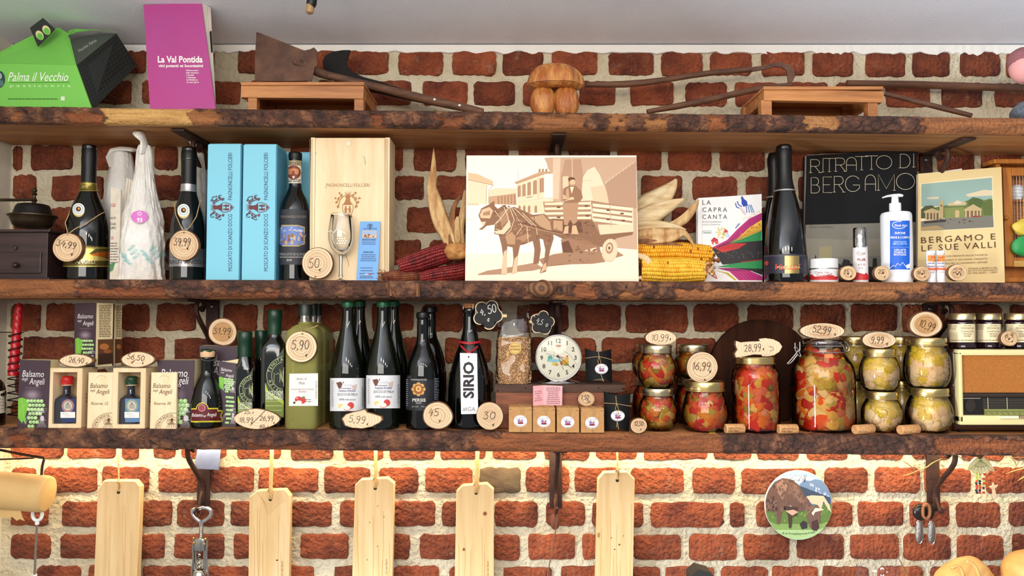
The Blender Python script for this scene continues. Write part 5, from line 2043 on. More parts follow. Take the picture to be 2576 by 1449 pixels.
# tree, houses
for i in range(60):
 an, r = R.uniform(0, 6.28), math.sqrt(R.random())
 x, y = 812 + 48 * r * math.cos(an), 815 + 55 * r * math.sin(an)
 lb((216, 196, 60), 1.5, (x - 5, y), (x + 5, y - 3))
pb((224, 84, 74), (722, 878), (745, 855), (778, 878), (784, 905), (760, 915), (755, 895), (742, 895), (740, 918), (730, 912))
pb((196, 56, 70), (718, 880), (744, 852), (780, 872), (776, 884), (722, 890))
pb((238, 240, 244), (835, 815), (872, 800), (884, 850), (852, 868))
pb((214, 70, 64), (828, 815), (838, 780), (866, 800), (862, 812))
for x, y in ((850, 825), (862, 822), (856, 845), (870, 840)):
 pr.ell(*zb_(x, y), 1.2, 1.8, (70, 130, 200), 6)
lb((40, 70, 160), 1.2, (930, 775), (950, 745), (966, 730))
for i in range(6):
 lb((40, 70, 160), .8, (930 + i * 6, 768 - i * 6), (940 + i * 6, 772 - i * 6))
lb(red, 2, (725, 1185), (772, 1210))
lb(red, 1.4, (735, 1150), (770, 1200))
pr.done('cover_print')
# ---- two black sparkling bottles
VP = [(53, 704), (55, 696), (55, 650), (53, 610), (48, 570), (40, 530), (31, 495), (24, 470), (20, 450), (19, 420), (19, 392), (20.5, 386), (20.5, 374), (19.5, 368), (14, 364.5)]
bt = bottle('sparkling_wine_bottle', 'black sparkling bottle with red handwriting on its label, before the other', 1977, .075, 2, VP, m_dark, 'black sparkling bottles')
sleeve(bt, 'neck_foil', m_foil, 364.5, 480, .0009, cap=True)
sleeve(bt, 'silver_ring', mat('silver_foil', 0), 479, 483, .0016)
sleeve(bt, 'label', mat('night_label', (34, 32, 46), .45), 643, 690, .0007)
pr = lprint(bt, .0012, 5)
pr.rect(1974, 643, 2010, 688, (168, 146, 92))
pr.done('gold_panel', m=GP)
pr = lprint(bt, .0016, 5)
pr.text('Vassal', 1951, 678, 14, (236, 74, 56), w=62, shear=.5)
pr.text('MEZZARIPA', 1956, 675, 5, (230, 214, 150), w=56, space=1.3)
pr.ell(1930, 662, 5, 6, (170, 60, 40), 12)
pr.line([(1922, 644), (2032, 644)], .8, (120, 110, 120))
pr.done('label_print')
VP2 = [(44, 702), (45, 690), (45, 640), (43, 600), (38, 560), (31, 530), (24, 505), (18.5, 480), (17, 460), (16.5, 420), (18, 412), (18, 398), (15, 386)]
bt = bottle('sparkling_wine_bottle', 'black sparkling bottle standing behind the one with red handwriting', 1953, .175, 2, VP2, m_dark, 'black sparkling bottles')
sleeve(bt, 'neck_foil', m_foil, 386, 495, .0009, cap=True)
sleeve(bt, 'silver_ring', mat('silver_foil', 0), 495, 499, .0016)
# ---- large black book
q = [(2030, 391), (2307, 375), (2308, 706), (2023, 706)]
t = qthing('large_book', 'large black hardback with thin outlined title and skyline photograph', 'book', q, .15, 2)
m_bkcov = mat('black_cloth', (28, 28, 29), .75, spec=.15)
a = qslab('front_cover', m_bkcov, q, .15, (.205, .20), .003, 2)
b = B()
b.slab([p + Vector((.003, .0032, .002)) if i in (0, 3) else p + Vector((-.003, .0032, -.001)) for i, p in enumerate(a)], Vector((0, .018, 0)))
b.done('page_block', mat('page_edges', 0), smooth=0)
b = B()
b.slab([p + Vector((0, .0216, 0)) for p in a], Vector((0, .003, 0)))
b.done('back_cover', m_bkcov, smooth=0)
pr = Pr(plane3(a[3], a[2], a[0]), off=.0005)
lw, lcx = 1.15, (214, 204, 176)
def gl(ch, x, y, w_, h):
 """Thin monoline capitals."""
 L = {'R': [[(0, 0), (0, 1)], [(0, 1), (.55, 1)] + arc(.55, .74, .4, .26, 90, -90, 8) + [(0, .48)], [(.45, .48), (1, 0)]],
   'I': [[(0, 0), (0, 1)]], 'T': [[(-.45, 1), (.45, 1)], [(0, 1), (0, 0)]],
   'A': [[(0, 0), (0, .62)] + arc(.5, .62, .5, .38, 180, 0, 10) + [(1, 0)], [(0, .42), (1, .42)]],
   'O': [arc(.5, .5, .5, .5, 0, 360, 22)], 'D': [[(0, 0), (0, 1)], [(0, 1), (.4, 1)] + arc(.4, .5, .6, .5, 90, -90, 10) + [(0, 0)]],
   'B': [[(0, 0), (0, 1), (.5, 1)] + arc(.5, .76, .36, .24, 90, -90, 7) + [(0, .52), (.55, .52)] + arc(.55, .26, .42, .26, 90, -90, 7) + [(0, 0)]],
   'E': [[(1, 1), (0, 1), (0, 0), (1, 0)], [(0, .5), (.8, .5)]],
   'G': [arc(.5, .5, .5, .5, 35, 330, 16) + [(.95, .42), (.5, .42)]],
   'M': [[(0, 0), (0, 1), (.5, .1), (1, 1), (1, 0)]]}
 for st in L[ch]:
  pr.line([(x + p[0] * w_, y - p[1] * h) for p in st], lw, lcx)
 if ch in 'RITDM':
  for xx in ([0] if ch in 'ITD' else [0, 1]):
   pr.line([(x + xx * w_ - 4, y), (x + xx * w_ + 4, y)], lw * .8, lcx)
for ch, x, w_ in (('R', 2039, 24), ('I', 2070, 10), ('T', 2086, 36), ('R', 2102, 24), ('A', 2129, 25), ('T', 2167, 36), ('T', 2192, 36), ('O', 2204, 39), ('D', 2264, 25), ('I', 2298, 10)):
 y = 434.5 - (x - 2039) * .053
 gl(ch, x, y, w_, 33 + (x - 2039) * .006)
for ch, x, w_ in (('B', 2040, 22), ('E', 2070, 22), ('R', 2098, 24), ('G', 2126, 38), ('A', 2176, 26), ('M', 2209, 40), ('O', 2254, 46)):
 y = 486 - (x - 2040) * .041
 gl(ch, x, y, w_, 39 + (x - 2040) * .008)
pr.poly([(2026, 566), (2308, 559), (2308, 705), (2024, 705)], (126, 122, 110))
pr.poly([(2026, 600), (2150, 604), (2308, 596), (2308, 640), (2024, 650)], (142, 136, 120))
pr.poly([(2060, 622), (2092, 620), (2092, 650), (2060, 652)], (158, 148, 112))
pr.text('RENATO RAVANELLI', 2036, 574, 5, (60, 56, 50), w=60)
pr.poly([(2024, 705), (2024, 688), (2046, 684), (2048, 652), (2051, 640), (2054, 652), (2056, 684), (2100, 680), (2108, 662), (2116, 668), (2122, 652), (2136, 655), (2140, 664), (2150, 660), (2160, 668),
   (2194, 672), (2195, 650), (2205, 650), (2206, 672), (2250, 676), (2300, 668), (2308, 664), (2308, 705)], (34, 32, 30))
pr.done('cover_print')
# ---- cream jar
def jar_simple(name, label, cat, pcx, Y, k, prof, m, cap_prof, mcap, capname='lid', z0=None):
 x = X(pcx, Y)
 z = sz(k, x) if z0 is None else z0
 t = T(name, label, cat, (x, Y, z))
 pf = cr(pxprof(pcx, Y, prof, z), 3)
 b = B()
 b.lathe(pf, x, Y, 36)
 b.done('body', m, smooth=50)
 b = B()
 b.lathe(pxprof(pcx, Y, cap_prof), x, Y, 36)
 b.done(capname, mcap, smooth=50)
 return dict(x=x, Y=Y, R=rfun(pf), pcx=pcx)
bt = jar_simple('cream_jar', 'low white cosmetic cream jar with red mountain print', 'jar', 2073, .055, 2,
    [(35, 704), (37, 700), (37, 690), (37, 680), (36, 678)], mat('frosted_white', (226, 220, 218), .3), [(37, 677), (37, 655), (35.5, 652)], mat('frosted_lid', (222, 222, 220), .35))
b = B()
b.lathe(pxprof(2073, .055, [(37.4, 678.2), (37.6, 677), (37.4, 675.6)]), bt['x'], .055, 36)
b.done('chrome_band', m_chrome)
pr = lprint(bt, .0006, 5)
rd = (190, 40, 44)
pr.text('Crema Viso', 2050, 688, 6, (120, 30, 34), w=36, shear=.15)
pr.text('Rassodante', 2055, 693.5, 4, (150, 50, 54), w=28)
pr.poly([(2036, 704), (2036, 694), (2042, 690), (2050, 696), (2060, 700), (2078, 700), (2090, 696), (2094, 692), (2100, 696), (2110, 694), (2110, 704)], rd)
pr.line([(2080, 696), (2082, 691), (2090, 690), (2092, 687)], 1.6, (150, 30, 36))
pr.done('label_print')
wood_slice('small round price slice reading 35 beside the cream jar', 2113, 668, 2155, 706, .02, '35', 2121, 688, 10, 14, seed=21, jit=.015, extra=lambda p: p.hand('€', 2138, 698, 11, INK, 1.3), hole=(2133, 689), wd=1.1)
wood_slice('small round price slice reading 25 beside the tall soap bottle', 2199, 668, 2240, 706, .02, '25', 2208, 688, 10, 17, seed=22, jit=.015, extra=lambda p: p.hand('€', 2223, 699, 10, INK, 1.2), hole=(2221, 687), wd=1.1)
wood_slice('small round price slice reading 16,5 before the twin stick tubes', 2298, 670, 2341, 707, .02, '16,5', 2305, 690, 9, 22, seed=23, jit=.015, extra=lambda p: p.hand('€', 2324, 698, 9, INK, 1.2), hole=(2320, 689), wd=1.1)
wood_slice('small round price slice reading 22 at the foot of the cream landscape book', 2385, 665, 2433, 707, .02, '22', 2396, 687, 11, 24, seed=24, jit=.015, extra=lambda p: p.hand('€', 2414, 693, 9, INK, 1.2), hole=(2408, 690), wd=1.1)
# ---- serum dispenser
bt = jar_simple('serum_dispenser', 'small frosted dispenser bottle with clear cap and red print', 'bottle', 2165.5, .055, 2,
    [(19, 704), (20, 700), (20, 680), (19.5, 650), (19, 624), (18, 622)], mat('frosted_white', 0), [(8, 622), (8, 612), (6, 610), (6, 600), (7, 598), (7, 594), (5, 590)], m_white, 'pump')
b = B()
b.lathe(pxprof(2165.5, .055, [(18.2, 622), (18, 600), (17.6, 576), (16, 573.5), (.01, 573.5)]), bt['x'], .055, 32, cap=False)
b.done('clear_cap', thin_glass('clear_cap', (.96, .96, .96), 1.5, .06), smooth=50)
b = B()
b.lathe(pxprof(2165.5, .055, [(19.4, 623.5), (19.4, 620.5)]), bt['x'], .055, 32)
b.done('chrome_band', m_chrome)
pr = lprint(bt, .0006, 4)
pr.ring(2165, 637, 9, 5, .9, (150, 60, 60), 18, 20, 250)
pr.text('Cuore', 2160, 639, 5, (130, 50, 52), w=16, shear=.4)
pr.text('FILLER', 2157, 656, 6, (140, 40, 44), w=20, bold=.02)
pr.text('A R 10', 2159, 668, 5, (140, 60, 60), w=16)
pr.text('15 ml', 2161, 676, 4, (150, 80, 80), w=9)
pr.poly([(2147, 704), (2147, 690), (2152, 684), (2158, 692), (2166, 696), (2174, 690), (2178, 686), (2185, 694), (2185, 704)], rd)
pr.done('label_print')
# ---- soap pump bottle
Ys = .065
xs = X(2257.5, Ys)
z = sz(2, xs)
t = T('soap_bottle', 'tall white soap pump bottle with a blue label', 'bottle', (xs, Ys, z))
pf = cr(pxprof(2257.5, Ys, [(38, 704), (40, 701), (40.5, 690), (41, 640), (41, 560), (41, 545), (39, 538), (33, 534.5), (12, 534)], z), 4)
b = B()
b.lathe(pf, xs, Ys, 48)
b.done('bottle_body', m_white, smooth=50)
b = B()
b.lathe(cr(pxprof(2256, Ys, [(15.5, 534), (15.5, 534), (15.5, 514), (14.5, 511.5), (14.5, 511.5), (10, 511), (10, 511), (9, 497), (9, 494)]), 2), X(2256, Ys), Ys, 32)
b.done('pump_collar', m_white, smooth=50)
b = B()
ph = [P(2221, 497, Ys - .012), P(2232, 493.5, Ys - .008), P(2248, 491.5, Ys), P(2262, 491.5, Ys), P(2270, 492.5, Ys)]
b.tube(ph, [.003, .0046, .006, .0075, .005], 12, flat=.62)
b.done('pump_spout', m_white)
bt = dict(x=xs, Y=Ys, R=rfun(pf), pcx=2257.5)
pr = lprint(bt, .0006, 5)
blu = (24, 92, 196)
pr.rect(2239, 555, 2288, 678, blu)
pr.ring(2262, 566, 17, 9, 1.3, WHITE, 24, 30, 290)
pr.text('Mondo Asino', 2250, 570, 6.5, WHITE, w=32, shear=.4)
for s, y, h, w_ in (('SAPONE', 589, 5.4, 26), ('MANI & CORPO', 600, 5.4, 46), ('IDRATANTE', 610.5, 4, 30), ('EMOLLIENTE', 615.5, 4, 34), ('CON LATTE', 631, 4.6, 28), ("D'ASINA DI", 637, 4.6, 29), ('MONTAGNA', 643, 4.6, 30)):
 pr.text(s, 2264, y, h, WHITE if h > 4.2 else (170, 206, 240), w=w_, al='c', bold=.01)
pr.line([(2242, 622), (2286, 622)], .6, (150, 190, 236))
pr.line([(2240, 675), (2248, 667), (2252, 671), (2258, 662), (2264, 668), (2270, 660), (2276, 668), (2286, 673)], 1.3, WHITE)
pr.poly([(2276, 672), (2280, 666), (2286, 664), (2288, 656), (2288, 674), (2284, 670), (2280, 676), (2278, 670)], WHITE)
pr.text('500 ml', 2258, 685, 3.4, (170, 170, 174), w=16)
pr.done('label_print')
# ---- twin lip-balm sticks
for i, (c0, lab) in enumerate(((2343, 'white balm stick with honeycomb print, nearer the tall soap bottle'), (2367, 'white balm stick with honeycomb print, beside its twin'))):
 bt = jar_simple('balm_stick', lab, 'cosmetic', c0, .043, 2, [(11.5, 706), (12, 704), (12, 660), (12, 655)], m_white, [(12, 654.6), (12, 634), (11, 631), (4, 630)], m_white, 'cap')
 bt['t'] = CUR[0]
 CUR[0]['group'] = 'balm sticks'
 pr = Pr(onlathe(bt['x'], bt['Y'], .0121), True, 4, .0005)
 pr.rect(c0 - 9, 642, c0 + 9, 658, (222, 130, 50))
 R = random.Random(i)
 for j in range(10):
  pr.ell(c0 + R.uniform(-8, 8), R.uniform(643, 657), 1.6, 1.6, R.choice(((150, 50, 30), (240, 190, 90), (190, 70, 40))), 6)
 pr.text('K. regeneranta', c0 - 9, 640, 3, (90, 80, 76), w=18)
 for s, y in (('stick', 664), ('protettivo', 671.5)):
  pr.text(s, c0 - 8, y, 4, (60, 40, 110), w=16, bold=.02)
 pr.rect(c0 - 11, 674, c0 + 11, 679, (226, 96, 60))
 pr.text('miele', c0 - 6, 686, 3.5, (140, 60, 50), w=12)
 pr.done('label_print')
# ---- cream landscape book and the pale sheet behind it
q = [(2310, 437), (2519, 420), (2528, 707), (2308, 707)]
t = qthing('cream_book', 'cream coloured book with a town gate picture on its cover', 'book', q, .115, 2)
a = qslab('front_cover', mat('cream_cloth', (232, 206, 148), .6), q, .115, (.16, .15), .003, 2)
b = B()
b.slab([p + Vector((.003, .0032, .0)) if i in (0, 3) else p + Vector((-.003, .0032, -.002)) for i, p in enumerate(a)], Vector((0, .012, 0)))
b.done('page_block', mat('page_edges', 0), smooth=0)
b = B()
b.slab([P(2345, 434, .17), P(2420, 424, .17), P(2420, 440, .168), P(2345, 446, .168)], Vector((0, .003, 0)))
b.done('loose_sheet', m_paper, smooth=0)
pr = Pr(plane3(a[3], a[2], a[0]), off=.0005, lay=.00007)
def zd(X_, Y_):
 return (2000 + X_ / 3.45, 350 + Y_ / 3.45)
def pd(c, *pts):
 pr.poly([zd(*p) for p in pts], c)
pd((244, 226, 180), (1085, 385), (1715, 318), (1730, 770), (1090, 805))
pd((150, 178, 168), (1095, 390), (1708, 335), (1712, 560), (1095, 590))
pd((214, 200, 168), (1150, 505), (1250, 500), (1240, 520), (1140, 520))
pd((222, 206, 172), (1480, 480), (1640, 440), (1710, 445), (1710, 490), (1500, 500))
pd((104, 122, 66), (1180, 600), (1330, 570), (1420, 570), (1500, 530), (1540, 510), (1610, 520), (1640, 530), (1700, 515), (1714, 530), (1716, 670), (1180, 690))
pd((84, 100, 54), (1500, 545), (1540, 505), (1600, 515), (1650, 560), (1600, 600), (1510, 600))
pd((96, 108, 56), (1620, 560), (1700, 520), (1716, 600), (1716, 660), (1640, 660))
pd((78, 88, 50), (1092, 610), (1130, 580), (1190, 575), (1230, 610), (1240, 680), (1092, 690))
pd((196, 178, 140), (1310, 565), (1370, 545), (1460, 540), (1490, 555), (1480, 575), (1330, 580))
pd((220, 206, 170), (1380, 548), (1410, 530), (1440, 545), (1440, 560), (1380, 566))
pd((132, 140, 78), (1290, 600), (1460, 590), (1480, 680), (1300, 690))
st_, sh_ = (196, 172, 124), (90, 72, 50)
pd(st_, (1252, 560), (1262, 535), (1270, 515), (1280, 535), (1286, 560), (1284, 690), (1254, 690))
pd(sh_, (1264, 570), (1274, 570), (1274, 586), (1264, 586))
pd(st_, (1118, 625), (1190, 600), (1262, 628), (1262, 642), (1118, 642))
pd((120, 96, 66), (1128, 642), (1256, 642), (1256, 698), (1128, 700))
pd(st_, (1466, 610), (1545, 565), (1616, 605), (1622, 622), (1466, 624))
pd((130, 104, 72), (1476, 624), (1614, 624), (1614, 690), (1476, 692))
for x in (1130, 1160, 1190, 1215, 1245):
 pd((214, 192, 146), (x, 642), (x + 10, 642), (x + 10, 700), (x, 700))
for x in (1476, 1510, 1545, 1575, 1603):
 pd((214, 192, 146), (x, 624), (x + 10, 624), (x + 10, 690), (x, 691))
pd(st_, (1386, 625), (1405, 615), (1425, 625), (1422, 680), (1388, 682))
pd((124, 120, 108), (1092, 715), (1300, 690), (1716, 665), (1722, 765), (1092, 798))
pd((176, 150, 100), (1092, 765), (1230, 750), (1300, 780), (1092, 798))
pd((60, 56, 48), (1110, 715), (1310, 700), (1308, 718), (1120, 735))
pd((150, 60, 50), (1540, 668), (1610, 665), (1610, 676), (1540, 680))
R = random.Random(6)
for i in range(16):
 pr.ell(*zd(R.uniform(1110, 1560), R.uniform(690, 735)), R.uniform(1, 2.6), R.uniform(1, 2), R.choice(((50, 46, 44), (110, 50, 44), (80, 80, 84))), 7)
for s, x, y, h, w_ in (('BERGAMO E', 1093, 905, 15, 187), ('LE SUE VALLI', 1097, 975, 15, 186)):
 px_, py_ = zd(x, y)
 for i in range(1):
  pr.text(s, px_, py_, h, (84, 58, 34), w=w_, space=1.25, rot=3.0)
for s, x, y, w_ in (('CON FERMATE FACOLTATIVE DI', 1300, 1025, 106), ('CONTI E GIOVANNI CENZATO', 1298, 1058, 107), ('FIGURE DI GIANNINO GROSSI', 1300, 1088, 106), ('STRENNA A BENEFICIO DEL', 1500, 1132, 74), ('PIO ISTITUTO DEI RACHITICI', 1500, 1152, 74), ('DI MILANO - 1959', 1500, 1172, 72)):
 pr.text(s, *zd(x, y), 4.2, (130, 98, 60), w=w_, rot=2)
pr.done('cover_print')
# ---- meat safe with wire mesh door, cut by the edge of the photograph
Yc = .19
x0, x1 = X(2514, Yc), X(2820, Yc)
z = sz(2, x0) + .018
zt = P(2560, 413, Yc).z
m_oak = mat('orange_oak', (196, 122, 44), .5, c2=(158, 92, 30), ns=4, st=(12, 12, 1.5), bump=.12)
t = T('meat_safe', 'orange wooden pantry cabinet with a wire mesh door', 'cabinet', ((x0 + x1) / 2, Yc + .07, sz(2, x0)))
b = B()
b.box(x0 - .012, x1, Yc - .012, WALL - .02, zt, zt + .012, .002)
b.done('top_board', m_oak, smooth=0)
b = B()
b.box(x0 - .006, x1, Yc - .010, WALL - .02, z - .008, z + .004, .002)
b.done('bottom_board', m_oak, smooth=0)
b = B()
b.box(x0, x0 + .012, Yc, WALL - .02, z + .004, zt, .001)
b.box(x0, x1, WALL - .03, WALL - .02, z + .004, zt, .001)
b.done('carcass', m_oak, smooth=0)
b = B()
b.box(x0 + .002, x0 + .03, Yc, Yc + .04, sz(2, x0 + .03) + .0005, z - .008, .001)
b.done('foot', m_oak, smooth=0)
xd0 = X(2523, Yc)
b = B()
fz0, fz1 = P(2560, 672, Yc).z, P(2560, 424, Yc).z
fw = X(2545, Yc) - xd0
b.box(xd0, xd0 + fw, Yc - .014, Yc - .001, fz0, fz1, .002)
b.box(xd0 + fw, x1, Yc - .0139, Yc - .001, fz1 - .022, fz1, .002)
b.box(xd0 + fw, x1, Yc - .0139, Yc - .001, fz0, fz0 + .025, .002)
dr = b.done('door', m_oak, smooth=0)
b = B()
gx0, gx1, gz0, gz1 = xd0 + fw, x1, fz0 + .02, fz1 - .018
n = int((gx1 - gx0) / .0085)
for i in range(n):
 xx = gx0 + i * .0085
 b.tube([(xx, Yc - .006, gz0), (xx, Yc - .006, gz1)], .0005, 4)
for i in range(int((gz1 - gz0) / .0085)):
 zz = gz0 + i * .0085
 b.tube([(gx0, Yc - .006, zz), (gx1, Yc - .006, zz)], .0005, 4)
b.done('wire_mesh', m_wire, parent=dr)
b = B()
b.ball(P(2531, 548, Yc - .02), (.006, .007, .006), 2)
b.tube([P(2531, 548, Yc - .012), P(2531, 548, Yc - .02)], .003, 8)
b.done('door_knob', m_oak, parent=dr)
pr = Pr(flat(Yc - .014), off=.0003)
pr.rect(2551, 656, 2600, 671, (206, 160, 80))
pr.text('MAC IN VAL', 2552, 661, 3, (246, 236, 200), w=16)
pr.done('maker_plate', parent=dr)
b = B()
b.box(x0 + .012, x1, Yc + .01, WALL - .03, P(2560, 506, .19).z, P(2560, 500, .19).z)
b.done('inner_shelf', m_oak, smooth=0)
xi = X(2563, .21)
t = T('crockery_cup', 'white cup inside the pantry cabinet, seen through its mesh', 'cup', (xi, .21, P(2560, 500, .19).z))
b = B()
zz = P(2560, 500, .19).z
b.lathe(cr([(.012, zz + .0003), (.015, zz + .008), (.0165, zz + .022), (.015, zz + .036), (.004, zz + .042)], 4), xi, .21, 24)
b.done('cup_body', m_white, smooth=60)
for nm, lab, py, c, rr, yy in (('cheese_wheel', 'yellow cheese piece on the meat safe door', 572, (214, 190, 70), (.030, .010, .022), Yc - .026), ('green_sachet', 'bright green sachet hanging on the meat safe door', 620, (40, 150, 76), (.034, .008, .026), Yc - .024)):
 cc = P(2576, py, yy)
 t = T(nm, lab, 'food', (cc.x, yy, cc.z - rr[2]))
 b = B()
 b.ball(cc, rr, 3, jit=.25, seed=py)
 b.done('piece', mat(nm + '_skin', c, .5, bump=.2), smooth=60)
# ================================================================ LOWEST SHELF
def UV(q):
 """Unit square (u across, v down) of a four-cornered face -> photograph pixels."""
 tl, tr, br, bl = q
 def f(u, v):
  return (tl[0] * (1 - u) * (1 - v) + tr[0] * u * (1 - v) + br[0] * u * v + bl[0] * (1 - u) * v,
    tl[1] * (1 - u) * (1 - v) + tr[1] * u * (1 - v) + br[1] * u * v + bl[1] * (1 - u) * v)
 return f
def grape_art(pr, f, s, seed=1, leaf=True, v0=.55):
 R = random.Random(seed)
 if leaf:
  pr.poly([f(*p) for p in ((.0, v0 + .02), (.12, v0), (.3, v0 + .03), (.36, v0 + .12), (.30, v0 + .2), (.26, v0 + .28), (.30, v0 + .40), (.2, v0 + .34), (.16, v0 + .38), (.02, v0 + .30))], (122, 190, 66))
  for e in ((.3, v0 + .1), (.2, v0 + .3), (.04, v0 + .26), (.1, v0 + .02)):
   pr.line([f(.16, v0 + .12), f(*e)], .7, (176, 220, 110))
 pts = []
 for i in range(7):
  n = (5, 5, 5, 4, 3, 3, 2)[i]
  for j in range(n):
   pts.append((.34 + .11 * j + (.05 if i % 2 else 0) + .01 * i, v0 + .05 + i * .062))
 R.shuffle(pts)
 for u, v in pts:
  x, y = f(u, v)
  pr.ell(x, y, s * .062, s * .062, R.choice(((150, 196, 120), (166, 208, 132), (182, 216, 146))), 12)
  pr.ell(x - s * .014, y - s * .016, s * .026, s * .024, (222, 238, 196), 8)
 x, y = f(.84, .985)
 for r in (.62, .56):
  pr.ring(x, y, s * r, s * r, .6, (214, 206, 206), 16, 190, 285)
 pr.text('DEGL', *f(.66, v0 + .24), s * .085, (232, 226, 222), w=s * .26, rot=12)
 for k_ in range(7):
  pr.line([f(.82, v0 + .30), f(.66 + .05 * k_, .99)], .6, (206, 198, 196))
 x, y = f(.82, v0 + .30)
 pr.ell(x, y, s * .07, s * .08, (206, 196, 196), 10)
 pr.line([f(.70, v0 + .33), f(.94, v0 + .33)], 1.2, (226, 220, 216))
def balsamo_print(pr, q, seed, art=True):
 f = UV(q)
 wd = q[1][0] - q[0][0]
 sl = -math.degrees(math.atan2(q[1][1] - q[0][1], wd))
 pr.text('Balsamo', *f(.10, .245), wd * .21, (236, 230, 230), w=wd * .72, shear=.25, rot=sl)
 pr.text('degli', *f(.10, .30), wd * .11, (226, 220, 220), w=wd * .2, shear=.25, rot=sl)
 pr.text('Angeli', *f(.34, .355), wd * .21, (236, 230, 230), w=wd * .52, shear=.25, rot=sl)
 pr.line([f(.2, .405), f(.74, .405)], .7, (150, 130, 140))
 if art:
  for i, c in enumerate(((84, 66, 78), (102, 84, 96), (126, 108, 118), (150, 134, 142))):
   x, y = f(.46, .51)
   pr.ell(x, y, wd * (.34 - i * .075), wd * (.24 - i * .055), c, 20)
  grape_art(pr, f, wd, seed)
def card_box(label, q, Yf, depth, seed, k=3, z=None, side=True):
 x0, x1 = P(q[3][0], q[3][1], Yf).x, P(q[2][0], q[2][1], Yf).x
 zz = sz(k, (x0 + x1) / 2) if z is None else z
 t = T('vinegar_carton', label, 'box', ((x0 + x1) / 2, Yf + depth / 2, zz), 'aubergine cartons with grape pictures')
 a = [P(*q[0], Yf), P(*q[1], Yf), P(*q[2], Yf), P(*q[3], Yf)]
 a[2].z = a[3].z = zz + .0003
 b = B()
 b.slab(a, Vector((0, .002, 0)))
 b.done('front_panel', m_maroon, smooth=0)
 b = B()
 b.slab([p + Vector((.0003 if i in (0, 3) else -.0003, .0021, 0)) for i, p in enumerate(a)], Vector((0, depth - .002, 0)))
 b.done('carton_body', m_creamcard, smooth=0)
 return a
q = [(50, 905), (126, 907), (120, 1077), (43, 1077)]
a = card_box('aubergine carton with grapes standing first beside the red candle', q, .012, .04, 1)
pr = Pr(plane3(a[3], a[2], a[0]))
balsamo_print(pr, q, 1)
pr.done('carton_print')
# ---- open wooden boxes with small square bottles, and their lids
def open_box(label, px0, px1, wax, blab, tone):
 Yf = .014
 x0, x1 = X(px0, Yf), X(px1, Yf)
 z = sz(3, (x0 + x1) / 2)
 zt = P((px0 + px1) / 2, 926, Yf).z
 t = T('wooden_bottle_box', label, 'box', ((x0 + x1) / 2, Yf + .035, z), 'open wooden bottle boxes')
 w_ = .0125
 b = B()
 b.box(x0, x0 + w_, Yf, Yf + .066, z, zt, .0006, seg=1)
 b.box(x1 - w_, x1, Yf, Yf + .066, z, zt, .0006, seg=1)
 b.box(x0 + w_, x1 - w_, Yf + .0005, Yf + .066, z, z + .010)
 b.box(x0 + w_, x1 - w_, Yf + .0005, Yf + .066, zt - .010, zt)
 b.box(x0 + w_, x1 - w_, Yf + .060, Yf + .066, z + .01, zt - .01)
 b.done('box_frame', m_pale, smooth=0)
 pr = Pr(lambda x, y: (onplane(x, y, Vector((x1, 0, 0)), Vector((1, 0, 0))), Vector((1, 0, 0))), off=.0004)
 for i in range(3):
  pr.line([(px1 + 3, 990 + i * 9), (px1 + 7, 994 + i * 9)], 1.6, (120, 74, 34))
 pr.done('branded_mark')
 # bottle inside
 cpx = (px0 + px1) / 2 + 6
 xb, Yb = X(cpx, .042), .042
 zb = z + .0102
 hw = 22 * S(Yb)
 T('small_bottle', blab, 'bottle', (xb, Yb, zb), 'small square bottles in wooden boxes')
 zs_ = P(cpx, 998, Yb).z
 b = B()
 rings = [(hw, zb, 8), (hw, zb + .004, 8), (hw, zs_ - .012, 8), (hw * .94, zs_ - .004, 6), (hw * .7, zs_ + .003, 3), (hw * .46, zs_ + .007, 2), (hw * .42, P(cpx, 978, Yb).z, 2), (hw * .42, P(cpx, 966, Yb).z, 2)]
 superlathe(b, rings, xb, Yb, 40)
 b.done('glass_body', mat('inky_glass', (20, 26, 44), .05, spec=.8, coat=.6), smooth=50)
 b = B()
 b.lathe(cr([(hw * .62, P(cpx, 967, Yb).z), (hw * .64, P(cpx, 958, Yb).z), (hw * .62, P(cpx, 950, Yb).z), (hw * .4, P(cpx, 946, Yb).z), (.0001, P(cpx, 945, Yb).z)], 3), xb, Yb, 24, twist=lambda a_, z_: 1 + .06 * math.sin(3 * a_ + z_ * 300))
 b.done('wax_seal', mat('wax_' + tone, wax, .3), smooth=60)
 b = B()
 b.lathe([(hw * .58, P(cpx, 969, Yb).z), (hw * .58, P(cpx, 962, Yb).z)], xb, Yb, 24)
 b.done('stopper', mat('cream_wax', (226, 200, 160), .4))
 pr = Pr(flat(Yb - hw), off=.0006)
 cx, cy = cpx - 4, 1021
 rc = {'red': (150, 84, 96), 'green': (110, 140, 128)}[tone]
 pr.rect(cpx - 21, 1003, cpx + 16, 1062, {'red': (44, 58, 104), 'green': (96, 130, 172)}[tone])
 pr.ell(cx, cy, 16, 17, rc, 26)
 pr.ring(cx, cy, 13.5, 14.5, .8, (214, 206, 186), 24)
 pr.ell(cx, cy, 11, 12, (206, 200, 186), 22)
 for i in range(5):
  pr.line([(cx - 6 + i * 3, cy - 6 + abs(i - 2)), (cx - 6 + i * 3, cy + 7)], 1.2, (120, 110, 96))
 pr.ell(cx, cy - 6, 3, 3.4, (150, 138, 110), 10)
 pr.rect(cpx - 22, 1036, cpx + 15, 1051, (240, 238, 232))
 pr.text('Riserva', cpx - 16, 1042, 3, (120, 110, 110), w=14)
 pr.line([(cpx - 12, 1046), (cpx + 4, 1046)], .7, (150, 140, 140))
 pr.done('round_label')
 return zt
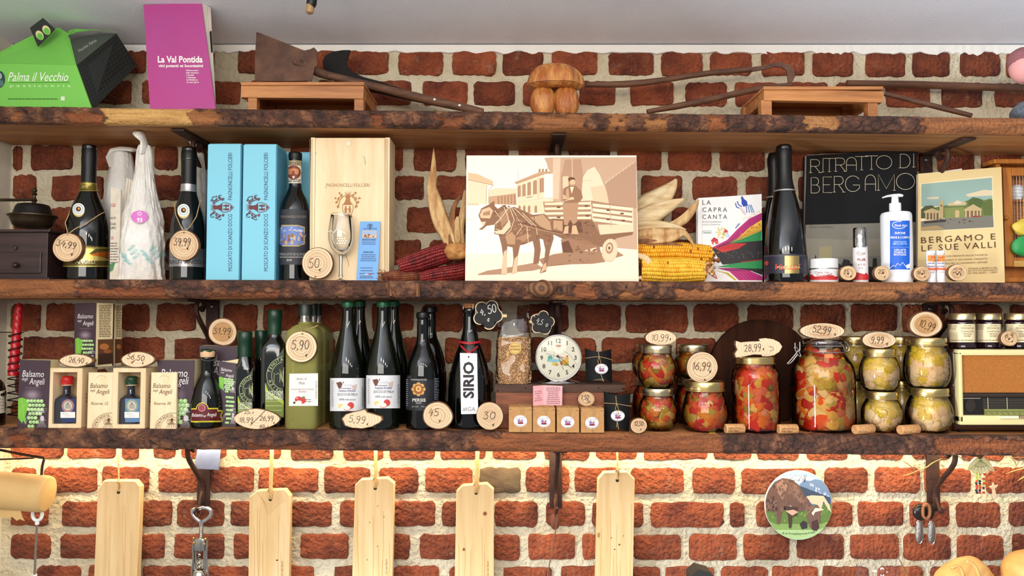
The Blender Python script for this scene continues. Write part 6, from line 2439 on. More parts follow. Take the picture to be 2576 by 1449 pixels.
def superlathe(b, rings, cx, cy, n):
 """Body whose section goes from square (high power) to round (2)."""
 vs = []
 for r, z_, p_ in rings:
  row = []
  for i in range(n):
   a_ = 2 * math.pi * (i + .5) / n
   c, s = math.cos(a_), math.sin(a_)
   k_ = (abs(c) ** p_ + abs(s) ** p_) ** (-1.0 / p_)
   row.append(b.bm.verts.new((cx + r * k_ * c, cy + r * k_ * s, z_)))
  vs.append(row)
 for p0, p1 in zip(vs, vs[1:]):
  for i in range(n):
   j = (i + 1) % n
   b.bm.faces.new((p0[i], p0[j], p1[j], p1[i]))
 b.bm.faces.new(list(reversed(vs[0])))
 b.bm.faces.new(vs[-1])
def box_lid(label, px0, px1, num):
 q = [(px0 + 4, 937), (px1, 937), (px1 - 2, 1077), (px0, 1077)]
 t = qthing('box_lid', label, 'lid', q, .014, 3, 'sliding lids of the wooden boxes')
 a = qslab('board', m_pale, q, .014, .024, .007, 3)
 pr = Pr(plane3(a[3], a[2], a[0]), off=.0003)
 br = (92, 60, 30)
 cx = (px0 + px1) / 2
 pr.ring(cx + 2, 952, 12, 7, .7, (176, 140, 90), 14, 180, 360)
 pr.text('Balsamo', px0 + 8, 976, 12, br, w=44, shear=.25)
 pr.text('degli', px0 + 8, 985, 6, br, w=13, shear=.25)
 pr.text('Angeli', px0 + 23, 991, 12, br, w=34, shear=.25)
 pr.text('Riserva ' + num, px0 + 10, 1018.5, 7.5, br, w=43, shear=.3)
 x, y = px1 - 10, 1079
 pr.ring(x, y, 44, 40, .9, br, 18, 180, 283)
 pr.ring(x, y, 32, 29, .7, br, 18, 180, 285)
 for i, ch in enumerate('TENUTADEGL'):
  an = math.radians(186 + i * 9.3)
  pr.text(ch, x + 35 * math.cos(an), y + 31.5 * math.sin(an), 6.5, br, rot=-(math.degrees(an) - 270), al='c')
 for i in range(5):
  pr.line([(x - 2, 1056), (x - 16 + i * 6, 1076)], .7, br)
  pr.ring(x - 10 + i * 3.4, 1062, 5, 7, .6, br, 8, 120, 330)
 pr.ell(x - 2, 1055, 3, 3.6, br, 10)
 pr.line([(x - 12, 1066), (x + 8, 1066)], 1, br)
 pr.done('branded_print')
ZOB = open_box('open wooden box holding the red-waxed small bottle', 126, 212, (190, 34, 34), 'small square ink-dark bottle with red wax seal', 'red')
open_box('open wooden box holding the green-waxed small bottle', 289, 371, (26, 60, 36), 'small square ink-dark bottle with green wax seal', 'green')
box_lid('pale wooden sliding lid branded Riserva 12 between the open boxes', 219, 286, '12')
box_lid('pale wooden sliding lid branded Riserva 30 beside an aubergine carton', 377, 445, '30')
CUR[0] = None
# ---- cartons standing on the wooden boxes
def turned_carton(label, pA, pB, pC, py, z):
 A, Bq, C = (Vector((X(p[0], p[1]), p[1], 0)) for p in (pA, pB, pC))
 D_ = A + (C - Bq)
 zt = P(pB[0], py, pB[1]).z
 t = T('vinegar_carton', label, 'box', ((A.x + C.x) / 2, (A.y + C.y) / 2, z), 'aubergine cartons with grape pictures')
 up = Vector((0, 0, 1))
 b = B()
 b.slab([A + up * z, Bq + up * z, C + up * z, D_ + up * z], Vector((0, 0, zt - z)))
 b.done('carton_body', m_creamcard, smooth=0)
 n = (Bq - A).cross(up)
 n.normalize()
 if n.y > 0:
  n = -n
 b = B()
 b.slab([A + up * z, Bq + up * z, Bq + up * zt, A + up * zt], n * .0008)
 b.done('front_panel', m_maroon, smooth=0)
 return A, Bq, C, zt
z = ZOB + .0004
A_, B_, C_, zt = turned_carton('aubergine carton with grapes standing on the open wooden boxes', (190, .075), (244, .052), (286, .088), 762, z)
up = Vector((0, 0, 1))
q = [(191, 762), (245, 762), (244, 921), (190, 921)]
pr = Pr(plane3(A_ + up * z, B_ + up * z, A_ + up * zt), off=.0014)
balsamo_print(pr, q, 2)
pr.done('carton_print')
pr = Pr(plane3(B_ + up * z, C_ + up * z, B_ + up * zt), off=.0004)
pr.lines(249, 280, 769, 846, 20, (110, 88, 58), 2, 3, .12)
pr.poly([(246, 854), (285, 853), (285, 914), (246, 918)], (96, 58, 34))
pr.ell(262, 872, 12, 8, (180, 110, 56), 14)
pr.ell(270, 884, 10, 5, (150, 84, 44), 14)
pr.poly([(246, 890), (285, 888), (285, 914), (246, 918)], (60, 36, 24))
pr.done('side_print')
A_, B_, C_, zt = turned_carton('cartons twin showing only its printed cream side, behind the upper carton', (262, .135), (289, .108), (308, .128), 764, z)
pr = Pr(plane3(B_ + up * z, C_ + up * z, B_ + up * zt), off=.0004)
pr.lines(292, 305, 770, 846, 20, (110, 88, 58), 2, 5, .12)
pr.poly([(289, 853), (307, 853), (307, 912), (289, 914)], (96, 58, 34))
pr.ell(298, 872, 6, 6, (170, 104, 54), 12)
pr.done('side_print')
q = [(396, 906), (489, 906), (484, 1077), (395, 1077)]
a = card_box('aubergine carton with grapes behind the lid branded Riserva 30', q, .035, .04, 3)
pr = Pr(plane3(a[3], a[2], a[0]))
balsamo_print(pr, q, 4)
pr.done('carton_print')
q = [(502, 869), (601, 872), (598, 1075), (502, 1075)]
a = card_box('tall aubergine carton behind the squat bottle, a round slice on top', q, .095, .045, 5)
ZTC = a[0].z
pr = Pr(plane3(a[3], a[2], a[0]))
balsamo_print(pr, q, 6)
pr.done('carton_print')
q = [(550, 908), (594, 914), (594, 1072), (552, 1072)]
t = qthing('booklet', 'small folded booklet with grapes leaning on the tall aubergine carton', 'booklet', q, .055, 3)
b = B()
b.slab([P(549, 912, .0665), P(600, 903, .068), P(598, 930, .066), P(551, 930, .066)], Vector((0, .0006, 0)))
b.done('inner_page', m_creamcard, smooth=0)
a = qslab('cover', m_maroon, q, .055, .065, .001, 3)
pr = Pr(plane3(a[3], a[2], a[0]), off=.0004)
q1 = [(550, 908), (594, 914), (594, 990), (551, 986)]
f = UV(q1)
for s, u, v, h, w_ in (('Balsamo', .12, .30, 8, 28), ('degli', .12, .38, 4, 8), ('Angeli', .38, .48, 8, 21)):
 pr.text(s, *f(u, v), h, (236, 230, 230), w=w_, shear=.25, rot=-8)
grape_art(pr, lambda u, v: f(u, .5 + (v - .55) * 1.1), 44, 8)
q2 = [(560, 980), (594, 984), (594, 1072), (552, 1072)]
grape_art(pr, lambda u, v: UV(q2)(u, .1 + (v - .55) * 1.9), 50, 9, leaf=False)
pr.done('cover_print')
# oval and round slices up here
wood_slice('oval price slice reading 26,40 on the box with the red-waxed bottle', 146, 890, 236, 924, .012, '26,40', 172, 911, 13, 40, seed=31, pw=1.7, rot=-4, inner=.9, extra=lambda p: p.hand('€', 216, 917, 12, INK, 1.3))
wood_slice('oval price slice reading 56,50 on the box with the green-waxed bottle', 303, 884, 390, 925, .012, '56,50', 318, 902, 13, 46, seed=32, pw=1.8, rot=-8, inner=.92, extra=lambda p: (p.hand('€', 357, 916, 11, INK, 1.3), p.poly([(328, 914), (334, 908), (340, 906), (334, 914)], (150, 90, 60))))
wood_slice('round price slice reading 31,99 standing on the tall aubergine carton', 523, 800, 597, 870, .10, '31,99', 536, 840, 15, 46, seed=33, inner=.93, two_tone=.36, extra=lambda p: p.hand('€', 574, 850, 12, INK, 1.3))
# ---- squat dark bottle with ribbon label
SQ = [(40, 1077), (42, 1070), (42, 1032), (40, 1010), (34, 982), (25, 957), (17.5, 941), (16, 925), (16, 908), (19, 905), (19, 899), (16, 897)]
bt = bottle('vinegar_bottle', 'squat dark bottle with cork, white wire loop and maroon ribbon label', 525, .055, 3, SQ, m_dark)
b = B()
b.lathe(cr(pxprof(526, .055, [(17.5, 899), (19, 890), (18.5, 882), (15, 879), (.01, 878)]), 3), bt['x'], .055, 28)
b.done('cork_stopper', mat('waxed_cork', (228, 184, 140), .5), smooth=60)
b = B()
rr = .0195
b.lathe(cr(pxprof(526, .055, [(17.8, 886), (19.4, 882), (15.6, 878.3), (.01, 877)]), 3), bt['x'], .055, 28, twist=lambda a_, z_: 1 + .05 * math.sin(5 * a_))
b.done('green_wax', mat('wax_green', (26, 60, 36), .3), smooth=60)
b = B()
b.tube([P(507, 898, .04), P(506, 904, .036), P(524, 908, .031), P(543, 904, .036), P(546, 890, .04), P(546, 905, .038), P(549, 918, .035)], .0009, 6)
b.done('wire_loop', m_wire)
pr = lprint(bt, .0008, 4, 2)
yl, mr = (214, 206, 50), (96, 24, 32)
pr.ell(509, 1030, 16, 17.5, yl, 24)
pr.poly([(482, 1027), (548, 1026), (548, 1032), (561, 1032), (556, 1046), (561, 1061), (546, 1062), (544, 1055), (496, 1056), (494, 1063), (481, 1062)], yl)
pr.ell(509, 1030, 14, 15.5, mr, 24)
pr.poly([(482, 1030), (546, 1029), (546, 1035), (557, 1035), (553, 1046), (557, 1058), (548, 1058), (546, 1052), (492, 1053), (490, 1059), (482, 1058)], mr)
pr.ell(508, 1026, 10, 10, (150, 60, 70), 20)
pr.ring(508, 1026, 8, 8, .8, (220, 190, 190), 18)
pr.text('Balsamo', 484, 1048, 9, WHITE, w=26, shear=.25)
pr.text('degli', 511, 1048, 4, WHITE, w=7, shear=.3)
pr.text('Angeli', 520, 1047, 9, WHITE, w=24, shear=.25)
pr.done('ribbon_label')
# ---- square green oil bottles
m_oil = mat('oil_glass', (10, 14, 10), .05, spec=.7, coat=.5)
m_gcap = mat('green_cap', (12, 52, 32), .35, bump=.05)
m_glab = mat('olive_label', (60, 72, 50), .5)
def oil(label, px0, px1, cap0, cap1, ycap, ycapb, yshoulder, Y, lab=True, ring=True):
 cx = (px0 + px1) / 2
 x = X(cx, Y)
 z = sz(3, x)
 hw = (px1 - px0) / 2 * S(Y) * .98
 t = T('oil_bottle', label, 'bottle', (x, Y, z), 'square green oil bottles')
 cw = (cap1 - cap0) / 2 * S(Y) / 1.05
 zs_, zc_b, zct = P(cx, yshoulder, Y).z, P(cx, ycapb, Y).z, P(cx, ycap, Y).z
 b = B()
 superlathe(b, [(hw * .97, z, 7), (hw, z + .005, 8), (hw, zs_ - .014, 8), (hw * .97, zs_ - .006, 6), (hw * .86, zs_ + .004, 3.5), (cw * 1.12, zs_ + .014, 2.2), (cw * .92, zs_ + .022, 2), (cw * .9, zc_b + .004, 2)], x, Y, 48)
 b.done('glass_body', m_oil, smooth=50)
 b = B()
 b.lathe([(cw * 1.0, zc_b - .003), (cw * 1.02, zc_b + (zct - zc_b) * .3), (cw, zct - (zct - zc_b) * .42), (cw * 1.06, zct - (zct - zc_b) * .38), (cw * 1.06, zct - .002), (cw * .98, zct), (.0001, zct)], x, Y, 32, cap=False)
 b.done('green_cap', m_gcap, smooth=40)
 return x, z, hw
Yo = .085
x, z, hw = oil('short square green oil bottle beside the small booklet', 596, 640, 610, 645, 834, 895, 916, Yo)
def oil_label(px0, px1, ytop, ybot, cxy, r, ylet, Yf, sc_):
 pr = Pr(flat(Yf), off=.0006)
 def clip(pts):
  return [(min(px1, max(px0, p[0])), p[1]) for p in pts]
 pr.poly([(px1, ytop), (px1, ybot), (px0, ybot), (px0, ytop + (ybot - ytop) * .55), (px0 + (px1 - px0) * .45, ytop + (ybot - ytop) * .22)], (66, 78, 54))
 pr.poly(clip([(px0, ybot), (px0, ytop + (ybot - ytop) * .52), (px0 + (px1 - px0) * .22, ytop + (ybot - ytop) * .66), (px1, ytop + (ybot - ytop) * .80), (px1, ybot)]), (126, 140, 60))
 pr.poly(clip([(px0, ytop + (ybot - ytop) * .5), (px0 + (px1 - px0) * .2, ytop + (ybot - ytop) * .64), (px1, ytop + (ybot - ytop) * .76), (px1, ytop + (ybot - ytop) * .82), (px0, ytop + (ybot - ytop) * .62)]), (176, 192, 60))
 cx, cy = cxy
 disc = [p for p in arc(cx, cy, r, r, 90, 270, 26)]
 pr.poly(clip([(px1, cy - r * .98)] + [p for p in arc(cx, cy, r, r, 270, 90, 26) if p[0] <= px1] + [(px1, cy + r * .98)]), (26, 34, 26))
 pale = (196, 206, 150)
 for q_ in (1.0, .74):
  pts = [p for p in arc(cx, cy, r * q_, r * q_, 268, 92, 30) if p[0] <= px1]
  if len(pts) > 1:
   pr.line(pts, 1.0, pale)
 for i, ch in enumerate('TENUTADEG'):
  an = math.radians(196 + i * 12)
  xx = cx + r * .80 * math.cos(an)
  if xx < px1 - 3:
   pr.text(ch, xx, cy + r * .80 * math.sin(an), r * .16, pale, rot=-(math.degrees(an) - 270), al='c')
 for i, ch in enumerate('AZIENDA'):
  an = math.radians(160 - i * 13)
  xx = cx + r * .94 * math.cos(an)
  if xx < px1 - 3:
   pr.text(ch, xx, cy + r * .94 * math.sin(an), r * .16, pale, rot=-(math.degrees(an) - 90), al='c')
 # winged figure and tower
 k_ = r / 40
 pr.line(clip([(cx - 24 * k_, cy + 14 * k_), (cx - 24 * k_, cy - 6 * k_), (cx - 20 * k_, cy - 2 * k_), (cx - 16 * k_, cy - 6 * k_), (cx - 12 * k_, cy - 2 * k_), (cx - 12 * k_, cy + 14 * k_)]), .9, pale)
 for i in range(6):
  pr.line(clip([(cx - 2 * k_, cy - 8 * k_), (cx - (12 - i * 2) * k_, cy - (14 - i * 6) * k_), (cx - (10 - i * 2) * k_, cy + (8 + i * 3) * k_)]), .8, pale)
 pr.line(clip([(cx + 2 * k_, cy - 18 * k_), (cx - 2 * k_, cy), (cx + 2 * k_, cy + 20 * k_)]), 1, pale)
 for s, dy in (('DAGLI ULIVI', 0), ('DEGLI ANGELI', sc_ * 1.15)):
  pr.text(s, px0 + 3, ylet + dy, sc_, (236, 240, 214), w=(px1 - px0 - 5), bold=.02)
 pr.lines(px0 + 2, px1 - 2, ylet + sc_ * 1.6, ybot - 6, 4, (206, 214, 160), 1.4, 3, .2, 'c')
 pr.done('label_print')
oil_label(598, 636, 928, 1062, (638, 980), 36, 1020, Yo - hw, 8)
oil('short square green oil bottle behind its twin', 642, 676, 644, 675, 831, 900, 918, .165)
x, z, hw = oil('tall square green oil bottle beside the pale vinegar bottles', 664, 720, 682, 718, 779, 838, 866, .085)
oil_label(667, 714, 875, 1050, (719, 945), 48, 993, .085 - hw, 10)
wood_slice('long oval price slice with two prices under the green oil bottles', 588, 1028, 703, 1080, .008, None, seed=41, pw=1.75, inner=.97, thick=.008,
   extra=lambda p: (p.hand('25cl', 614, 1041, 9, INK, 1.1, 28), p.hand('18,99', 600, 1062, 12, INK, 1.2, 38), p.hand('26,99', 653, 1058, 12, INK, 1.3, 36), p.line([(630, 1070), (668, 1032)], 1.4, INK), p.hand('€', 687, 1066, 10, INK, 1.2),
       p.hand('60cl', 653, 1076, 8, INK, 1.1, 26), p.hand('€', 632, 1066, 7, INK, 1)))
# ---- pale vinegar bottles
m_vin = bpy.data.materials.new('vinegar_in_glass')
m_vin.use_nodes = True
_p = m_vin.node_tree.nodes['Principled BSDF']
_p.inputs['Base Color'].default_value = (.84, .80, .24, 1)
_p.inputs['Transmission Weight'].default_value = .72
_p.inputs['Roughness'].default_value = .03
_p.inputs['IOR'].default_value = 1.12
def vinegar(label, px0, px1, cap0, cap1, Y, ytop=766):
 cx = (px0 + px1) / 2
 x = X(cx, Y)
 z = sz(3, x)
 hw = (px1 - px0) / 2 * S(Y) * .96
 t = T('vinegar_bottle', label, 'bottle', (x, Y, z), 'pale vinegar bottles')
 cw = (cap1 - cap0) / 2 * S(Y) / 1.03
 zs_, zcb, zct = P(cx, 828, Y).z, P(cx, 794, Y).z, P(cx, ytop, Y).z
 b = B()
 superlathe(b, [(hw * .95, z, 5), (hw, z + .006, 6), (hw, zs_ - .012, 6), (hw * .95, zs_ - .003, 5), (hw * .75, zs_ + .006, 3), (cw * .95, zs_ + .014, 2), (cw * .92, zs_ + .018, 2)], x, Y, 40)
 b.done('glass_body', m_vin, smooth=50)
 b = B()
 b.lathe([(cw * .92, zs_ + .0182), (cw * .88, zcb - .002), (cw * .88, zcb + .004)], x, Y, 28, cap=False)
 b.done('glass_neck', thin_glass('neck_glass', (.82, .86, .80), 1.6, .08), smooth=50)
 b = B()
 b.lathe([(cw, zcb), (cw, zct - .002), (cw * .95, zct), (.0001, zct)], x, Y, 28, cap=False)
 b.done('dark_cap', mat('bottle_green_cap', (22, 36, 28), .4, bump=.1))
 return x, z, hw
x, z, hw = vinegar('pale yellow vinegar bottle with apple label, first of its row', 727, 810, 757, 793, .062)
pr = Pr(flat(.062 - hw), off=.0006)
pr.poly([(728, 940), (800, 939), (800, 1021), (727, 1021)], (238, 234, 224))
pr.text('Aceto di', 745, 956, 7, (70, 64, 70), w=27, shear=.4)
pr.text('Mele', 751, 967, 7, (70, 64, 70), w=16, shear=.4)
pr.text('Societa Agricola Fustinoni', 732, 981, 4.6, (150, 100, 110), w=58)
pr.text('Annibale', 751, 987, 4.6, (150, 100, 110), w=20)
pr.ell(751, 1005, 9, 8, (196, 50, 52), 18)
pr.ell(761, 1007, 9, 8.5, (206, 60, 60), 18)
pr.ell(752, 1012, 8, 4.5, (246, 236, 214), 14)
pr.ell(748, 1002, 3, 2.4, (240, 150, 140), 10)
pr.poly([(758, 999), (766, 996), (768, 1001), (762, 1003)], (90, 140, 70))
pr.poly([(737, 1014), (741, 1009), (744, 1013), (741, 1016)], (40, 40, 40))
pr.lines(768, 784, 1005, 1010, 2, (120, 116, 120), 1.8, 3, .1)
pr.lines(794, 799, 960, 1002, 12, (150, 146, 140), 1.6, 5, .3)
pr.done('paper_label')
x, z, hw = vinegar('pale yellow vinegar bottle directly behind the first', 752, 828, 793, 813, .135)
x, z, hw = vinegar('pale yellow vinegar bottle at the back of its row', 768, 836, 812, 829, .20)
wood_slice('round price slice reading 5,90 tied to the first vinegar bottle', 718, 833, 797, 912, .012, '5,90', 733, 878, 22, 46, seed=44, jit=.015, inner=.97, hole=(761, 840), extra=lambda p: p.hand('€', 768, 897, 14, INK, 1.4), wd=1.7,
   strings=[[(761, 840, .011), (757, 826, .02), (752, 822, .03), (764, 829, .034), (780, 828, .036), (798, 820, .04)], [(761, 840, .011), (770, 830, .025), (786, 824, .035), (800, 818, .05)]])
# ---- apple juice bottles
JP = [(43, 1074), (44, 1066), (44, 1010), (44, 955), (43, 930), (38, 902), (30, 870), (22, 840), (17, 815), (15, 795), (14.5, 778), (16, 776), (16, 770), (14.5, 768)]
def juice(label, pcx, Y, dy=0, lab=None, k_=1.0):
 prof = [(h * k_, y + dy) for h, y in JP]
 bt = bottle('juice_bottle', label, pcx, Y, 3, prof, m_green, 'green glass apple juice bottles')
 b = B()
 y0 = 768 + dy
 b.lathe(pxprof(pcx, Y, [(16.5 * k_, y0 + 4), (17 * k_, y0 + 1), (16.4 * k_, y0 - 7), (14 * k_, y0 - 10), (.01, y0 - 11)]), bt['x'], Y, 42, twist=lambda a_, z_: 1 + .035 * math.sin(21 * a_))
 b.done('crown_cap', mat('green_crown', (26, 92, 58), .35, .3), smooth=30)
 if lab:
  x0, x1, y0, y1 = lab
  pr = lprint(bt, .0007, 5)
  pr.rect(x0, y0, x1, y1, (226, 226, 228))
  dx, dy2 = x0 - 831, y0 - 951
  br = (110, 70, 60)
  for pts in ([(849, 962), (858, 960), (862, 966), (858, 976), (853, 978), (849, 970)], [(846, 961), (850, 964), (848, 968)], [(862, 961), (866, 959), (863, 966)]):
   pr.poly([(a + dx, c + dy2) for a, c in pts], br)
  pr.poly([(885 + dx, 970 + dy2), (898 + dx, 966 + dy2), (896 + dx, 980 + dy2), (888 + dx, 982 + dy2)], (206, 180, 170))
  for i in range(3):
   pr.ring(868 + i * 7 + dx, 969 + dy2, 2.4, 2, .8, (190, 180, 186), 8)
  pr.text('Az. Societa Agricola', 857 + dx, 978 + dy2, 3.2, (70, 56, 60), w=26, bold=.01)
  pr.text('Fustinoni Annibale', 853 + dx, 985.5 + dy2, 6, (50, 50, 110), w=41)
  pr.text('SUCCO DI MELA', 849 + dx, 995 + dy2, 6, (70, 64, 70), w=49, shear=.35)
  pr.text('100% solo succo', 853 + dx, 1007 + dy2, 5, (70, 64, 70), w=41, shear=.35)
  pr.rect(852 + dx, 1012 + dy2, 862 + dx, 1026 + dy2, (240, 206, 120))
  pr.rect(852 + dx, 1012 + dy2, 862 + dx, 1016 + dy2, (250, 240, 220))
  pr.ell(882 + dx, 1020 + dy2, 8, 8.5, (206, 70, 64), 18)
  pr.ell(873 + dx, 1026 + dy2, 8, 6, (248, 238, 214), 16)
  pr.ring(873 + dx, 1026 + dy2, 8, 6, 1.2, (190, 50, 50), 16, 20, 170)
  pr.ell(862 + dx, 1025 + dy2, 5, 4, (248, 240, 220), 12)
  pr.lines(835 + dx, 841 + dx, 960 + dy2, 1022 + dy2, 16, (150, 146, 150), 1.5, 4, .3)
  pr.lines(x1 - 10, x1 - 3, y0 + 24, y1 - 14, 12, (150, 146, 150), 1.5, 6, .4)
  pr.done('paper_label')
juice('green juice bottle with apple label, beside the vinegar bottles', 876, .062, 0, (831, 918, 951, 1034))
juice('green juice bottle with apple label, beside the black beer bottle', 964, .062, 0, (922, 1008, 944, 1027))
juice('unlabelled view of a green juice bottle behind the first juice bottle', 905, .155, -2, None, .94)
juice('unlabelled view of a green juice bottle behind the second juice bottle', 990, .155, -2, None, .94)
wood_slice('pointed oval price slice reading 5,99 before the juice bottles', 858, 1029, 965, 1080, .006, None, seed=45, inner=.93,
   outline=[(858, 1053), (868, 1042), (888, 1036), (908, 1032), (918, 1029), (924, 1037), (944, 1042), (962, 1048), (964, 1056), (956, 1064), (936, 1074), (910, 1079), (884, 1077), (866, 1071)],
   extra=lambda p: (p.hand('5,99', 876, 1061, 17, INK, 1.3, 44, -5), p.hand('€', 922, 1070, 12, INK, 1.2)))
# ---- black beer bottles
BP = [(40, 1077), (41, 1070), (41, 1010), (41, 962), (40, 938), (35, 908), (25, 882), (18, 865), (15, 846), (14.5, 815), (14, 803), (16, 800), (16, 796), (14, 794)]
for lab, pcx, Y, dy in (('black beer bottle with golden medallion on its label', 1064, .065, 0), ('black beer bottle hidden behind the medallion one', 1083, .155, -14)):
 bt = bottle('beer_bottle', lab, pcx, Y, 3, [(h, y + (dy if y < 900 else dy * .5)) for h, y in BP], m_dark, 'black beer bottles')
 b = B()
 b.lathe(pxprof(pcx, Y, [(17, 797 + dy), (17.3, 794 + dy), (16, 787 + dy), (14, 785 + dy), (.01, 784.5 + dy)]), bt['x'], Y, 42, twist=lambda a_, z_: 1 + .035 * math.sin(21 * a_))
 b.done('crown_cap', mat('black_crown', (24, 24, 26), .35, .4), smooth=30)
 if dy == 0:
  sleeve(bt, 'label', mat('ink_label', (26, 28, 34), .5), 952, 1028, .0006)
  pr = lprint(bt, .001, 4)
  gd = (212, 156, 84)
  pr.text('PAGNONCELLI FOLCIERI', 1035, 957, 4, (210, 206, 200), w=38)
  for i in range(8):
   an = math.radians(i * 45)
   pr.ell(1053 + 12 * math.cos(an), 979 + 12 * math.sin(an), 5.5, 5.5, gd, 10)
   pr.ell(1053 + 12 * math.cos(an + .4), 979 + 12 * math.sin(an + .4), 2, 2, (80, 46, 24), 8)
  pr.ell(1053, 979, 11, 12, (150, 92, 44), 18)
  pr.ell(1053, 978, 6.5, 7.5, (232, 182, 110), 16)
  pr.ell(1053, 978, 3, 4, (176, 110, 56), 10)
  pr.text('PERSIS', 1038.5, 1010, 7.5, (232, 226, 214), w=32, bold=.015)
  pr.text('#IGA', 1047, 1015.5, 4, (200, 196, 190), w=13)
  pr.text('Alc. 5,5%', 1037, 1024, 3, (210, 206, 200), w=16)
  pr.text('33cl e', 1060, 1024, 3, (210, 206, 200), w=11)
  pr.lines(1091, 1103, 952, 1004, 14, (150, 150, 156), 1.5, 5, .3)
  pr.lines(1024, 1029, 955, 1020, 14, (150, 150, 156), 1.5, 6, .3)
  pr.done('label_print')
wood_slice('round bark-edged price slice reading 45 before the beer bottle', 1064, 1010, 1138, 1081, .004, '45', 1077, 1046, 18, 28, seed=47, jit=.05, inner=.93, extra=lambda p: p.hand('€', 1103, 1060, 12, INK, 1.4, rot=-30))
# ---- tall dark bottle with hanging white card
SP_ = [(52, 1077), (54, 1068), (54, 1010), (53, 970), (47, 930), (35, 888), (25, 860), (18.5, 835), (16.5, 812), (16, 790), (18.5, 787), (18.5, 777), (16, 775)]
bt = bottle('wine_bottle', 'tall dark bottle with a hanging white card on red ribbon', 1182, .085, 3, SP_, m_dark)
b = B()
b.lathe(cr(pxprof(1178, .085, [(14, 778), (16.5, 772), (17.5, 766), (16.5, 763), (.01, 762)]), 3), bt['x'], .085, 24)
b.done('cork', mat('cork', (190, 130, 78), .8, c2=(150, 96, 56), ns=120), smooth=60)
b = B()
for i in range(4):
 an = i * math.pi / 2 + .5
 r1, r2 = .0172, .0182
 b.tube([(bt['x'] + r2 * math.cos(an), .085 + r2 * math.sin(an), P(1178, 780, .085).z), (bt['x'] + r2 * math.cos(an), .085 + r2 * math.sin(an), P(1178, 766, .085).z), (bt['x'] + .008 * math.cos(an), .085 + .008 * math.sin(an), P(1178, 761.5, .085).z)], .0008, 5)
b.done('wire_cage', m_wire)
m_rib = mat('red_ribbon', (176, 20, 34), .5)
b = B()
rr = bt['R'](P(1182, 868, .085).z) + .0012
zz = P(1182, 868, .085).z
for i in range(24):
 a0, a1 = 2 * math.pi * i / 24, 2 * math.pi * (i + 1) / 24
 b.quad((bt['x'] + rr * math.cos(a0), .085 + rr * math.sin(a0), zz + .008 + .004 * abs(math.cos(a0))), (bt['x'] + rr * math.cos(a1), .085 + rr * math.sin(a1), zz + .008 + .004 * abs(math.cos(a1))),
   (bt['x'] + rr * math.cos(a1), .085 + rr * math.sin(a1), zz + .002 + .004 * abs(math.cos(a1))), (bt['x'] + rr * math.cos(a0), .085 + rr * math.sin(a0), zz + .002 + .004 * abs(math.cos(a0))))
for s0, s1 in (((1158, 866), (1180, 886)), ((1202, 868), (1180, 886))):
 p0, p1 = P(*s0, .045), P(*s1, .028)
 b.quad(p0, p1, p1 - Vector((0, 0, .006)), p0 - Vector((0, 0, .006)))
b.ball(P(1180, 888, .026), (.006, .003, .005), 2)
b.done('ribbon', m_rib, smooth=60)
q = [(1157, 888), (1200, 889), (1203, 1041), (1160, 1042)]
a = qslab('hanging_card', m_white, q, .021, .023, .0008)
pr = Pr(plane3(a[3], a[2], a[0]))
pr.text('SIRIO', 1191, 1002, 25, (34, 30, 30), w=92, rot=90, bold=.035)
pr.text('#IGA', 1164, 1034, 10, (120, 118, 118), w=32)
pr.ell(1179, 898, 2.4, 2.4, (50, 40, 40), 10)
pr.done('card_lettering')
wood_slice('round price slice reading 30 between the tall bottle and kraft boxes', 1198, 1012, 1266, 1081, .004, '30', 1214, 1054, 18, 34, seed=48, jit=.015, inner=.97, extra=lambda p: p.hand('€', 1238, 1072, 14, INK, 1.4))
# ---- old plank riser
Yr = .062
xr0, xr1, xr2 = X(1247, Yr), X(1520, Yr), X(1571, Yr)
zr = sz(3, xr0) + .0004
ZR = P(1400, 967, Yr).z
m_riser = mat('riser_wood', (150, 86, 54), .6, c2=(104, 58, 38), ns=4, st=(1.5, 10, 12), bump=.25, bs=60)
t = T('wooden_riser', 'old brown plank riser carrying the clock and the bag of lentils', 'riser', ((xr0 + xr2) / 2, .11, zr))
b = B()
b.slab([Vector((xr0 - .002, Yr - .002, ZR)), Vector((X(1400, Yr), Yr - .002, ZR)), Vector((X(1500, Yr), Yr - .002, ZR - .0005)), Vector((xr2, Yr - .002, ZR - .001)), Vector((xr2, Yr - .002, ZR - .006)), Vector((X(1560, Yr), Yr - .002, ZR - .010)),
  Vector((X(1572, Yr), Yr - .002, ZR - .016)), Vector((X(1545, Yr), Yr - .002, ZR - .021)), Vector((X(1520, Yr), Yr - .002, ZR - .019)), Vector((xr0 - .002, Yr - .002, ZR - .019))], Vector((0, .125, 0)))
b.done('top_plank', mat('riser_top', (92, 62, 46), .7, c2=(62, 40, 30), ns=4, st=(1.5, 10, 12), bump=.4, bs=60), smooth=0)
b = B()
b.box(xr0, xr1, Yr + .001, Yr + .018, zr + .0005, ZR - .0192, .001)
b.done('front_board', m_riser, smooth=0)
for xx in (xr0, xr1 - .016):
 b = B()
 b.box(xx, xx + .016, Yr + .0185, Yr + .12, zr + .0005, ZR - .0192, .001)
 b.done('end_board', m_riser, smooth=0)
b = B()
for p in ((1252, 983), (1322, 976), (1505, 976)):
 b.ball(P(*p, Yr - .0015), (.0026, .0012, .0022), 2)
b.done('nail_heads', mat('nail_iron', (40, 30, 28), .6, .5))
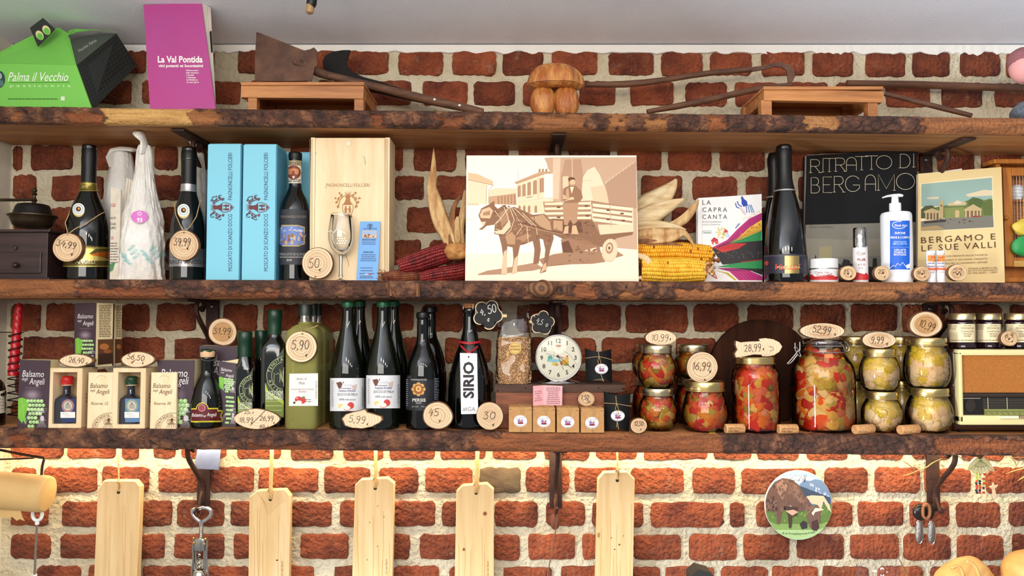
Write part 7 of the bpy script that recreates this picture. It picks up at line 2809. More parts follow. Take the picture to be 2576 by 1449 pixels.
# ---- bag of lentils
Yb = .10
xb, zb = X(1293, Yb), ZR + .0005
sc = S(Yb)
t = T('lentil_bag', 'clear bag of brown lentils with round sticker on the riser', 'bag', (xb, Yb, zb))
m_bag = thin_glass('cello_film', (.98, .98, .98), 1.2, .015)
def bag_r(h):
 """half width and half depth of the bag at height h (0..1 filled, up to 1.75 top)"""
 if h < 1:
  return 45 * sc * (1 - .05 * h - .1 * max(0, .1 - h) * 5), .034 * (1 - .12 * h)
 f = min(1, (h - 1) / .75)
 return 45 * sc * (.93 - .08 * f), .030 * (1 - f) ** .8 + .003
HF = P(1293, 846, Yb).z - zb
def bag_pt(u, v, k_=1.0, cr_=0.0):
 h = v * 1.75
 a, d = bag_r(h)
 an = 2 * math.pi * u
 c, s = math.cos(an), math.sin(an)
 p_ = 4
 q_ = (abs(c) ** p_ + abs(s) ** p_) ** (-1 / p_)
 w = cr_ * noise.noise(Vector((c * 2.2, s * 2.2, h * 3.1))) * (1 + 2.2 * max(0, h - 1))
 return Vector((xb + (a * k_ + w) * q_ * c, Yb + (d * k_ + w) * q_ * s, zb + h * HF))
def lent_top(u):
 return (.97 + .06 * noise.noise(Vector((math.cos(2 * math.pi * u) * 2, 0, 3)))) / 1.75
R = random.Random(12)
V, Fc = [], []
for i in range(4800):
 u = R.random()
 if i < 4100:
  v = R.random() * lent_top(u)
  p = bag_pt(u, v, .955)
 else:
  v = lent_top(u)
  p = bag_pt(u, v, .95 * math.sqrt(R.random()))
 r = .0023 * R.uniform(.85, 1.15)
 rot = Matrix.Rotation(R.uniform(0, 6.3), 3, 'X') @ Matrix.Rotation(R.uniform(0, 6.3), 3, 'Z')
 k0 = len(V)
 for q_ in ((1, 0, 0), (.5, 0, .87), (-.5, 0, .87), (-1, 0, 0), (-.5, 0, -.87), (.5, 0, -.87), (0, .62, 0), (0, -.62, 0)):
  V.append(tuple(p + rot @ (Vector(q_) * r)))
 for j in range(6):
  Fc.append((k0 + j, k0 + (j + 1) % 6, k0 + 6))
  Fc.append((k0 + (j + 1) % 6, k0 + j, k0 + 7))
me = bpy.data.meshes.new('lentils')
me.from_pydata(V, [], Fc)
me.shade_smooth()
o = link('lentils', me, t, None, [mat('lentil', (240, 198, 146), .5, c2=(208, 158, 104), ns=90, lo=.3, hi=.7)])
o['kind'] = 'stuff'
b = B()
b.grid(lambda u, v: bag_pt(u, v * .545, .90), 24, 8)
b.done('lentil_heap', mat('lentil_core', (180, 130, 80), .8), smooth=60)
b = B()
b.grid(lambda u, v: bag_pt(u, v, 1.01, .0035), 40, 26)
b.done('clear_film', m_bag, smooth=70)
pr = Pr(flat(Yb - .0335), off=.0012)
pr.ell(1296, 876, 15.5, 15.5, (226, 186, 104), 28)
pr.ring(1296, 876, 13, 13, .7, (130, 90, 40), 26)
pr.text('PRODOTTO', 1296, 874, 4.5, (110, 72, 30), w=21, al='c', bold=.02)
pr.text('ARTIGIANALE', 1296, 881, 4.2, (110, 72, 30), w=25, al='c', bold=.02)
pr.done('round_sticker')
# ---- chalk tags like flowers
def flower(label, cx, cy, r, rot, Y, writes, peg):
 c = P(cx, cy, Y)
 t = T('chalk_tag', label, 'price tag', (c.x, Y, c.z - r * S(Y)), 'flower shaped chalk price tags')
 def out(k_):
  pts = []
  for i in range(5):
   an = math.radians(rot + i * 72)
   pc = (cx + .60 * r * k_ * math.cos(an), cy - .60 * r * k_ * math.sin(an))
   for j in range(9):
    a2 = an + math.radians(-95 + j * 190 / 8)
    pts.append((pc[0] + .42 * r * k_ * math.cos(a2), pc[1] - .42 * r * k_ * math.sin(a2)))
  return pts
 b = B()
 b.slab([P(x, y, Y) for x, y in out(1)], Vector((0, .003, 0)))
 b.done('wooden_edge', m_pale, smooth=0)
 b = B()
 b.slab([P(x, y, Y - .0006) for x, y in out(.93)], Vector((0, .0012, 0)))
 b.done('blackboard', mat('blackboard', (24, 23, 24), .7), smooth=0)
 pr = Pr(flat(Y - .0006), off=.0003)
 for s, x, y, h, wd_, rt, w_ in writes:
  pr.hand(s, x, y, h, (226, 224, 220), wd_, w_, rt)
 pr.done('chalk_price')
 b = B()
 (x0, y0), (x1, y1) = peg
 b.slab([P(x0, y0, Y + .003), P(x1, y0 + 1, Y + .003), P(x1, y1, Y + .003), P(x0, y1, Y + .003)], Vector((0, .007, 0)))
 b.done('wooden_peg', m_pine, smooth=0)
flower('black flower chalk tag reading 4,50 pegged beside the cork-stoppered tall bottle', 1227, 791, 38, 62, .055, [('4,', 1208, 793, 14, 2.0, 8, 14), ('50', 1228, 790, 21, 2.0, 14, 24), ('€', 1224, 808, 15, 2.2, 0, 14)], ((1255, 790), (1275, 798)))
flower('black flower chalk tag reading 4,50 hanging off the lentil bag above the clock', 1364, 812, 31, 80, .085, [('€', 1341, 796, 14, 1.1, -14, None), ('4,5', 1347, 812, 14, 1.1, -20, 18), ('0', 1372, 821, 8, 1.1, -14, None)], ((1330, 806), (1345, 813)))
# ---- alarm clock
Yk = .085
cc = P(1405, 900, Yk)
rk = 59 * S(Yk)
t = T('alarm_clock', 'round chrome alarm clock with hen picture on ivory dial', 'clock', (cc.x, Yk + .02, ZR + .0005))
My = Matrix.Translation(cc) @ Matrix.Rotation(math.pi / 2, 4, 'X')
b = B()
b.lathe(cr([(rk * .93, -.001), (rk * .95, .0035), (rk * .985, .004), (rk * 1.01, 0), (rk * 1.0, -.010), (rk * .97, -.026), (rk * .82, -.036), (rk * .3, -.040)], 3), 0, 0, 56, M=My)
b.done('chrome_case', m_chrome, smooth=60)
b = B()
b.lathe([(rk * .945, -.0015), (rk * .945, .0006)], 0, 0, 48, M=My)
b.done('dial', mat('ivory_dial', (238, 232, 210), .5), smooth=30)
pr = Pr(flat(Yk - .0006), off=.0004)
ik = (34, 30, 30)
for i in range(60):
 an = math.radians(i * 6)
 pr.ell(1405 + 53 * math.sin(an), 900 - 53 * math.cos(an), .8, .8, (150, 140, 120), 6)
for i in range(1, 13):
 an = math.radians(i * 30)
 pr.text(str(i), 1405 + 42.5 * math.sin(an), 900 - 42.5 * math.cos(an) + 5, 10.5, ik, al='c', bold=.012)
pr.poly([(1399, 872), (1398, 867), (1401, 869), (1403, 866), (1405, 869), (1407, 866), (1409, 869), (1412, 867), (1411, 872)], (190, 90, 50))
pr.ring(1405, 876, 4, 3, .6, (170, 160, 150), 12)
for x, y, rx, ry, c in ((1384, 900, 6, 6, (90, 170, 160)), (1383, 906, 7, 4, (120, 190, 180)), (1396, 907, 16, 4, (150, 200, 210)), (1395, 915, 7, 3.5, (226, 200, 90)), (1400, 917, 5, 3, (206, 160, 60)),
      (1421, 911, 10, 7, (220, 170, 50)), (1426, 903, 4, 8, (230, 180, 60)), (1424, 917, 7, 3, (150, 150, 60)), (1413, 913, 4, 5, (190, 110, 40))):
 pr.ell(x, y, rx, ry, c, 14)
pr.ell(1427, 896, 2.4, 2, (200, 50, 40), 8)
pr.line([(1386, 870), (1394, 885), (1392, 902)], .5, (150, 140, 130))
pr.line([(1416, 880), (1436, 895), (1452, 920)], .5, (130, 120, 110))
pr.done('dial_print')
b = B()
for pts, w_ in (([(1405, 898), (1416, 905), (1438, 926)], .0012), ([(1405, 898), (1411, 914), (1418, 931)], .0010), ([(1400, 896), (1374, 889)], .0006)):
 b.tube([P(*p, Yk - .003) for p in pts], w_, 6, flat=.4)
b.lathe([(.003, .0), (.003, .003)], 0, 0, 16, M=Matrix.Translation(P(1403, 896, Yk - .001)) @ Matrix.Rotation(math.pi / 2, 4, 'X'))
b.done('clock_hands', mat('hand_black', (24, 22, 22), .4))
b = B()
b.tube([P(1405, 897, Yk - .0045), P(1420, 900, Yk - .0045)], .0007, 6)
b.done('second_hand', mat('hand_red', (190, 60, 50), .4))
b = B()
zf = P(1405, 957, Yk).z
b.lathe(cr([(.055, ZR + .0008), (.054, ZR + .003), (.038, ZR + .0085), (.014, zf + .004)], 3), cc.x, Yk + .02, 40, M=Matrix.Translation((cc.x, Yk + .02, 0)) @ Matrix.Diagonal((1, .55, 1, 1)) @ Matrix.Translation((-cc.x, -Yk - .02, 0)))
b.done('chrome_foot', m_chrome, smooth=60)
b = B()
b.lathe([(rk * .94, .0022), (rk * .7, .0045), (.0001, .0058)], 0, 0, 48, M=My, cap=False)
b.done('dial_crystal', thin_glass('dial_crystal', (.99, .99, .98), .7, .01), smooth=180)
# ---- black pillow boxes
def sticker(pr, cx, cy, rx, ry):
 pr.ell(cx, cy, rx, ry, (244, 242, 242), 30)
 pr.ring(cx, cy, rx * .95, ry * .95, .7, (190, 170, 176), 28)
 pr.text('AZ. Agr. La Tata', cx, cy - ry * .38, 4, (70, 30, 46), w=rx * 1.35, al='c', shear=.2, rot=6)
 for dx, dy, a_, c, c_ in ((0, .0, .42, .26, (176, 150, 196)), (-.22, -.08, .2, .22, (150, 110, 176)), (.22, -.06, .22, .2, (160, 120, 186)), (.02, .34, .46, .17, (120, 24, 44)), (.0, .3, .2, .1, (170, 50, 70)), (.05, -.12, .12, .12, (226, 200, 90))):
  pr.ell(cx + dx * rx, cy + dy * ry, a_ * rx, c * ry, c_, 14)
 pr.ring(cx, cy, rx * .82, ry * .82, .8, (150, 130, 136), 18, 30, 150)
def pillow(label, q, Y, z, dip):
 (x0, y0), (x1, y1), (x2, y2), (x3, y3) = q
 cx = (x3 + x2) / 2
 t = T('pillow_box', label, 'box', (X(cx, Y), Y + .012, z), 'black pillow boxes')
 dy = z - P(x3, y3, Y).z
 b = B()
 def side(sg):
  def fn(u, v):
   xa = (x3 * (1 - v) + x0 * v) * (1 - u) + (x2 * (1 - v) + x1 * v) * u
   yb = y3 * (1 - u) + y2 * u - dip[1] * math.sin(math.pi * u)
   yt = y0 * (1 - u) + y1 * u + dip[0] * math.sin(math.pi * u)
   p = P(xa, yb * (1 - v) + yt * v, Y)
   p.z += dy * (1 - v)
   p.y = Y + .012 + sg * .014 * math.sin(math.pi * u) ** .8
   return p
  return fn
 b.grid(side(-1), 16, 10)
 b.grid(side(1), 16, 10)
 b.done('folded_card', m_blackcard, smooth=60)
 return dy
pillow('black pillow box tied with string, up on the riser beside the clock', [(1472, 876), (1539, 879), (1542, 964), (1476, 964)], .085, ZR + .0005, (8, 12))
pr = Pr(flat(.079), off=.0006)
sticker(pr, 1513, 928, 16.5, 13)
pr.done('round_sticker')
b = B()
b.tube([P(1473, 901, .094), P(1495, 898, .083), P(1506, 897, .081), P(1525, 901, .083), P(1541, 906, .094)], .0008, 5)
b.tube([P(1505, 884, .083), P(1507, 897, .0795), P(1504, 908, .079), P(1506, 920, .0795)], .0008, 5)
b.tube([P(1507, 897, .0795), P(1511, 910, .079), P(1511, 940, .0792), P(1518, 960, .080)], .0008, 5)
b.tube([P(1511, 940, .0792), P(1516, 953, .080)], .0008, 5)
b.done('string', m_twine)
pillow('black pillow box tied with string, standing on the shelf by the kraft boxes', [(1520, 985), (1588, 990), (1584, 1080), (1524, 1076)], .02, sz(3, X(1555, .02)), (9, 12))
pr = Pr(flat(.0143), off=.0006)
sticker(pr, 1554, 1046, 17.5, 13.5)
pr.done('round_sticker')
b = B()
b.tube([P(1520, 1014, .029), P(1540, 1015, .018), P(1553, 1016, .015), P(1570, 1019, .018), P(1588, 1022, .029)], .0008, 5)
b.tube([P(1549, 996, .017), P(1551, 1016, .0142), P(1548, 1028, .0138), P(1552, 1036, .0138)], .0008, 5)
b.tube([P(1552, 1016, .0142), P(1556, 1030, .0138), P(1553, 1060, .0138), P(1556, 1080, .015)], .0008, 5)
b.tube([P(1553, 1058, .0138), P(1551, 1075, .015)], .0008, 5)
b.done('string', m_twine)
# ---- four kraft boxes
ORD = ('first of the row, by the slice reading 30', 'second along, below the pink card', 'third along, past the pink card', 'last of the row, touching the black pillow box')
for i, (px0, px1) in enumerate(((1280, 1338), (1340, 1396), (1400, 1456), (1460, 1518))):
 Yf = .004
 x0, x1 = X(px0, Yf), X(px1, Yf)
 z = sz(3, (x0 + x1) / 2)
 zt = P((px0 + px1) / 2, 1025 + i, Yf).z
 t = T('kraft_box', 'small brown kraft box tied with string, ' + ORD[i], 'box', ((x0 + x1) / 2, Yf + .025, z), 'small kraft boxes in a row')
 b = B()
 b.box(x0, x1, Yf, Yf + .052, z, zt, .0008, seg=1)
 b.done('carton', m_kraft, smooth=0)
 b = B()
 b.box(x0 + .001, x1 - .001, Yf + .002, Yf + .051, zt, zt + .0015, .0004, seg=1)
 b.done('lid_flap', m_kraft, smooth=0)
 pr = Pr(flat(Yf), off=.0004)
 c = (px0 + px1) / 2
 pr.line([(px0 + 1, 1030 + i), (px0 + 6, 1030 + i)], 1, (60, 40, 26))
 pr.line([(px1 - 6, 1030 + i), (px1 - 1, 1030 + i)], 1, (60, 40, 26))
 sticker(pr, c, 1059 + i * 1.5, 17, 15)
 pr.done('round_sticker')
 b = B()
 ys = 1025 + i
 b.tube([P(c + 2, ys - 3, Yf + .02), P(c + 2, ys - 1, Yf - .0003), P(c + 1, ys + 15, Yf - .0012)], .0007, 5)
 b.tube([P(c + 1, ys - 3, Yf + .02), P(c - 3, ys - 7, Yf + .004), P(c + 7, ys - 2, Yf - .001), P(c + 8, ys + 14, Yf - .0014), P(c + 3, ys + 19, Yf - .0012)], .0007, 5)
 b.tube([P(c + 1, ys + 48, Yf - .0012), P(c, ys + 62, Yf - .001)], .0007, 5)
 b.tube([P(c + 1, ys + 48, Yf - .0012), P(c + 4, ys + 60, Yf - .001)], .0007, 5)
 b.done('string', m_twine)
# ---- pink folded card on the kraft boxes
zk = P(1370, 1021, .045).z
t = T('pink_card', 'pink folded leaflet with printed verses standing on the kraft boxes', 'card', (X(1378, .04), .045, zk))
m_pink = mat('pink_card', (238, 176, 180), .7)
b = B()
b.slab([P(1341, 971, .030), P(1367, 969, .045), P(1367, 1019, .045), P(1341, 1021, .030)], Vector((0, .0006, 0)))
b.slab([P(1367, 969, .045), P(1415, 971, .040), P(1414, 1020, .040), P(1367, 1019, .045)], Vector((0, .0006, 0)))
b.done('folded_card', m_pink, smooth=0)
pr = Pr(plane3(P(1341, 1021, .030), P(1367, 1019, .045), P(1341, 971, .030)), off=.0005)
for i, s in enumerate(('IL SALE', 'COLORATO', 'NON', 'LA NEVE', 'SUL MONDO')):
 pr.text(s, 1354, 986 + i * 5.6, 3.2, (130, 80, 90), al='c', w=min(20, len(s) * 2.3), rot=8)
pr.done('card_print')
pr = Pr(plane3(P(1367, 1019, .045), P(1414, 1020, .040), P(1367, 969, .045)), off=.0005)
pr.lines(1374, 1410, 976, 1015, 9, (134, 84, 94), 1.8, 3, .3, 'c')
pr.done('verse_print')
wood_slice('small price slice reading 7,50 standing on the last kraft boxes', 1454, 985, 1496, 1023, .03, '7,50', 1460, 1005, 11, 22, seed=51, jit=.02, extra=lambda p: p.hand('9€', 1475, 1013, 9, INK, 1), wd=1.1)
wood_slice('small price slice reading 12,50 leaning by the second black pillow box', 1586, 1052, 1628, 1090, .002, '12,50', 1595, 1071, 11, 24, seed=52, jit=.015, extra=lambda p: p.hand('€', 1610, 1082, 9, INK, 1.1), wd=1.2)
# ---- big dark wooden disc behind the jars
Yd = .215
c = P(1917, 935, Yd)
rd_ = 132 * S(Yd)
t = T('wooden_disc', 'large dark round wooden board leaning on the bricks behind the jars', 'board', (c.x, Yd, sz(3, c.x)))
b = B()
k_ = rnd_outline(64, 3, .012)
zfl = sz(3, c.x) + .001
b.slab([Vector((c.x + rd_ * k_[i] * math.cos(2 * math.pi * i / 64), Yd, max(zfl, c.z + rd_ * k_[i] * math.sin(2 * math.pi * i / 64)))) for i in range(64)], Vector((0, .016, 0)))
b.done('board', mat('dark_disc_wood', (70, 38, 23), .85, spec=.15, c2=(46, 25, 16), ns=4, st=(10, 8, 1.2), bump=.25, bs=50), smooth=0)
pr = Pr(flat(Yd))
pr.line([(1955, 800), (1958, 820), (1956, 850), (1960, 880)], 1.4, (34, 20, 16))
pr.done('crack')
# ---- jars of pickled vegetables
CHUNKS = []
def chunk_meshes():
 R = random.Random(77)
 for kind in range(10):
  bm = bmesh.new()
  if kind < 6:                     # pepper strips and squares
   bmesh.ops.create_cube(bm, size=2.0)
   bmesh.ops.subdivide_edges(bm, edges=list(bm.edges), cuts=2, use_grid_fill=True)
   sx, sz_ = ((1.7, .55), (1.15, .85), (.95, .95), (1.5, .7), (1.25, .6), (.9, .7))[kind]
   for v in bm.verts:
    p = v.co
    l = (abs(p.x) ** 4 + abs(p.y) ** 4 + abs(p.z) ** 4) ** .25
    p = p / l
    n = noise.noise(p * 1.3 + Vector((kind * 5, 0, 0)))
    v.co = Vector((p.x * sx * (1 + .25 * n), p.y * .42 + .22 * p.x * p.x * (1 if kind % 2 else -1) * .5, p.z * sz_ * (1 + .22 * n) + .25 * math.sin(p.x * 1.6 + kind)))
  else:                            # florets and onion lumps
   bmesh.ops.create_icosphere(bm, subdivisions=3, radius=1.0)
   for v in bm.verts:
    n = noise.noise(v.co * 2.6 + Vector((kind * 7, 1, 2)))
    v.co = v.co * (1 + (.6 if kind < 8 else .22) * n)
    v.co.y *= .6
  me = bpy.data.meshes.new('vegetable_piece')
  bm.to_mesh(me)
  bm.free()
  me.shade_smooth()
  me.materials.append(mat('vegetable', (255, 255, 255), .4, c2=(222, 206, 192), ns=16, objcol=True, bump=.4, bs=90, spec=.2, sss=.0, lo=.3, hi=.7))
  CHUNKS.append(me)
chunk_meshes()
RED = [(224, 54, 16), (210, 38, 14), (234, 88, 20), (238, 116, 26), (200, 40, 20)]
GRN = [(190, 150, 40), (166, 128, 30), (212, 172, 56), (196, 162, 60)]
PAL = [(238, 184, 92), (230, 168, 64), (240, 196, 122)]
PINK = [(238, 150, 100), (230, 112, 70)]
MIX = {'mixed': RED * 3 + GRN * 3 + PAL * 2 + PINK, 'red': RED * 5 + PINK * 2 + PAL + GRN[:2], 'big': RED * 3 + PAL * 4 + GRN * 2 + PINK * 2,
  'pale': [(254, 212, 158), (252, 206, 146), (254, 222, 172), (244, 206, 98), (238, 200, 58), (224, 186, 44)],
  'orange': [(236, 120, 30), (232, 140, 40), (222, 92, 28)] * 3 + GRN * 3 + RED * 2 + PAL}
BRINE = {'mixed': (184, 92, 26), 'red': (200, 60, 24), 'big': (206, 120, 50), 'pale': (240, 200, 100), 'orange': (192, 90, 24)}
m_jar = thin_glass('jar_glass', (.99, .99, .98), 1.1, .006)
def jar(label, pcx, Y, z0, prof, lid, lidm, kind, nchunk, seed, size=1.0, group='jars of pickled vegetables', clip=False, oil_top=False):
 x = X(pcx, Y)
 R = random.Random(seed)
 pf = cr(pxprof(pcx, Y, prof, z0), 4)
 t = T('pickle_jar', label, 'jar', (x, Y, z0), group)
 rf = rfun(pf)
 zt = pf[-1][1]
 b = B()
 b.lathe([(0.0001, z0 + .0002)] + pf, x, Y, 40, cap=False)
 b.done('glass_wall', m_jar, smooth=60)
 b = B()
 inner = [(max(.002, r * .83), z0 + .004 + (z - z0) * .955) for r, z in pf]
 b.lathe(inner, x, Y, 32)
 b.done('brine', mat('brine_' + kind, BRINE[kind], .25, c2=tuple(int(q_ * .6) for q_ in BRINE[kind]), ns=40, lo=.35, hi=.65), smooth=60)
 # screw lid
 b = B()
 (hl, yb_, yt_) = lid
 zb_, zt_ = P(pcx, yb_, Y).z, P(pcx, yt_, Y).z
 if zb_ < zt - .012:
  zb_ = zt - .010
 rl = hl * S(Y) / math.sqrt(1 + ((pcx - 1288) / F) ** 2)
 h = zt_ - zb_
 if not clip:
  b.lathe([(rl * .99, zb_), (rl * 1.03, zb_ + h * .06), (rl * 1.03, zb_ + h * .14), (rl * .985, zb_ + h * .2), (rl * .985, zb_ + h * .42), (rl, zb_ + h * .46), (rl, zb_ + h * .86), (rl * .97, zb_ + h * .97), (rl * .93, zb_ + h), (rl * .9, zb_ + h * .95), (.0001, zb_ + h * .95)], x, Y, 44, cap=False)
  b.done('screw_lid', lidm, smooth=35)
 else:
  b.lathe(cr([(rl, zb_), (rl * 1.02, zb_ + h * .3), (rl * .98, zb_ + h * .7), (rl * .8, zb_ + h), (.0001, zb_ + h * 1.02)], 3), x, Y, 44, cap=False)
  b.done('glass_lid', thin_glass('lid_glass', (.9, .9, .88), 1.6, .1), smooth=60)
 pal = MIX[kind]
 for i in range(nchunk):
  v = (i + R.random()) / nchunk
  s = (.0105 + .0065 * R.random()) * size
  zz = z0 + .004 + s * .8 + (zt - z0 - .006 - s * 1.4) * v
  # visible side towards the room, a little beyond the silhouette
  a_ = -math.pi / 2 + R.uniform(-1.75, 1.75)
  Rm = .968 * min(rf(zz - s * .6), rf(zz), rf(zz + s * .6))
  r = max(.004, math.sqrt(max(1e-6, Rm * Rm - (1.15 * s) ** 2)) - .42 * s)
  o = bpy.data.objects.new('vegetable_piece', R.choice(CHUNKS if kind != 'pale' else CHUNKS[5:]))
  COL.objects.link(o)
  o.parent = t
  o.location = (r * math.cos(a_), r * math.sin(a_), zz - z0)
  o.rotation_euler = (R.uniform(-.25, .25), R.uniform(-3.1, 3.1), a_ + math.pi / 2)
  # roll about the radial axis, then turn it to face outwards
  o.rotation_euler = (Matrix.Rotation(a_ + math.pi / 2, 3, 'Z') @ Matrix.Rotation(R.uniform(-3.1, 3.1), 3, 'Y') @ Matrix.Rotation(R.uniform(-.2, .2), 3, 'X')).to_euler()
  o.scale = (s, s * .8, s)
  c = R.choice(pal)
  if kind == 'pale':
   c = R.choice(pal[3:]) if (v > .55 or R.random() < .25) else R.choice(pal[:3])
  if kind == 'red' and v < .1:
   c = R.choice(RED)
  o.color = lc(c)
 return dict(x=x, Y=Y, zt=zt_, rl=rl, t=t)
s3 = lambda px, Y: sz(3, X(px, Y)) + .0014
PA = [(34, 1081), (38, 1077), (46, 1064), (50, 1044), (49, 1024), (43, 1008), (38, 1000), (37, 994)]
def up_by(prof, d):
 return [(h, y - d) for h, y in prof]
j = jar('small jar of mixed pickles with silver lid, lower of the stack marked 10,99', 1652, .062, s3(1652, .062), PA, (39, 994, 975), m_tin, 'orange', 60, 1)
jar('small jar of mixed pickles with silver lid, upper of the stack marked 10,99', 1651, .062, j['zt'] + .0005, [(33, 974), (38, 969), (46, 955), (50, 936), (49, 916), (43, 901), (38, 893), (37, 887)], (39, 888, 868), m_tin, 'mixed', 60, 2)
j = jar('round jar of orange pickled vegetables with gold lid under the slice marked 16,99', 1770, .055, s3(1770, .055), [(46, 1085), (52, 1079), (58, 1060), (58, 1034), (53, 1008), (48, 994), (46, 984)], (50, 983, 958), m_gold, 'orange', 75, 3, 1.08)
jar('tall jar of red peppers with gold lid under the jagged slice', 1897, .06, s3(1897, .06), [(55, 1086), (60, 1080), (61, 1066), (61, 1000), (61, 952), (58, 934), (50, 922), (48, 914)], (50, 915, 897), m_gold, 'red', 90, 4, 1.4)
j = jar('large clip-top jar of cauliflower, peppers and other pickles', 2066, .085, s3(2066, .085), [(74, 1090), (80, 1083), (82, 1068), (82, 1000), (82, 955), (78, 925), (66, 902), (55, 888), (53, 874)], (56, 868, 851), m_tin, 'big', 130, 5, 1.5, clip=True)
# clip wires of the large jar
CUR[0] = j['t']
b = B()
zz = P(2066, 880, .085).z
for py, rr in ((884, .0585), (869, .0600)):
 b.tube([(j['x'] + rr * math.cos(a_), .085 + rr * math.sin(a_), P(2066, py, .085).z) for a_ in [2 * math.pi * i / 36 for i in range(37)]], .0013, 6)
b.done('wire_bail', m_wire)
b = B()
for pts in ([(2000, 862), (2001, 880), (2007, 884), (2012, 880), (2012, 860)], [(1997, 876), (2004, 874), (2012, 888), (2014, 896), (2008, 894), (2000, 880)], [(2008, 882), (1998, 895), (1985, 910), (1980, 915), (1990, 912), (2006, 892)]):
 b.tube([P(a_, c_, .05) for a_, c_ in cr(pts, 3)], .0014, 6)
b.tube([P(a_, c_, .055) for a_, c_ in cr([(2120, 880), (2128, 884), (2135, 882), (2136, 874), (2131, 864), (2125, 862)], 3)], .0014, 6)
b.tube([P(a_, c_, .053) for a_, c_ in cr([(2120, 866), (2124, 878), (2130, 876), (2128, 868)], 3)], .0014, 6)
b.done('wire_clasp', m_wire)
PE = [(37, 1091), (42, 1086), (51, 1070), (54, 1050), (53, 1030), (46, 1014), (42, 1008), (41, 1003)]
j = jar('small jar of pale pickled fish with gold lid, lower of the stack marked 9,99', 2212, .06, s3(2212, .06), PE, (42, 1003, 983), m_gold, 'pale', 60, 6)
jar('small jar of pale pickled fish with gold lid, upper of the stack marked 9,99', 2208, .06, j['zt'] + .0005, [(36, 980), (42, 975), (50, 958), (53, 940), (51, 920), (45, 905), (42, 899), (41, 896)], (42, 897, 877), m_gold, 'pale', 60, 7)
PF = [(48, 1093), (54, 1087), (61, 1068), (63, 1048), (60, 1024), (53, 1006), (50, 1000), (50, 994)]
j = jar('bigger jar of pale pickles in oil, lower of the stack by the radio', 2330, .068, s3(2330, .068), PF, (52, 994, 974), m_gold, 'pale', 75, 8, 1.3)
jar('bigger jar of pale pickles in oil, upper of the stack by the radio', 2327, .068, j['zt'] + .0005, [(46, 970), (52, 964), (60, 946), (62, 924), (59, 898), (53, 882), (50, 875), (50, 869)], (52, 869, 849), m_gold, 'pale', 75, 9, 1.3)
# second row of jars
for px_, lowl, upl, kind, mm, hw, s_ in ((1632, 'small silver-lidded jar at the back, lower, behind the 10,99 stack', 'small silver-lidded jar at the back, upper, behind the 10,99 stack', 'mixed', m_tin, .88, 21),
           (1741, 'silver-lidded jar at the back, lower, behind the 16,99 jar', 'silver-lidded jar at the back, upper, behind the slice marked 16,99', 'orange', m_tin, .98, 23),
           (2146, 'gold-lidded jar at the back, lower, between clip-top jar and pale jars', 'gold-lidded jar at the back, upper, between clip-top jar and pale jars', 'pale', m_gold, 1.0, 25),
           (2262, 'gold-lidded jar at the back, lower, between the two pale stacks', 'gold-lidded jar at the back, upper, between the two pale stacks', 'pale', m_gold, 1.0, 27)):
 Yj = .178
 d = 8 + (px_ > 2000) * 10
 pr0 = [(h * hw, y - 26 + (px_ > 2000) * 6) for h, y in PA]
 j = jar(lowl, px_, Yj, s3(px_, Yj), pr0, (39 * hw, 968 + (px_ > 2000) * 6, 950 + (px_ > 2000) * 6), mm, kind, 26, s_, 1.1)
 dy = P(px_, 866 - (px_ > 2000) * 20, Yj).z
 zt = j['zt'] + .0005
 h = dy - zt
 pr1 = []
 for (hh, y) in PA:
  f = (1081 - y) / 87.0
  pr1.append((hh * hw, 0, f))
 yb_ = 950 + (px_ > 2000) * 6
 yt_ = 866 - (px_ > 2000) * 20
 jar(upl, px_, Yj, zt, [(a_, yb_ + (yt_ + 18 - yb_) * f) for a_, _, f in pr1], (39 * hw, yt_ + 18, yt_), mm, kind, 30, s_ + 1, 1.1)
# slices on the jars
wood_slice('oval price slice reading 10,99 on the small silver-lidded stack', 1622, 830, 1703, 869, .045, '10,99', 1637, 857, 16, 46, seed=61, inner=.95, jit=.02, extra=lambda p: p.hand('€', 1684, 856, 11, INK, 1.2), wd=1.2, pw=1.9)
wood_slice('large round price slice reading 16,99 on the gold lid of the orange pickles', 1727, 885, 1806, 963, .03, '16,99', 1740, 930, 19, 48, seed=62, jit=.012, inner=.965, hole=(1773, 956), extra=lambda p: p.hand('€', 1783, 938, 15, INK, 1.4))
wood_slice('jagged rectangular price slice reading 28,99 on the red pepper jar', 1847, 850, 1970, 900, .045, '28,99', 1872, 885, 17, 44, seed=63, inner=.97, rot=5,
   outline=[(1850, 857), (1862, 861), (1885, 859), (1912, 858), (1910, 852), (1926, 850), (1946, 853), (1962, 861), (1969, 872), (1962, 885), (1948, 894), (1935, 897), (1918, 897), (1916, 893), (1896, 892), (1872, 897), (1850, 900), (1847, 890), (1854, 880), (1849, 868)],
   extra=lambda p: (p.hand('€', 1918, 881, 12, INK, 1.3), p.line([(1934, 872), (1942, 872), (1946, 880), (1936, 884)], 1.2, INK)))
wood_slice('oval price slice reading 52,99 on the large clip-top jar', 2012, 813, 2126, 852, .06, '52,99', 2042, 835, 18, 48, seed=64, inner=.96, rot=-8, jit=.02, extra=lambda p: p.hand('€', 2098, 844, 12, INK, 1.3))
wood_slice('oval price slice reading 9,99 on the smaller pale jars', 2169, 835, 2254, 876, .045, '9,99', 2190, 862, 15, 34, seed=65, inner=.97, extra=lambda p: p.hand('€', 2228, 868, 13, INK, 1.2), jit=.02)
wood_slice('round thick-barked price slice reading 10,99 on the bigger pale jars', 2287, 783, 2371, 849, .05, '10,99', 2308, 820, 19, 44, seed=66, inner=.93, two_tone=.33, rot=-18, jit=.03)
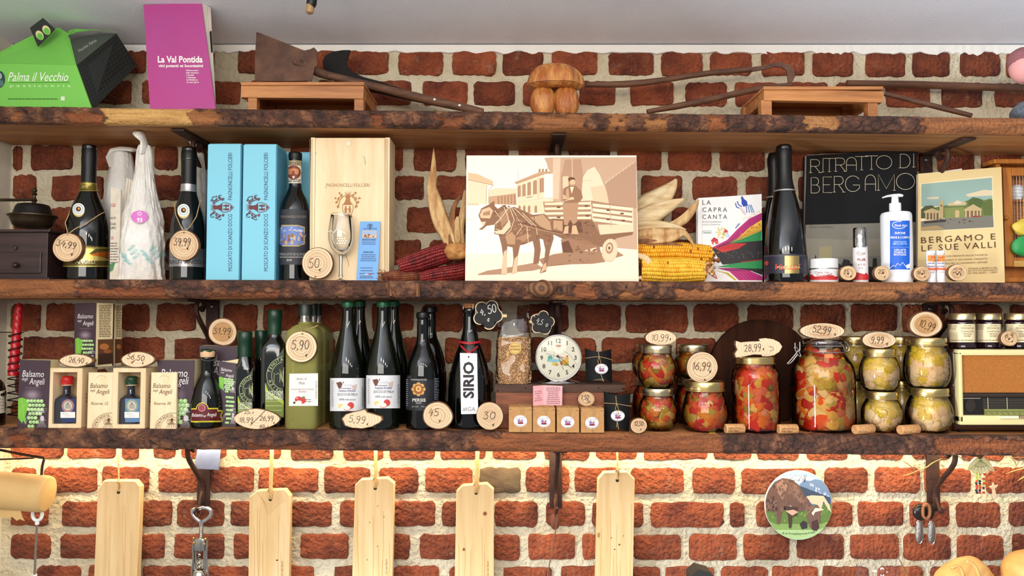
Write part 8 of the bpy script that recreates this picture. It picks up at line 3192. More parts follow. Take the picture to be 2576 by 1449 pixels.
# ---- corks lying on the shelf edge
for i, (px0, py0, px1, py1, dy, lab) in enumerate(((1820, 1063, 1872, 1088, 1, 'printed wine cork lying between the orange pickles and red pepper jars'), (1952, 1063, 2005, 1088, 1, 'printed wine cork lying between the red pepper and clip-top jars'),
             (2143, 1068, 2200, 1094, 4, 'printed wine cork lying before the small pale jars'), (2256, 1071, 2313, 1096, 4, 'printed wine cork lying before the bigger pale jars'))):
 Yk = .010
 r = .0115
 c = P((px0 + px1) / 2, (py0 + py1) / 2, Yk)
 z = sz(3, c.x)
 t = T('wine_cork', lab, 'cork', (c.x, Yk, z), 'wine corks on the shelf edge')
 p0, p1 = Vector((X(px0, Yk), Yk, z + r + .0004)), Vector((X(px1 - 4, Yk), Yk + .004 * dy, z + r + .0004))
 b = B()
 b.tube([p0, p0.lerp(p1, .03), p0.lerp(p1, .97), p1], [r * .92, r, r, r * .93], 24)
 b.done('cork_body', mat('light_cork', (216, 164, 108), .8, c2=(186, 130, 78), ns=160), smooth=50)
 def cfn(px, py, p0=p0, p1=p1, px0=px0, px1=px1, py0=py0, py1=py1, r=r):
  u_ = (px - px0) / (px1 - px0)
  a_ = ((py0 + py1) / 2 - py) / ((py1 - py0) / 2) * .95
  n = Vector((0, -math.cos(a_), math.sin(a_)))
  return p0.lerp(p1, u_) + n * r, n
 pr = Pr(cfn, off=.0004)
 pr.text('PAGNONCELLI', px0 + 5, (py0 + py1) / 2 + 0, 5, (70, 40, 24), w=40)
 pr.text('FOLCIERI', px0 + 5, (py0 + py1) / 2 + 7, 5, (70, 40, 24), w=28)
 pr.done('stamped_lettering')
# ---- radio
Yq = .04
x0, x1 = X(2397, Yq), X(2760, Yq)
z = sz(3, x0)
zt = P(2480, 878, Yq).z
t = T('radio', 'old brown table radio with cream frame and orange cloth front', 'radio', ((x0 + x1) / 2, Yq + .07, z))
b = B()
b.box(x0, x1, Yq + .012, Yq + .15, z + .004, zt, .014, seg=3)
b.done('cabinet', mat('radio_lacquer', (58, 34, 26), .25, c2=(40, 24, 20), ns=5, st=(1, 8, 8), coat=.4), smooth=40)
fx0, fx1, fz0, fz1 = X(2404, Yq), x1 - .012, P(2460, 1069, Yq).z, P(2460, 879, Yq).z
m_cr = mat('cream_bakelite', (222, 208, 150), .4)
fw = 11 * S(Yq)
b = B()
b.box(fx0, fx1, Yq - .004, Yq + .02, fz1 - .015, fz1, .004)
b.box(fx0, fx1, Yq - .004, Yq + .02, fz0, fz0 + .024, .004)
b.box(fx0, fx0 + fw, Yq - .004, Yq + .02, fz0 + .005, fz1 - .005, .004)
b.done('cream_frame', m_cr, smooth=40)
zc0, zc1 = P(2460, 988, Yq).z, P(2460, 893, Yq).z
b = B()
b.box(fx0 + fw - .001, fx1, Yq + .004, Yq + .006, zc0, zc1)
b.done('speaker_cloth', mat('speaker_cloth', (178, 110, 44), .9, c2=(158, 94, 34), ns=240), smooth=0)
b = B()
b.box(fx0 + fw - .001, fx1, Yq + .003, Yq + .010, fz0 + .02, zc0)
b.done('dial_panel', mat('dial_black', (28, 24, 20), .25), smooth=0)
b = B()
b.box(fx0 + fw, fx1, Yq - .001, Yq + .003, P(2460, 998, Yq).z, P(2460, 990, Yq).z, .001)
b.done('dark_rail', mat('dark_rail', (52, 38, 28), .4), smooth=0)
pr = Pr(flat(Yq + .003), off=.0004)
pr.line([(2416, 1002), (2466, 1002)], 1.2, (190, 180, 150))
for i in range(7):
 pr.line([(2472, 1004 + i * 4), (2600, 1004 + i * 4)], .7, (116, 104, 84))
for x in (2484, 2532):
 pr.line([(x, 1000), (x + 1, 1030)], 1.4, (206, 196, 160))
pr.ell(2440, 1020, 13, 16, (44, 36, 30), 22)
pr.done('dial_scale')
b = B()
b.box(X(2469, Yq), fx1, Yq - .003, Yq + .003, P(2500, 1045, Yq).z, P(2500, 1029, Yq).z, .001)
b.done('tuning_strip', mat('tuning_green', (134, 136, 76), .3), smooth=0)
pr = Pr(flat(Yq - .003), off=.0004)
pr.line([(2476, 1035), (2600, 1035)], 1, (60, 56, 34))
for i in range(8):
 pr.line([(2476 + i * 14, 1038), (2484 + i * 14, 1042)], 1, (80, 76, 40))
pr.done('tuning_marks')
for a_, c_, m_ in ((2503, 2548, mat('ivory_key', (230, 222, 190), .3)), (2551, 2569, mat('brown_key', (150, 128, 96), .3)), (2572, 2610, mat('ivory_key', 0))):
 b = B()
 b.box(X(a_, Yq), X(c_, Yq), Yq - .010, Yq - .002, P(2500, 1052, Yq).z, P(2500, 1045, Yq).z, .001)
 b.done('push_button', m_, smooth=0)
for xx in (x0 + .02, x1 - .03):
 b = B()
 b.box(xx, xx + .012, Yq + .02, Yq + .032, z + .0003, z + .005)
 b.done('foot', m_blackcard, smooth=0)
# ---- onion compote jars on the radio
zq = zt + .0003
for i, (pcx, Y_, lab) in enumerate(((2417, .09, 'low jar of onion compote on the corner of the radio'), (2484, .105, 'low jar of onion compote, second on the radio'), (2557, .10, 'low jar of onion compote behind the small slice on the radio'))):
 hw = 35 if i == 0 else 33
 bt = dict()
 x = X(pcx, Y_)
 t = T('compote_jar', lab, 'jar', (x, Y_, zq), 'onion compote jars on the radio')
 pf = cr(pxprof(pcx, Y_, [(hw - 2, 868), (hw, 865), (hw, 860), (hw, 815), (hw - 1, 809), (hw - 4, 806), (hw - 4, 803)], zq), 3)
 b = B()
 b.lathe(pf, x, Y_, 36)
 b.done('dark_glass', mat('compote_glass', (36, 16, 24), .06, coat=.5), smooth=50)
 b = B()
 zb_, zt2 = P(pcx, 804, Y_).z, P(pcx, 788, Y_).z
 rl = (hw + 1) * S(Y_) / 1.19
 b.lathe([(rl, zb_), (rl, zt2 - .002), (rl * .96, zt2), (.0001, zt2)], x, Y_, 36, cap=False)
 b.done('lid', mat('brushed_lid', (214, 196, 150), .28, .9), smooth=35)
 bt = dict(x=x, Y=Y_, R=rfun(pf), pcx=pcx)
 pr = lprint(bt, .0006, 5)
 L0 = pcx - hw * .99
 pr.rect(L0, 815, pcx + hw * .99, 861, (232, 214, 172))
 pr.lines(L0 + 3, L0 + 26, 818, 828, 4, (120, 100, 76), 1.4, 3, .2)
 for s, y, h, w_ in (('CASCINA', 821, 3.4, 20), ('PIZZAVACCA', 828, 5, 30), ('COMPOSTA', 836, 4, 30), ('CIPOLLE', 842, 4, 20), ('ROSSE', 847.5, 4, 15)):
  pr.text(s, pcx + 16 if i == 0 else pcx + 14, y, h, (96, 76, 54), w=w_, al='c')
 pr.lines(L0 + 10, pcx + hw - 4, 856, 856, 1, (120, 100, 76), 1.6, 4, 0)
 pr.done('paper_label')
 bt['t'] = t
wood_slice('small round price slice on top of the radio before the last compote jar', 2518, 832, 2561, 871, .055, '6,9', 2527, 849, 11, 22, seed=71, jit=.015, hole=(2538, 853), extra=lambda p: p.hand('€', 2543, 861, 10, INK, 1.1), wd=1.1)
# ---- twisted red candle in a wire spiral
Yc = .155
xc = X(44, Yc)
z = sz(3, xc)
t = T('candle', 'twisted red candle in a black wire spiral holder', 'candle', (xc, Yc, z))
sc = S(Yc) / 1.2
b = B()
zt, zb_ = P(50, 762, Yc).z, P(40, 945, Yc).z
H_ = zt - zb_
def cand(u, v):
 a_ = 2 * math.pi * u
 r = (12.5 - 3.5 * v) * sc * (1 + .22 * abs(math.sin(1.5 * (a_ + v * 22)))) * (1 if v < .93 else max(.05, (1 - v) / .07) ** .5)
 lean = (v - .5) * 14 * sc
 return Vector((xc + lean + r * math.cos(a_), Yc + r * math.sin(a_), zb_ + H_ * v))
b.grid(cand, 30, 70)
b.done('twisted_wax', mat('red_wax', (196, 18, 34), .35, coat=.2), smooth=60)
b = B()
pts = []
for i in range(12 * 16 + 1):
 a_ = 2 * math.pi * i / 16
 f = i / (12 * 16)
 pts.append((xc - f * .002 + 17.5 * sc * math.cos(a_), Yc + 17.5 * sc * math.sin(a_), z + .003 + (P(44, 838, Yc).z - z - .003) * f))
b.tube(pts, .0016, 6)
b.done('wire_spiral', mat('black_wire', (26, 22, 22), .5, .4))
b = B()
b.tube([P(60, 836, Yc), P(30, 836, Yc), P(-60, 835, Yc)], .0014, 6)
b.done('wire_arm', mat('black_wire', 0))
# ---- dark jar cut by the edge of the photograph
bt = bottle('dark_jar', 'dark glass jar with white label, cut by the edge next to the candle', -22, .05, 3, [(44, 1078), (46, 1072), (46, 1010), (46, 990), (40, 968), (30, 956), (26, 952)], m_dark, cat='jar')
pr = lprint(bt, .0008, 5)
pr.poly([(-60, 1000), (24, 978), (24, 1036), (-60, 1050)], (214, 206, 190))
pr.lines(-20, 16, 1004, 1028, 4, (150, 140, 124), 1.6, 4)
pr.done('paper_label')
# ================================================================ UNDER THE LOWEST SHELF
def zsb(px, Y):
 return sz(3, X(px, Y)) - SHELF_BOT[3]
# ---- hanging pine boards
Yb = .185
BRD_ = [('first hanging board, wide streaky pine on thin string, beside the paper roll', [(245, 1231), (261, 1209), (340, 1209), (353, 1224), (345, 1449), (341, 1575), (233, 1575), (237, 1449)], (298, 1238), (304, 1130), .0022),
  ('second hanging board, with swirling grain by its rope hole', [(627, 1250), (647, 1234), (717, 1231), (730, 1248), (727, 1449), (726, 1575), (623, 1575), (625, 1449)], (680, 1256), (690, 1130), .0052),
  ('third hanging board, pale and straight-grained on thick rope', [(893, 1220), (907, 1206), (975, 1202), (992, 1216), (987, 1449), (985, 1575), (883, 1575), (886, 1449)], (944, 1228), (948, 1130), .0048),
  ('fourth hanging board, with one dark round knot under its rope', [(1148, 1236), (1163, 1221), (1225, 1216), (1242, 1231), (1242, 1449), (1242, 1575), (1143, 1575), (1144, 1449)], (1198, 1240), (1203, 1130), .0055),
  ('fifth hanging board, topmost of the five, near the cow plaque', [(1504, 1206), (1519, 1188), (1578, 1186), (1597, 1205), (1592, 1449), (1590, 1575), (1496, 1575), (1498, 1449)], (1553, 1208), (1549, 1130), .0026)]
for i, (lab, out, hole, top, rr) in enumerate(BRD_):
 c = P((out[0][0] + out[3][0]) / 2, 1575, Yb)
 t = T('hanging_board', lab, 'board', (c.x, Yb + .01, c.z), 'pine boards hanging under the shelf')
 b = B()
 b.slab([P(x, y, Yb) for x, y in out], Vector((0, .020, 0)))
 bm2 = b.bm
 ed = [e for e in bm2.edges if all(abs(v.co.y - Yb) < 1e-5 for v in e.verts)]
 bmesh.ops.bevel(bm2, geom=ed, offset=.0022, segments=1, affect='EDGES')
 b.done('board_blank', m_pine, smooth=0)
 pr = Pr(flat(Yb), off=.0003)
 pr.ell(hole[0], hole[1], 4.5, 5, (84, 56, 34), 14)
 pr.ell(hole[0], hole[1] + .6, 3.2, 3.4, (40, 26, 18), 12)
 pr.done('rope_hole')
 pr = Pr(flat(Yb), off=.00025)
 gr = (206, 160, 100)
 if i == 1:
  for k_ in range(5):
   pr.line([(650 + k_ * 4, 1242 + k_ * 5), (672, 1270 + k_ * 7), (692 + k_ * 3, 1250 + k_ * 4), (704 + k_ * 4, 1236 + k_ * 6)], .9, gr)
  pr.ell(697, 1409, 2.4, 1.8, (70, 44, 30), 10)
 if i == 3:
  pr.ell(1220, 1292, 6, 6, (196, 140, 84), 16)
  pr.ell(1220, 1292, 3.4, 3.8, (120, 62, 34), 12)
  pr.ell(1167, 1382, 4.4, 5, (206, 156, 100), 14)
  pr.ell(1167, 1382, 2.4, 3, (100, 54, 34), 12)
 if i == 2:
  for x, y in ((950, 1273), (966, 1300), (930, 1314), (950, 1374), (924, 1408)):
   pr.ell(x, y, 1.2, 1.8, (130, 84, 50), 8)
 if i == 4:
  for x, y, r in ((1558, 1370, 2.6), (1546, 1382, 2), (1538, 1353, 1.6), (1568, 1348, 1.4)):
   pr.ell(x, y, r, r, (130, 80, 44), 10)
  pr.ell(1506, 1346, 3.4, 7, (176, 130, 86), 12)
 R = random.Random(i + 3)
 x0, x1 = out[0][0] + 6, out[3][0] - 8
 for k_ in range(6):
  xx = R.uniform(x0, x1)
  y0 = R.uniform(1260, 1420)
  pr.line([(xx, y0), (xx + R.uniform(-2, 2), y0 + 60), (xx + R.uniform(-3, 2), 1449)], .6, gr)
 if i in (1, 2, 3):
  x, y = ((712, 1449), (974, 1444), (1229, 1449))[i - 1]
  pr.text('Ca del Bech', x, y, 4, (150, 104, 60), w=38, rot=90, shear=.3)
 pr.done('grain_marks')
 b = B()
 zu = zsb(top[0], .20)
 p0 = Vector((X(top[0], .2), .20, zu))
 b.tube([p0, P(hole[0] + 1, hole[1] - 34, .188), P(hole[0] + (2 if rr > .004 else 0), hole[1] - 16, Yb - rr * .8), P(hole[0], hole[1] - 2, Yb - .001)], rr, 8)
 b.tube([P(hole[0] - 1, hole[1] - 14, .190), P(hole[0] - 5, hole[1] - 20, .188), P(hole[0] - 2, hole[1] - 27, .184), P(hole[0] + 4, hole[1] - 24, .183), P(hole[0] + 5, hole[1] - 14, .183), P(hole[0], hole[1] - 1, Yb)], rr * .7, 7)
 b.done('rope', m_twine)
# ---- kraft paper roll on an iron holder
A_, C_ = P(-90, 1226, .10), P(119, 1243, .115)
r = 46 * S(.11) / 1.02
m_roll = mat('wrapping_paper', (226, 188, 126), .75, c2=(214, 174, 112), ns=6)
t = T('paper_roll', 'big roll of cream wrapping paper on an iron holder under the shelf', 'paper roll', (A_.lerp(C_, .5) - Vector((0, 0, r))))
b = B()
ax = (C_ - A_)
b.tube([A_, A_.lerp(C_, .9), A_.lerp(C_, .97), C_, C_ + ax * .012], [r, r, r * .985, r * .95, r * .86], 40)
b.done('rolled_paper', m_roll, smooth=50)
b = B()
sh = [(-60, 1262), (-20, 1262), (20, 1268), (46, 1272), (52, 1285), (56, 1300), (62, 1311), (50, 1306), (42, 1310), (30, 1300), (20, 1305), (8, 1299), (-4, 1303), (-30, 1300), (-60, 1304)]
b.slab([P(x, y, .09 + (y - 1262) * .0001) for x, y in sh], Vector((0, .0008, 0)))
b.done('torn_sheet', m_roll, smooth=0)
b = B()
b.tube([P(-60, 1116, .10), P(0, 1132, .105), P(60, 1144, .115), P(110, 1152, .12), P(110, 1157, .12), P(106, 1175, .12), P(104, 1198, .118)], .0032, 7)
b.tube([P(-60, 1158, .16), P(40, 1154, .15), P(84, 1152, .14)], .0026, 7)
b.done('iron_holder', m_iron)
# ---- white clip and crank rod
t = T('crank_rod', 'thin steel rod hanging from a white plastic eye below the paper roll', 'rod', P(86, 1449, .12))
b = B()
b.tube([P(x, y, .118) for x, y in cr([(84, 1278), (82, 1295), (86, 1306), (94, 1309), (102, 1305), (106, 1295), (106, 1278)], 3)], .0042, 8)
b.tube([P(94, 1308, .118), P(93, 1319, .118)], .005, 10)
b.done('plastic_eye', m_white)
b = B()
b.tube([P(93, 1318, .118), P(90, 1380, .118), P(87, 1446, .118)], .0028, 8)
b.done('steel_rod', mat('grey_steel', (150, 140, 128), .35, .8))
b = B()
b.tube([P(87, 1445, .118), P(86, 1500, .118)], .006, 10)
b.done('grip_end', m_white)
# ---- blue-grey plate at the bracket
t = T('metal_plate', 'small grey-blue metal plate fixed to the bracket above the corkscrew', 'plate', P(520, 1182, .205))
b = B()
b.slab([P(497, 1128, .205), P(555, 1128, .205), P(550, 1182, .205), P(488, 1179, .205)], Vector((0, .003, 0)))
b.done('plate', mat('zinc_plate', (112, 120, 152), .5, 0, c2=(78, 90, 124), ns=12), smooth=0)
# ---- wing corkscrew on the bracket hook
Yk = .20
t = T('corkscrew', 'chrome wing corkscrew hanging from the scrolled bracket', 'corkscrew', P(505, 1500, Yk))
m_satin = mat('satin_chrome', (186, 184, 178), .25, 1.0)
b = B()
b.tube([P(x, y, Yk) for x, y in cr([(508, 1313), (498, 1308), (487, 1296), (484, 1286), (490, 1280), (500, 1283)], 4)], [.005] * 20 + [.0035], 10)
b.tube([P(x, y, Yk) for x, y in cr([(508, 1313), (518, 1307), (529, 1296), (531, 1285), (522, 1278), (508, 1277), (500, 1281)], 4)], [.005] * 24 + [.0035], 10)
b.tube([P(507, 1308, Yk), P(506, 1324, Yk)], [.007, .005], 10)
b.done('opener_head', m_chrome)
b = B()
cx = P(506, 1340, Yk).x
zz0, zz1 = P(505, 1356, Yk).z, P(505, 1322, Yk).z
b.lathe([(.0042 + (.0012 if i % 2 else 0), zz0 + (zz1 - zz0) * i / 16) for i in range(17)], cx, Yk, 16)
b.done('toothed_shaft', m_satin, smooth=20)
b = B()
zz0, zz1 = P(502, 1384, Yk).z, P(503, 1354, Yk).z
b.box(cx - .017, cx + .011, Yk - .006, Yk + .006, zz0, zz1, .002)
b.box(cx - .006, cx + .003, Yk - .008, Yk + .006, zz0, zz1 + .002, .001)
b.done('gear_block', m_satin, smooth=40)
b = B()
for p in ((487, 1354), (517, 1356), (488, 1366), (514, 1369)):
 b.ball(P(*p, Yk - .007), (.0035, .003, .0035), 2)
b.done('pivot_screws', mat('brass_screw', (196, 160, 90), .3, .9))
for pts in ([(488, 1358), (486, 1380), (487, 1405), (484, 1430), (482, 1460)], [(522, 1358), (520, 1380), (519, 1405), (522, 1430), (527, 1462)]):
 b = B()
 b.tube([P(x, y, Yk - .004) for x, y in cr(pts, 3)], .0048, 8, flat=.6)
 b.done('lever_arm', m_satin)
b = B()
hz0, hz1 = P(503, 1445, Yk).z, P(503, 1385, Yk).z
b.tube([(cx - .003 + .0045 * math.cos(i * .9), Yk + .0045 * math.sin(i * .9), hz1 - (hz1 - hz0) * i / 40) for i in range(41)], .0016, 6)
b.done('worm', m_satin)
b = B()
b.lathe(cr(pxprof(503, Yk, [(22, 1500), (22, 1470), (21, 1452), (17, 1440), (13, 1434), (9, 1432)]), 3), cx - .003, Yk, 32)
b.done('bell', m_satin, smooth=50)
b = B()
for px_ in (492, 514):
 b.tube([P(px_, 1384, Yk), P(px_, 1436, Yk)], .0026, 7)
b.done('frame_bars', m_satin)
# ---- cord from the middle bracket
t = T('leather_lace', 'thin brown cord trailing down from the middle bracket', 'cord', P(1372, 1500, .20))
b = B()
b.tube([P(x, y, .20) for x, y in cr([(1396, 1255), (1397, 1285), (1402, 1300), (1398, 1330), (1390, 1380), (1380, 1430), (1372, 1500)], 5)], .0016, 6)
b.done('cord', mat('leather_cord', (120, 82, 50), .6))
b = B()
b.tube([P(1395, 1254, .205), P(1396, 1285, .20), P(1396, 1297, .205)], .005, 8, flat=.4)
b.ball(P(1396, 1312, .212), (.0135, .006, .022), 3)
b.done('leather_loop', mat('leather_loop', (112, 58, 36), .55))
# ---- oval cow plaque
Yp = .226
t = T('cow_plaque', 'oval ceramic plaque with grazing brown cow on the bricks', 'plaque', (X(2009, Yp), Yp, P(2009, 1358, Yp).z))
n = 64
b = B()
b.slab([P(2009 + 84.5 * math.cos(2 * math.pi * i / n), 1271 - 87 * math.sin(2 * math.pi * i / n), Yp) for i in range(n)], Vector((0, .007, 0)))
b.done('plaque', mat('glazed_ceramic', (226, 224, 216), .15), smooth=0)
def zp(X_, Y_):
 return (1800 + X_ / 3.32, 1089 + Y_ / 3.32)
def clipell(pts):
 out = []
 for x, y in pts:
  dx, dy = (x - 2009) / 84, (y - 1271) / 86.5
  d = math.hypot(dx, dy)
  if d > 1:
   dx, dy = dx / d, dy / d
  out.append((2009 + dx * 84, 1271 + dy * 86.5))
 return out
pr = Pr(flat(Yp), off=.0004, lay=.00008)
def pp(c, *pts):
 dense = []
 for i in range(len(pts)):
  a_, c_ = pts[i], pts[(i + 1) % len(pts)]
  for k_ in range(6):
   dense.append(zp(a_[0] + (c_[0] - a_[0]) * k_ / 6, a_[1] + (c_[1] - a_[1]) * k_ / 6))
 pr.poly(clipell(dense), c)
pp((150, 196, 232), (400, 300), (990, 300), (990, 560), (400, 560))
pp((206, 224, 240), (520, 380), (640, 350), (760, 360), (900, 400), (760, 420), (600, 410))
pp((106, 130, 166), (700, 430), (740, 395), (790, 400), (830, 385), (890, 395), (930, 440), (985, 520), (985, 620), (760, 600))
for i in range(12):
 R = random.Random(i)
 x, y = R.uniform(740, 940), R.uniform(405, 520)
 pp((176, 190, 212), (x, y), (x + 18, y + 14), (x + 6, y + 34))
pp((60, 74, 96), (700, 440), (780, 470), (960, 540), (960, 600), (740, 560))
pp((92, 120, 62), (400, 640), (980, 590), (985, 900), (400, 900))
pp((126, 156, 90), (400, 760), (985, 760), (985, 900), (400, 900))
pp((166, 196, 140), (500, 810), (920, 810), (850, 900), (560, 900))
R = random.Random(9)
for i in range(70):
 x, y = R.uniform(430, 960), R.uniform(640, 860)
 x2, y2 = zp(x, y)
 if ((x2 - 2009) / 80) ** 2 + ((y2 - 1271) / 82) ** 2 < 1:
  pr.line([(x2, y2), (x2 + R.uniform(-1.5, 1.5), y2 - R.uniform(3, 7))], .7, R.choice(((150, 170, 80), (190, 200, 130), (70, 96, 46), (210, 200, 110))))
bw, bw2, bw3 = (104, 78, 70), (72, 52, 48), (150, 116, 98)
pp(bw, (415, 560), (440, 480), (490, 410), (560, 375), (640, 390), (700, 440), (740, 520), (800, 600), (840, 640), (820, 720), (760, 640), (690, 660), (620, 600), (560, 640), (540, 760), (515, 765), (505, 660), (420, 650))
pp(bw2, (420, 560), (500, 520), (520, 650), (420, 650))
pp(bw3, (500, 430), (560, 390), (600, 440), (560, 560), (520, 500))
pp((130, 100, 88), (600, 400), (680, 440), (740, 560), (800, 640), (740, 620), (650, 520))
pr.dabs(clipell([zp(*q_) for q_ in ((425, 560), (490, 415), (560, 380), (640, 395), (740, 520), (820, 640), (760, 640), (620, 610), (530, 700), (425, 640))]), 110, (bw, (113, 86, 76), (97, 72, 64), (120, 93, 82)), 4, 7, 6)
pp(bw2, (570, 610), (690, 620), (680, 690), (640, 700), (634, 790), (612, 795), (605, 690))
pp((196, 160, 140), (580, 650), (650, 640), (690, 660), (640, 690))
pp((206, 186, 158), (755, 530), (800, 520), (900, 525), (950, 600), (965, 660), (940, 640), (900, 570), (880, 640), (850, 600), (800, 590))
pp((110, 84, 76), (760, 680), (800, 620), (850, 600), (880, 650), (870, 740), (850, 810), (820, 820), (780, 780))
pp((222, 206, 186), (800, 670), (830, 625), (880, 630), (905, 640), (870, 650), (830, 660), (815, 690))
pp(bw2, (800, 740), (850, 720), (865, 790), (840, 820), (800, 800))
pp((56, 50, 52), (700, 760), (730, 730), (765, 750), (765, 795), (720, 805))
ln2 = lambda c, wd, *p: pr.line([zp(*q_) for q_ in p], wd, c)
ln2((150, 130, 110), 1.4, (740, 700), (820, 610))
pr.text('Az. Agricola', *zp(622, 362), 4, (44, 44, 50), w=24)
ln2((40, 40, 46), 1.1, (650, 372), (620, 380), (612, 400), (630, 408), (660, 395))
ln2((40, 40, 46), 1.1, (655, 400), (668, 385), (676, 402), (690, 388), (698, 400))
ln2((40, 40, 46), 1.3, (690, 404), (720, 350), (724, 400))
ln2((40, 40, 46), 1.3, (740, 350), (736, 400), (752, 390))
ln2((40, 40, 46), 1.3, (756, 350), (740, 410))
for i, (s, x, y) in enumerate((('La', 552, 842), ('Formagella', 606, 846), ('genuina', 700, 848), ('di latte', 768, 842))):
 pr.text(s, *zp(x, y), 5, (44, 44, 44), w=(14, 28, 19, 18)[i], shear=.4, rot=(-4, -2, 2, 6)[i])
pr.done('cow_picture')
# ---- black wooden toggle with two metal pendants
Yt = .20
t = T('pendant_pair', 'black wooden ring with two silver seed-shaped pendants on the bracket', 'ornament', P(2325, 1370, Yt))
b = B()
b.ball(P(2316, 1289, Yt), (.021, .010, .022), 3)
b.done('wooden_bead', mat('ebony', (26, 20, 18), .25), smooth=60)
b = B()
b.tube([P(x, y, Yt - .012) for x, y in cr([(2322, 1275), (2330, 1268), (2338, 1276), (2338, 1296), (2330, 1304), (2322, 1296), (2322, 1275)], 4)], .004, 8)
b.done('leather_loop', mat('loop_leather', (150, 96, 60), .5))
b = B()
b.ball(P(2342, 1288, Yt + .004), (.010, .006, .020), 2)
b.done('side_bead', mat('ebony', 0), smooth=60)
for cx_, cy_ in ((2312, 1338), (2343, 1340)):
 b = B()
 c = P(cx_, cy_, Yt)
 b.ball(c, (.0098, .006, .030), 3, M=Matrix.Rotation(.06, 3, 'Y'))
 b.tube([c + Vector((0, 0, .028)), P(2326, 1303, Yt)], .0012, 6)
 pn = b.done('metal_pendant', mat('engraved_silver', (150, 146, 140), .3, .9, bump=.6, bs=300), smooth=60)
 b = B()
 b.tube([c + Vector((.0102 * math.sin(a_), -.001, .0305 * math.cos(a_))) for a_ in [2 * math.pi * i / 30 for i in range(31)]], .0011, 6)
 b.done('rim', m_chrome, parent=pn)
# ---- straw doll, bow and dried stems hung under the shelf
Ys = .17
t = T('straw_doll', 'small hanging doll with white shawl, fan skirt and beaded legs', 'doll', P(2466, 1246, Ys))
b = B()
b.ball(P(2463, 1146, Ys), (.009, .008, .010), 3)
b.done('head', mat('doll_face', (96, 56, 36), .6), smooth=60)
b = B()
sk = [(2466, 1148), (2478, 1152), (2492, 1164), (2503, 1186), (2490, 1183), (2484, 1192), (2476, 1185), (2468, 1194), (2460, 1186), (2450, 1192), (2446, 1183), (2432, 1183), (2440, 1166), (2454, 1152)]
b.slab([P(x, y, Ys - .004) for x, y in sk], Vector((0, .006, 0)))
b.done('fan_skirt', mat('straw_white', (230, 222, 176), .7, c2=(206, 196, 130), ns=60), smooth=0)
pr = Pr(flat(Ys - .004))
for x in (2438, 2448, 2458, 2468, 2478, 2488, 2497):
 pr.line([(2466, 1156), (x, 1183)], .7, (120, 124, 60))
pr.ring(2466, 1168, 16, 7, .8, (80, 90, 80), 14, 20, 160)
pr.done('skirt_pleats')
b = B()
R = random.Random(5)
bead_cols = []
for i in range(3):
 for j_ in range(9):
  p = P(2457 + i * 9 + R.uniform(-1.5, 1.5), 1193 + j_ * 5.8, Ys)
  bb = B()
  bb.ball(p, .0036, 1)
  c = R.choice(((24, 24, 40), (196, 60, 30), (236, 220, 180), (30, 30, 60), (206, 90, 30), (190, 206, 90)))
  bb.done('bead', mat('bead_%d_%d_%d' % c, c, .3), smooth=60)
b.bm.free()
t = T('cream_bow', 'tiny cream fabric bow hanging beside the beaded doll', 'bow', P(2502, 1255, Ys))
b = B()
for pts in ([(2489, 1224), (2497, 1222), (2499, 1214), (2503, 1222), (2511, 1220), (2506, 1227), (2500, 1230), (2493, 1229)], [(2497, 1229), (2503, 1229), (2507, 1250), (2500, 1256), (2498, 1244)]):
 b.slab([P(x, y, Ys) for x, y in pts], Vector((0, .003, 0)))
b.done('knotted_ribbon', mat('cream_ribbon', (226, 196, 156), .7), smooth=0)
m_straw = mat('dried_stem', (186, 160, 96), .8, c2=(120, 98, 56), ns=40)
for lab, grp in (('spray of dried straw leaves tucked at the third bracket', [[(2300, 1187), (2330, 1176), (2345, 1165), (2372, 1152)], [(2270, 1158), (2290, 1172), (2303, 1183)], [(2268, 1197), (2290, 1192), (2312, 1182)], [(2402, 1145), (2404, 1160), (2403, 1166)], [(2395, 1144), (2420, 1152), (2434, 1160)]]),
     ('spray of dried straw leaves past the beaded doll, at the frame edge', [[(2540, 1148), (2552, 1160), (2556, 1172), (2546, 1180)], [(2530, 1192), (2560, 1182), (2600, 1172)], [(2560, 1146), (2575, 1160), (2600, 1168)], [(2545, 1150), (2570, 1152), (2600, 1150)], [(2560, 1210), (2575, 1200), (2600, 1190)]])):
 c = P(*grp[0][0], .15)
 t = T('dried_straw', lab, 'dried plant', c, 'sprays of dried straw')
 for g in grp:
  b = B()
  pts = [P(x, y, .15) for x, y in cr(g, 3)]
  n_ = len(pts)
  b.tube(pts, [.0008 + .0022 * math.sin(math.pi * i / (n_ - 1)) for i in range(n_)], 6, flat=.4)
  b.done('straw_leaf', m_straw)
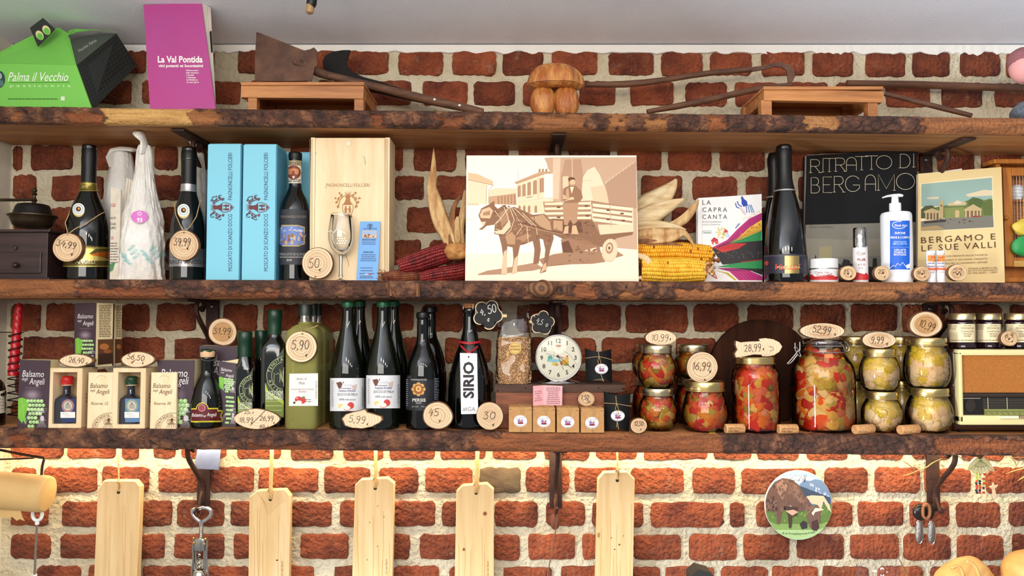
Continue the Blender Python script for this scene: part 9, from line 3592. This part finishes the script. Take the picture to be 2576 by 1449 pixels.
# ---- things rising into the bottom of the frame
m_crust = mat('bread_crust', (226, 176, 104), .6, c2=(200, 140, 70), ns=9, bump=.2, bs=60)
for lab, px_, py_, rx, rz, Y_, s_ in (('golden bread loaf with ridged crust, low under the pendants', 2430, 1478, 72, 74, .05, 3), ('round golden bread loaf low at the frame corner', 2590, 1452, 62, 62, .03, 6)):
 c = P(px_, py_, Y_)
 t = T('bread_loaf', lab, 'bread', (c.x, Y_, c.z - rz * S(Y_)), 'golden bread loaves')
 b = B()
 M_ = Matrix.Rotation(-.25, 3, 'Y')
 b.ball(c, (rx * S(Y_), .06, rz * S(Y_)), 4, jit=.14, seed=s_, M=M_)
 b.done('crust', m_crust, smooth=180)
 if s_ == 3:
  b = B()
  for pts in ([(2392, 1430), (2408, 1424), (2420, 1436), (2424, 1460)], [(2430, 1412), (2444, 1416), (2456, 1430), (2464, 1452)]):
   b.tube([P(x, y, Y_ - .052) for x, y in cr(pts, 3)], .004, 6)
  b.done('crust_ridge', m_crust, smooth=180)
c = P(2220, 1449, .06)
t = T('clear_bag', 'clear plastic bag standing up at the lower frame edge', 'bag', (c.x, .06, P(2220, 1520, .06).z))
b = B()
def film(u, v):
 x = 2150 + (2290 - 2150) * u + (v * 12 - 6)
 y = 1520 + (1402 + 14 * abs(u - .55) * 2 - 1520) * v
 p = P(x, y, .06)
 p.y += .02 * math.sin(u * 7) * (1 - .4 * v) + .006 * noise.noise(Vector((u * 6, v * 4, 1)))
 return p
b.grid(film, 30, 14)
b.done('plastic_film', thin_glass('crisp_film', (.97, .97, .97), 1.3, .05), smooth=70)
b = B()
for g in ([(2154, 1418), (2162, 1450), (2170, 1520)], [(2258, 1401), (2272, 1425), (2285, 1452), (2292, 1520)]):
 b.tube([P(x, y, .05) for x, y in cr(g, 3)], .0011, 6)
b.done('film_edge', thin_glass('film_fold', (.9, .9, .88), 1.6, .35), smooth=60)
t = T('dark_box', 'corner of a dark box peeking up under the fifth hanging board', 'box', P(1765, 1520, .05))
b = B()
b.slab([P(x, y, .05) for x, y in ((1738, 1449), (1757, 1432), (1790, 1441), (1797, 1452), (1797, 1530), (1738, 1530))], Vector((0, .05, 0)))
b.done('carton', mat('dark_card', (44, 42, 38), .6), smooth=0)
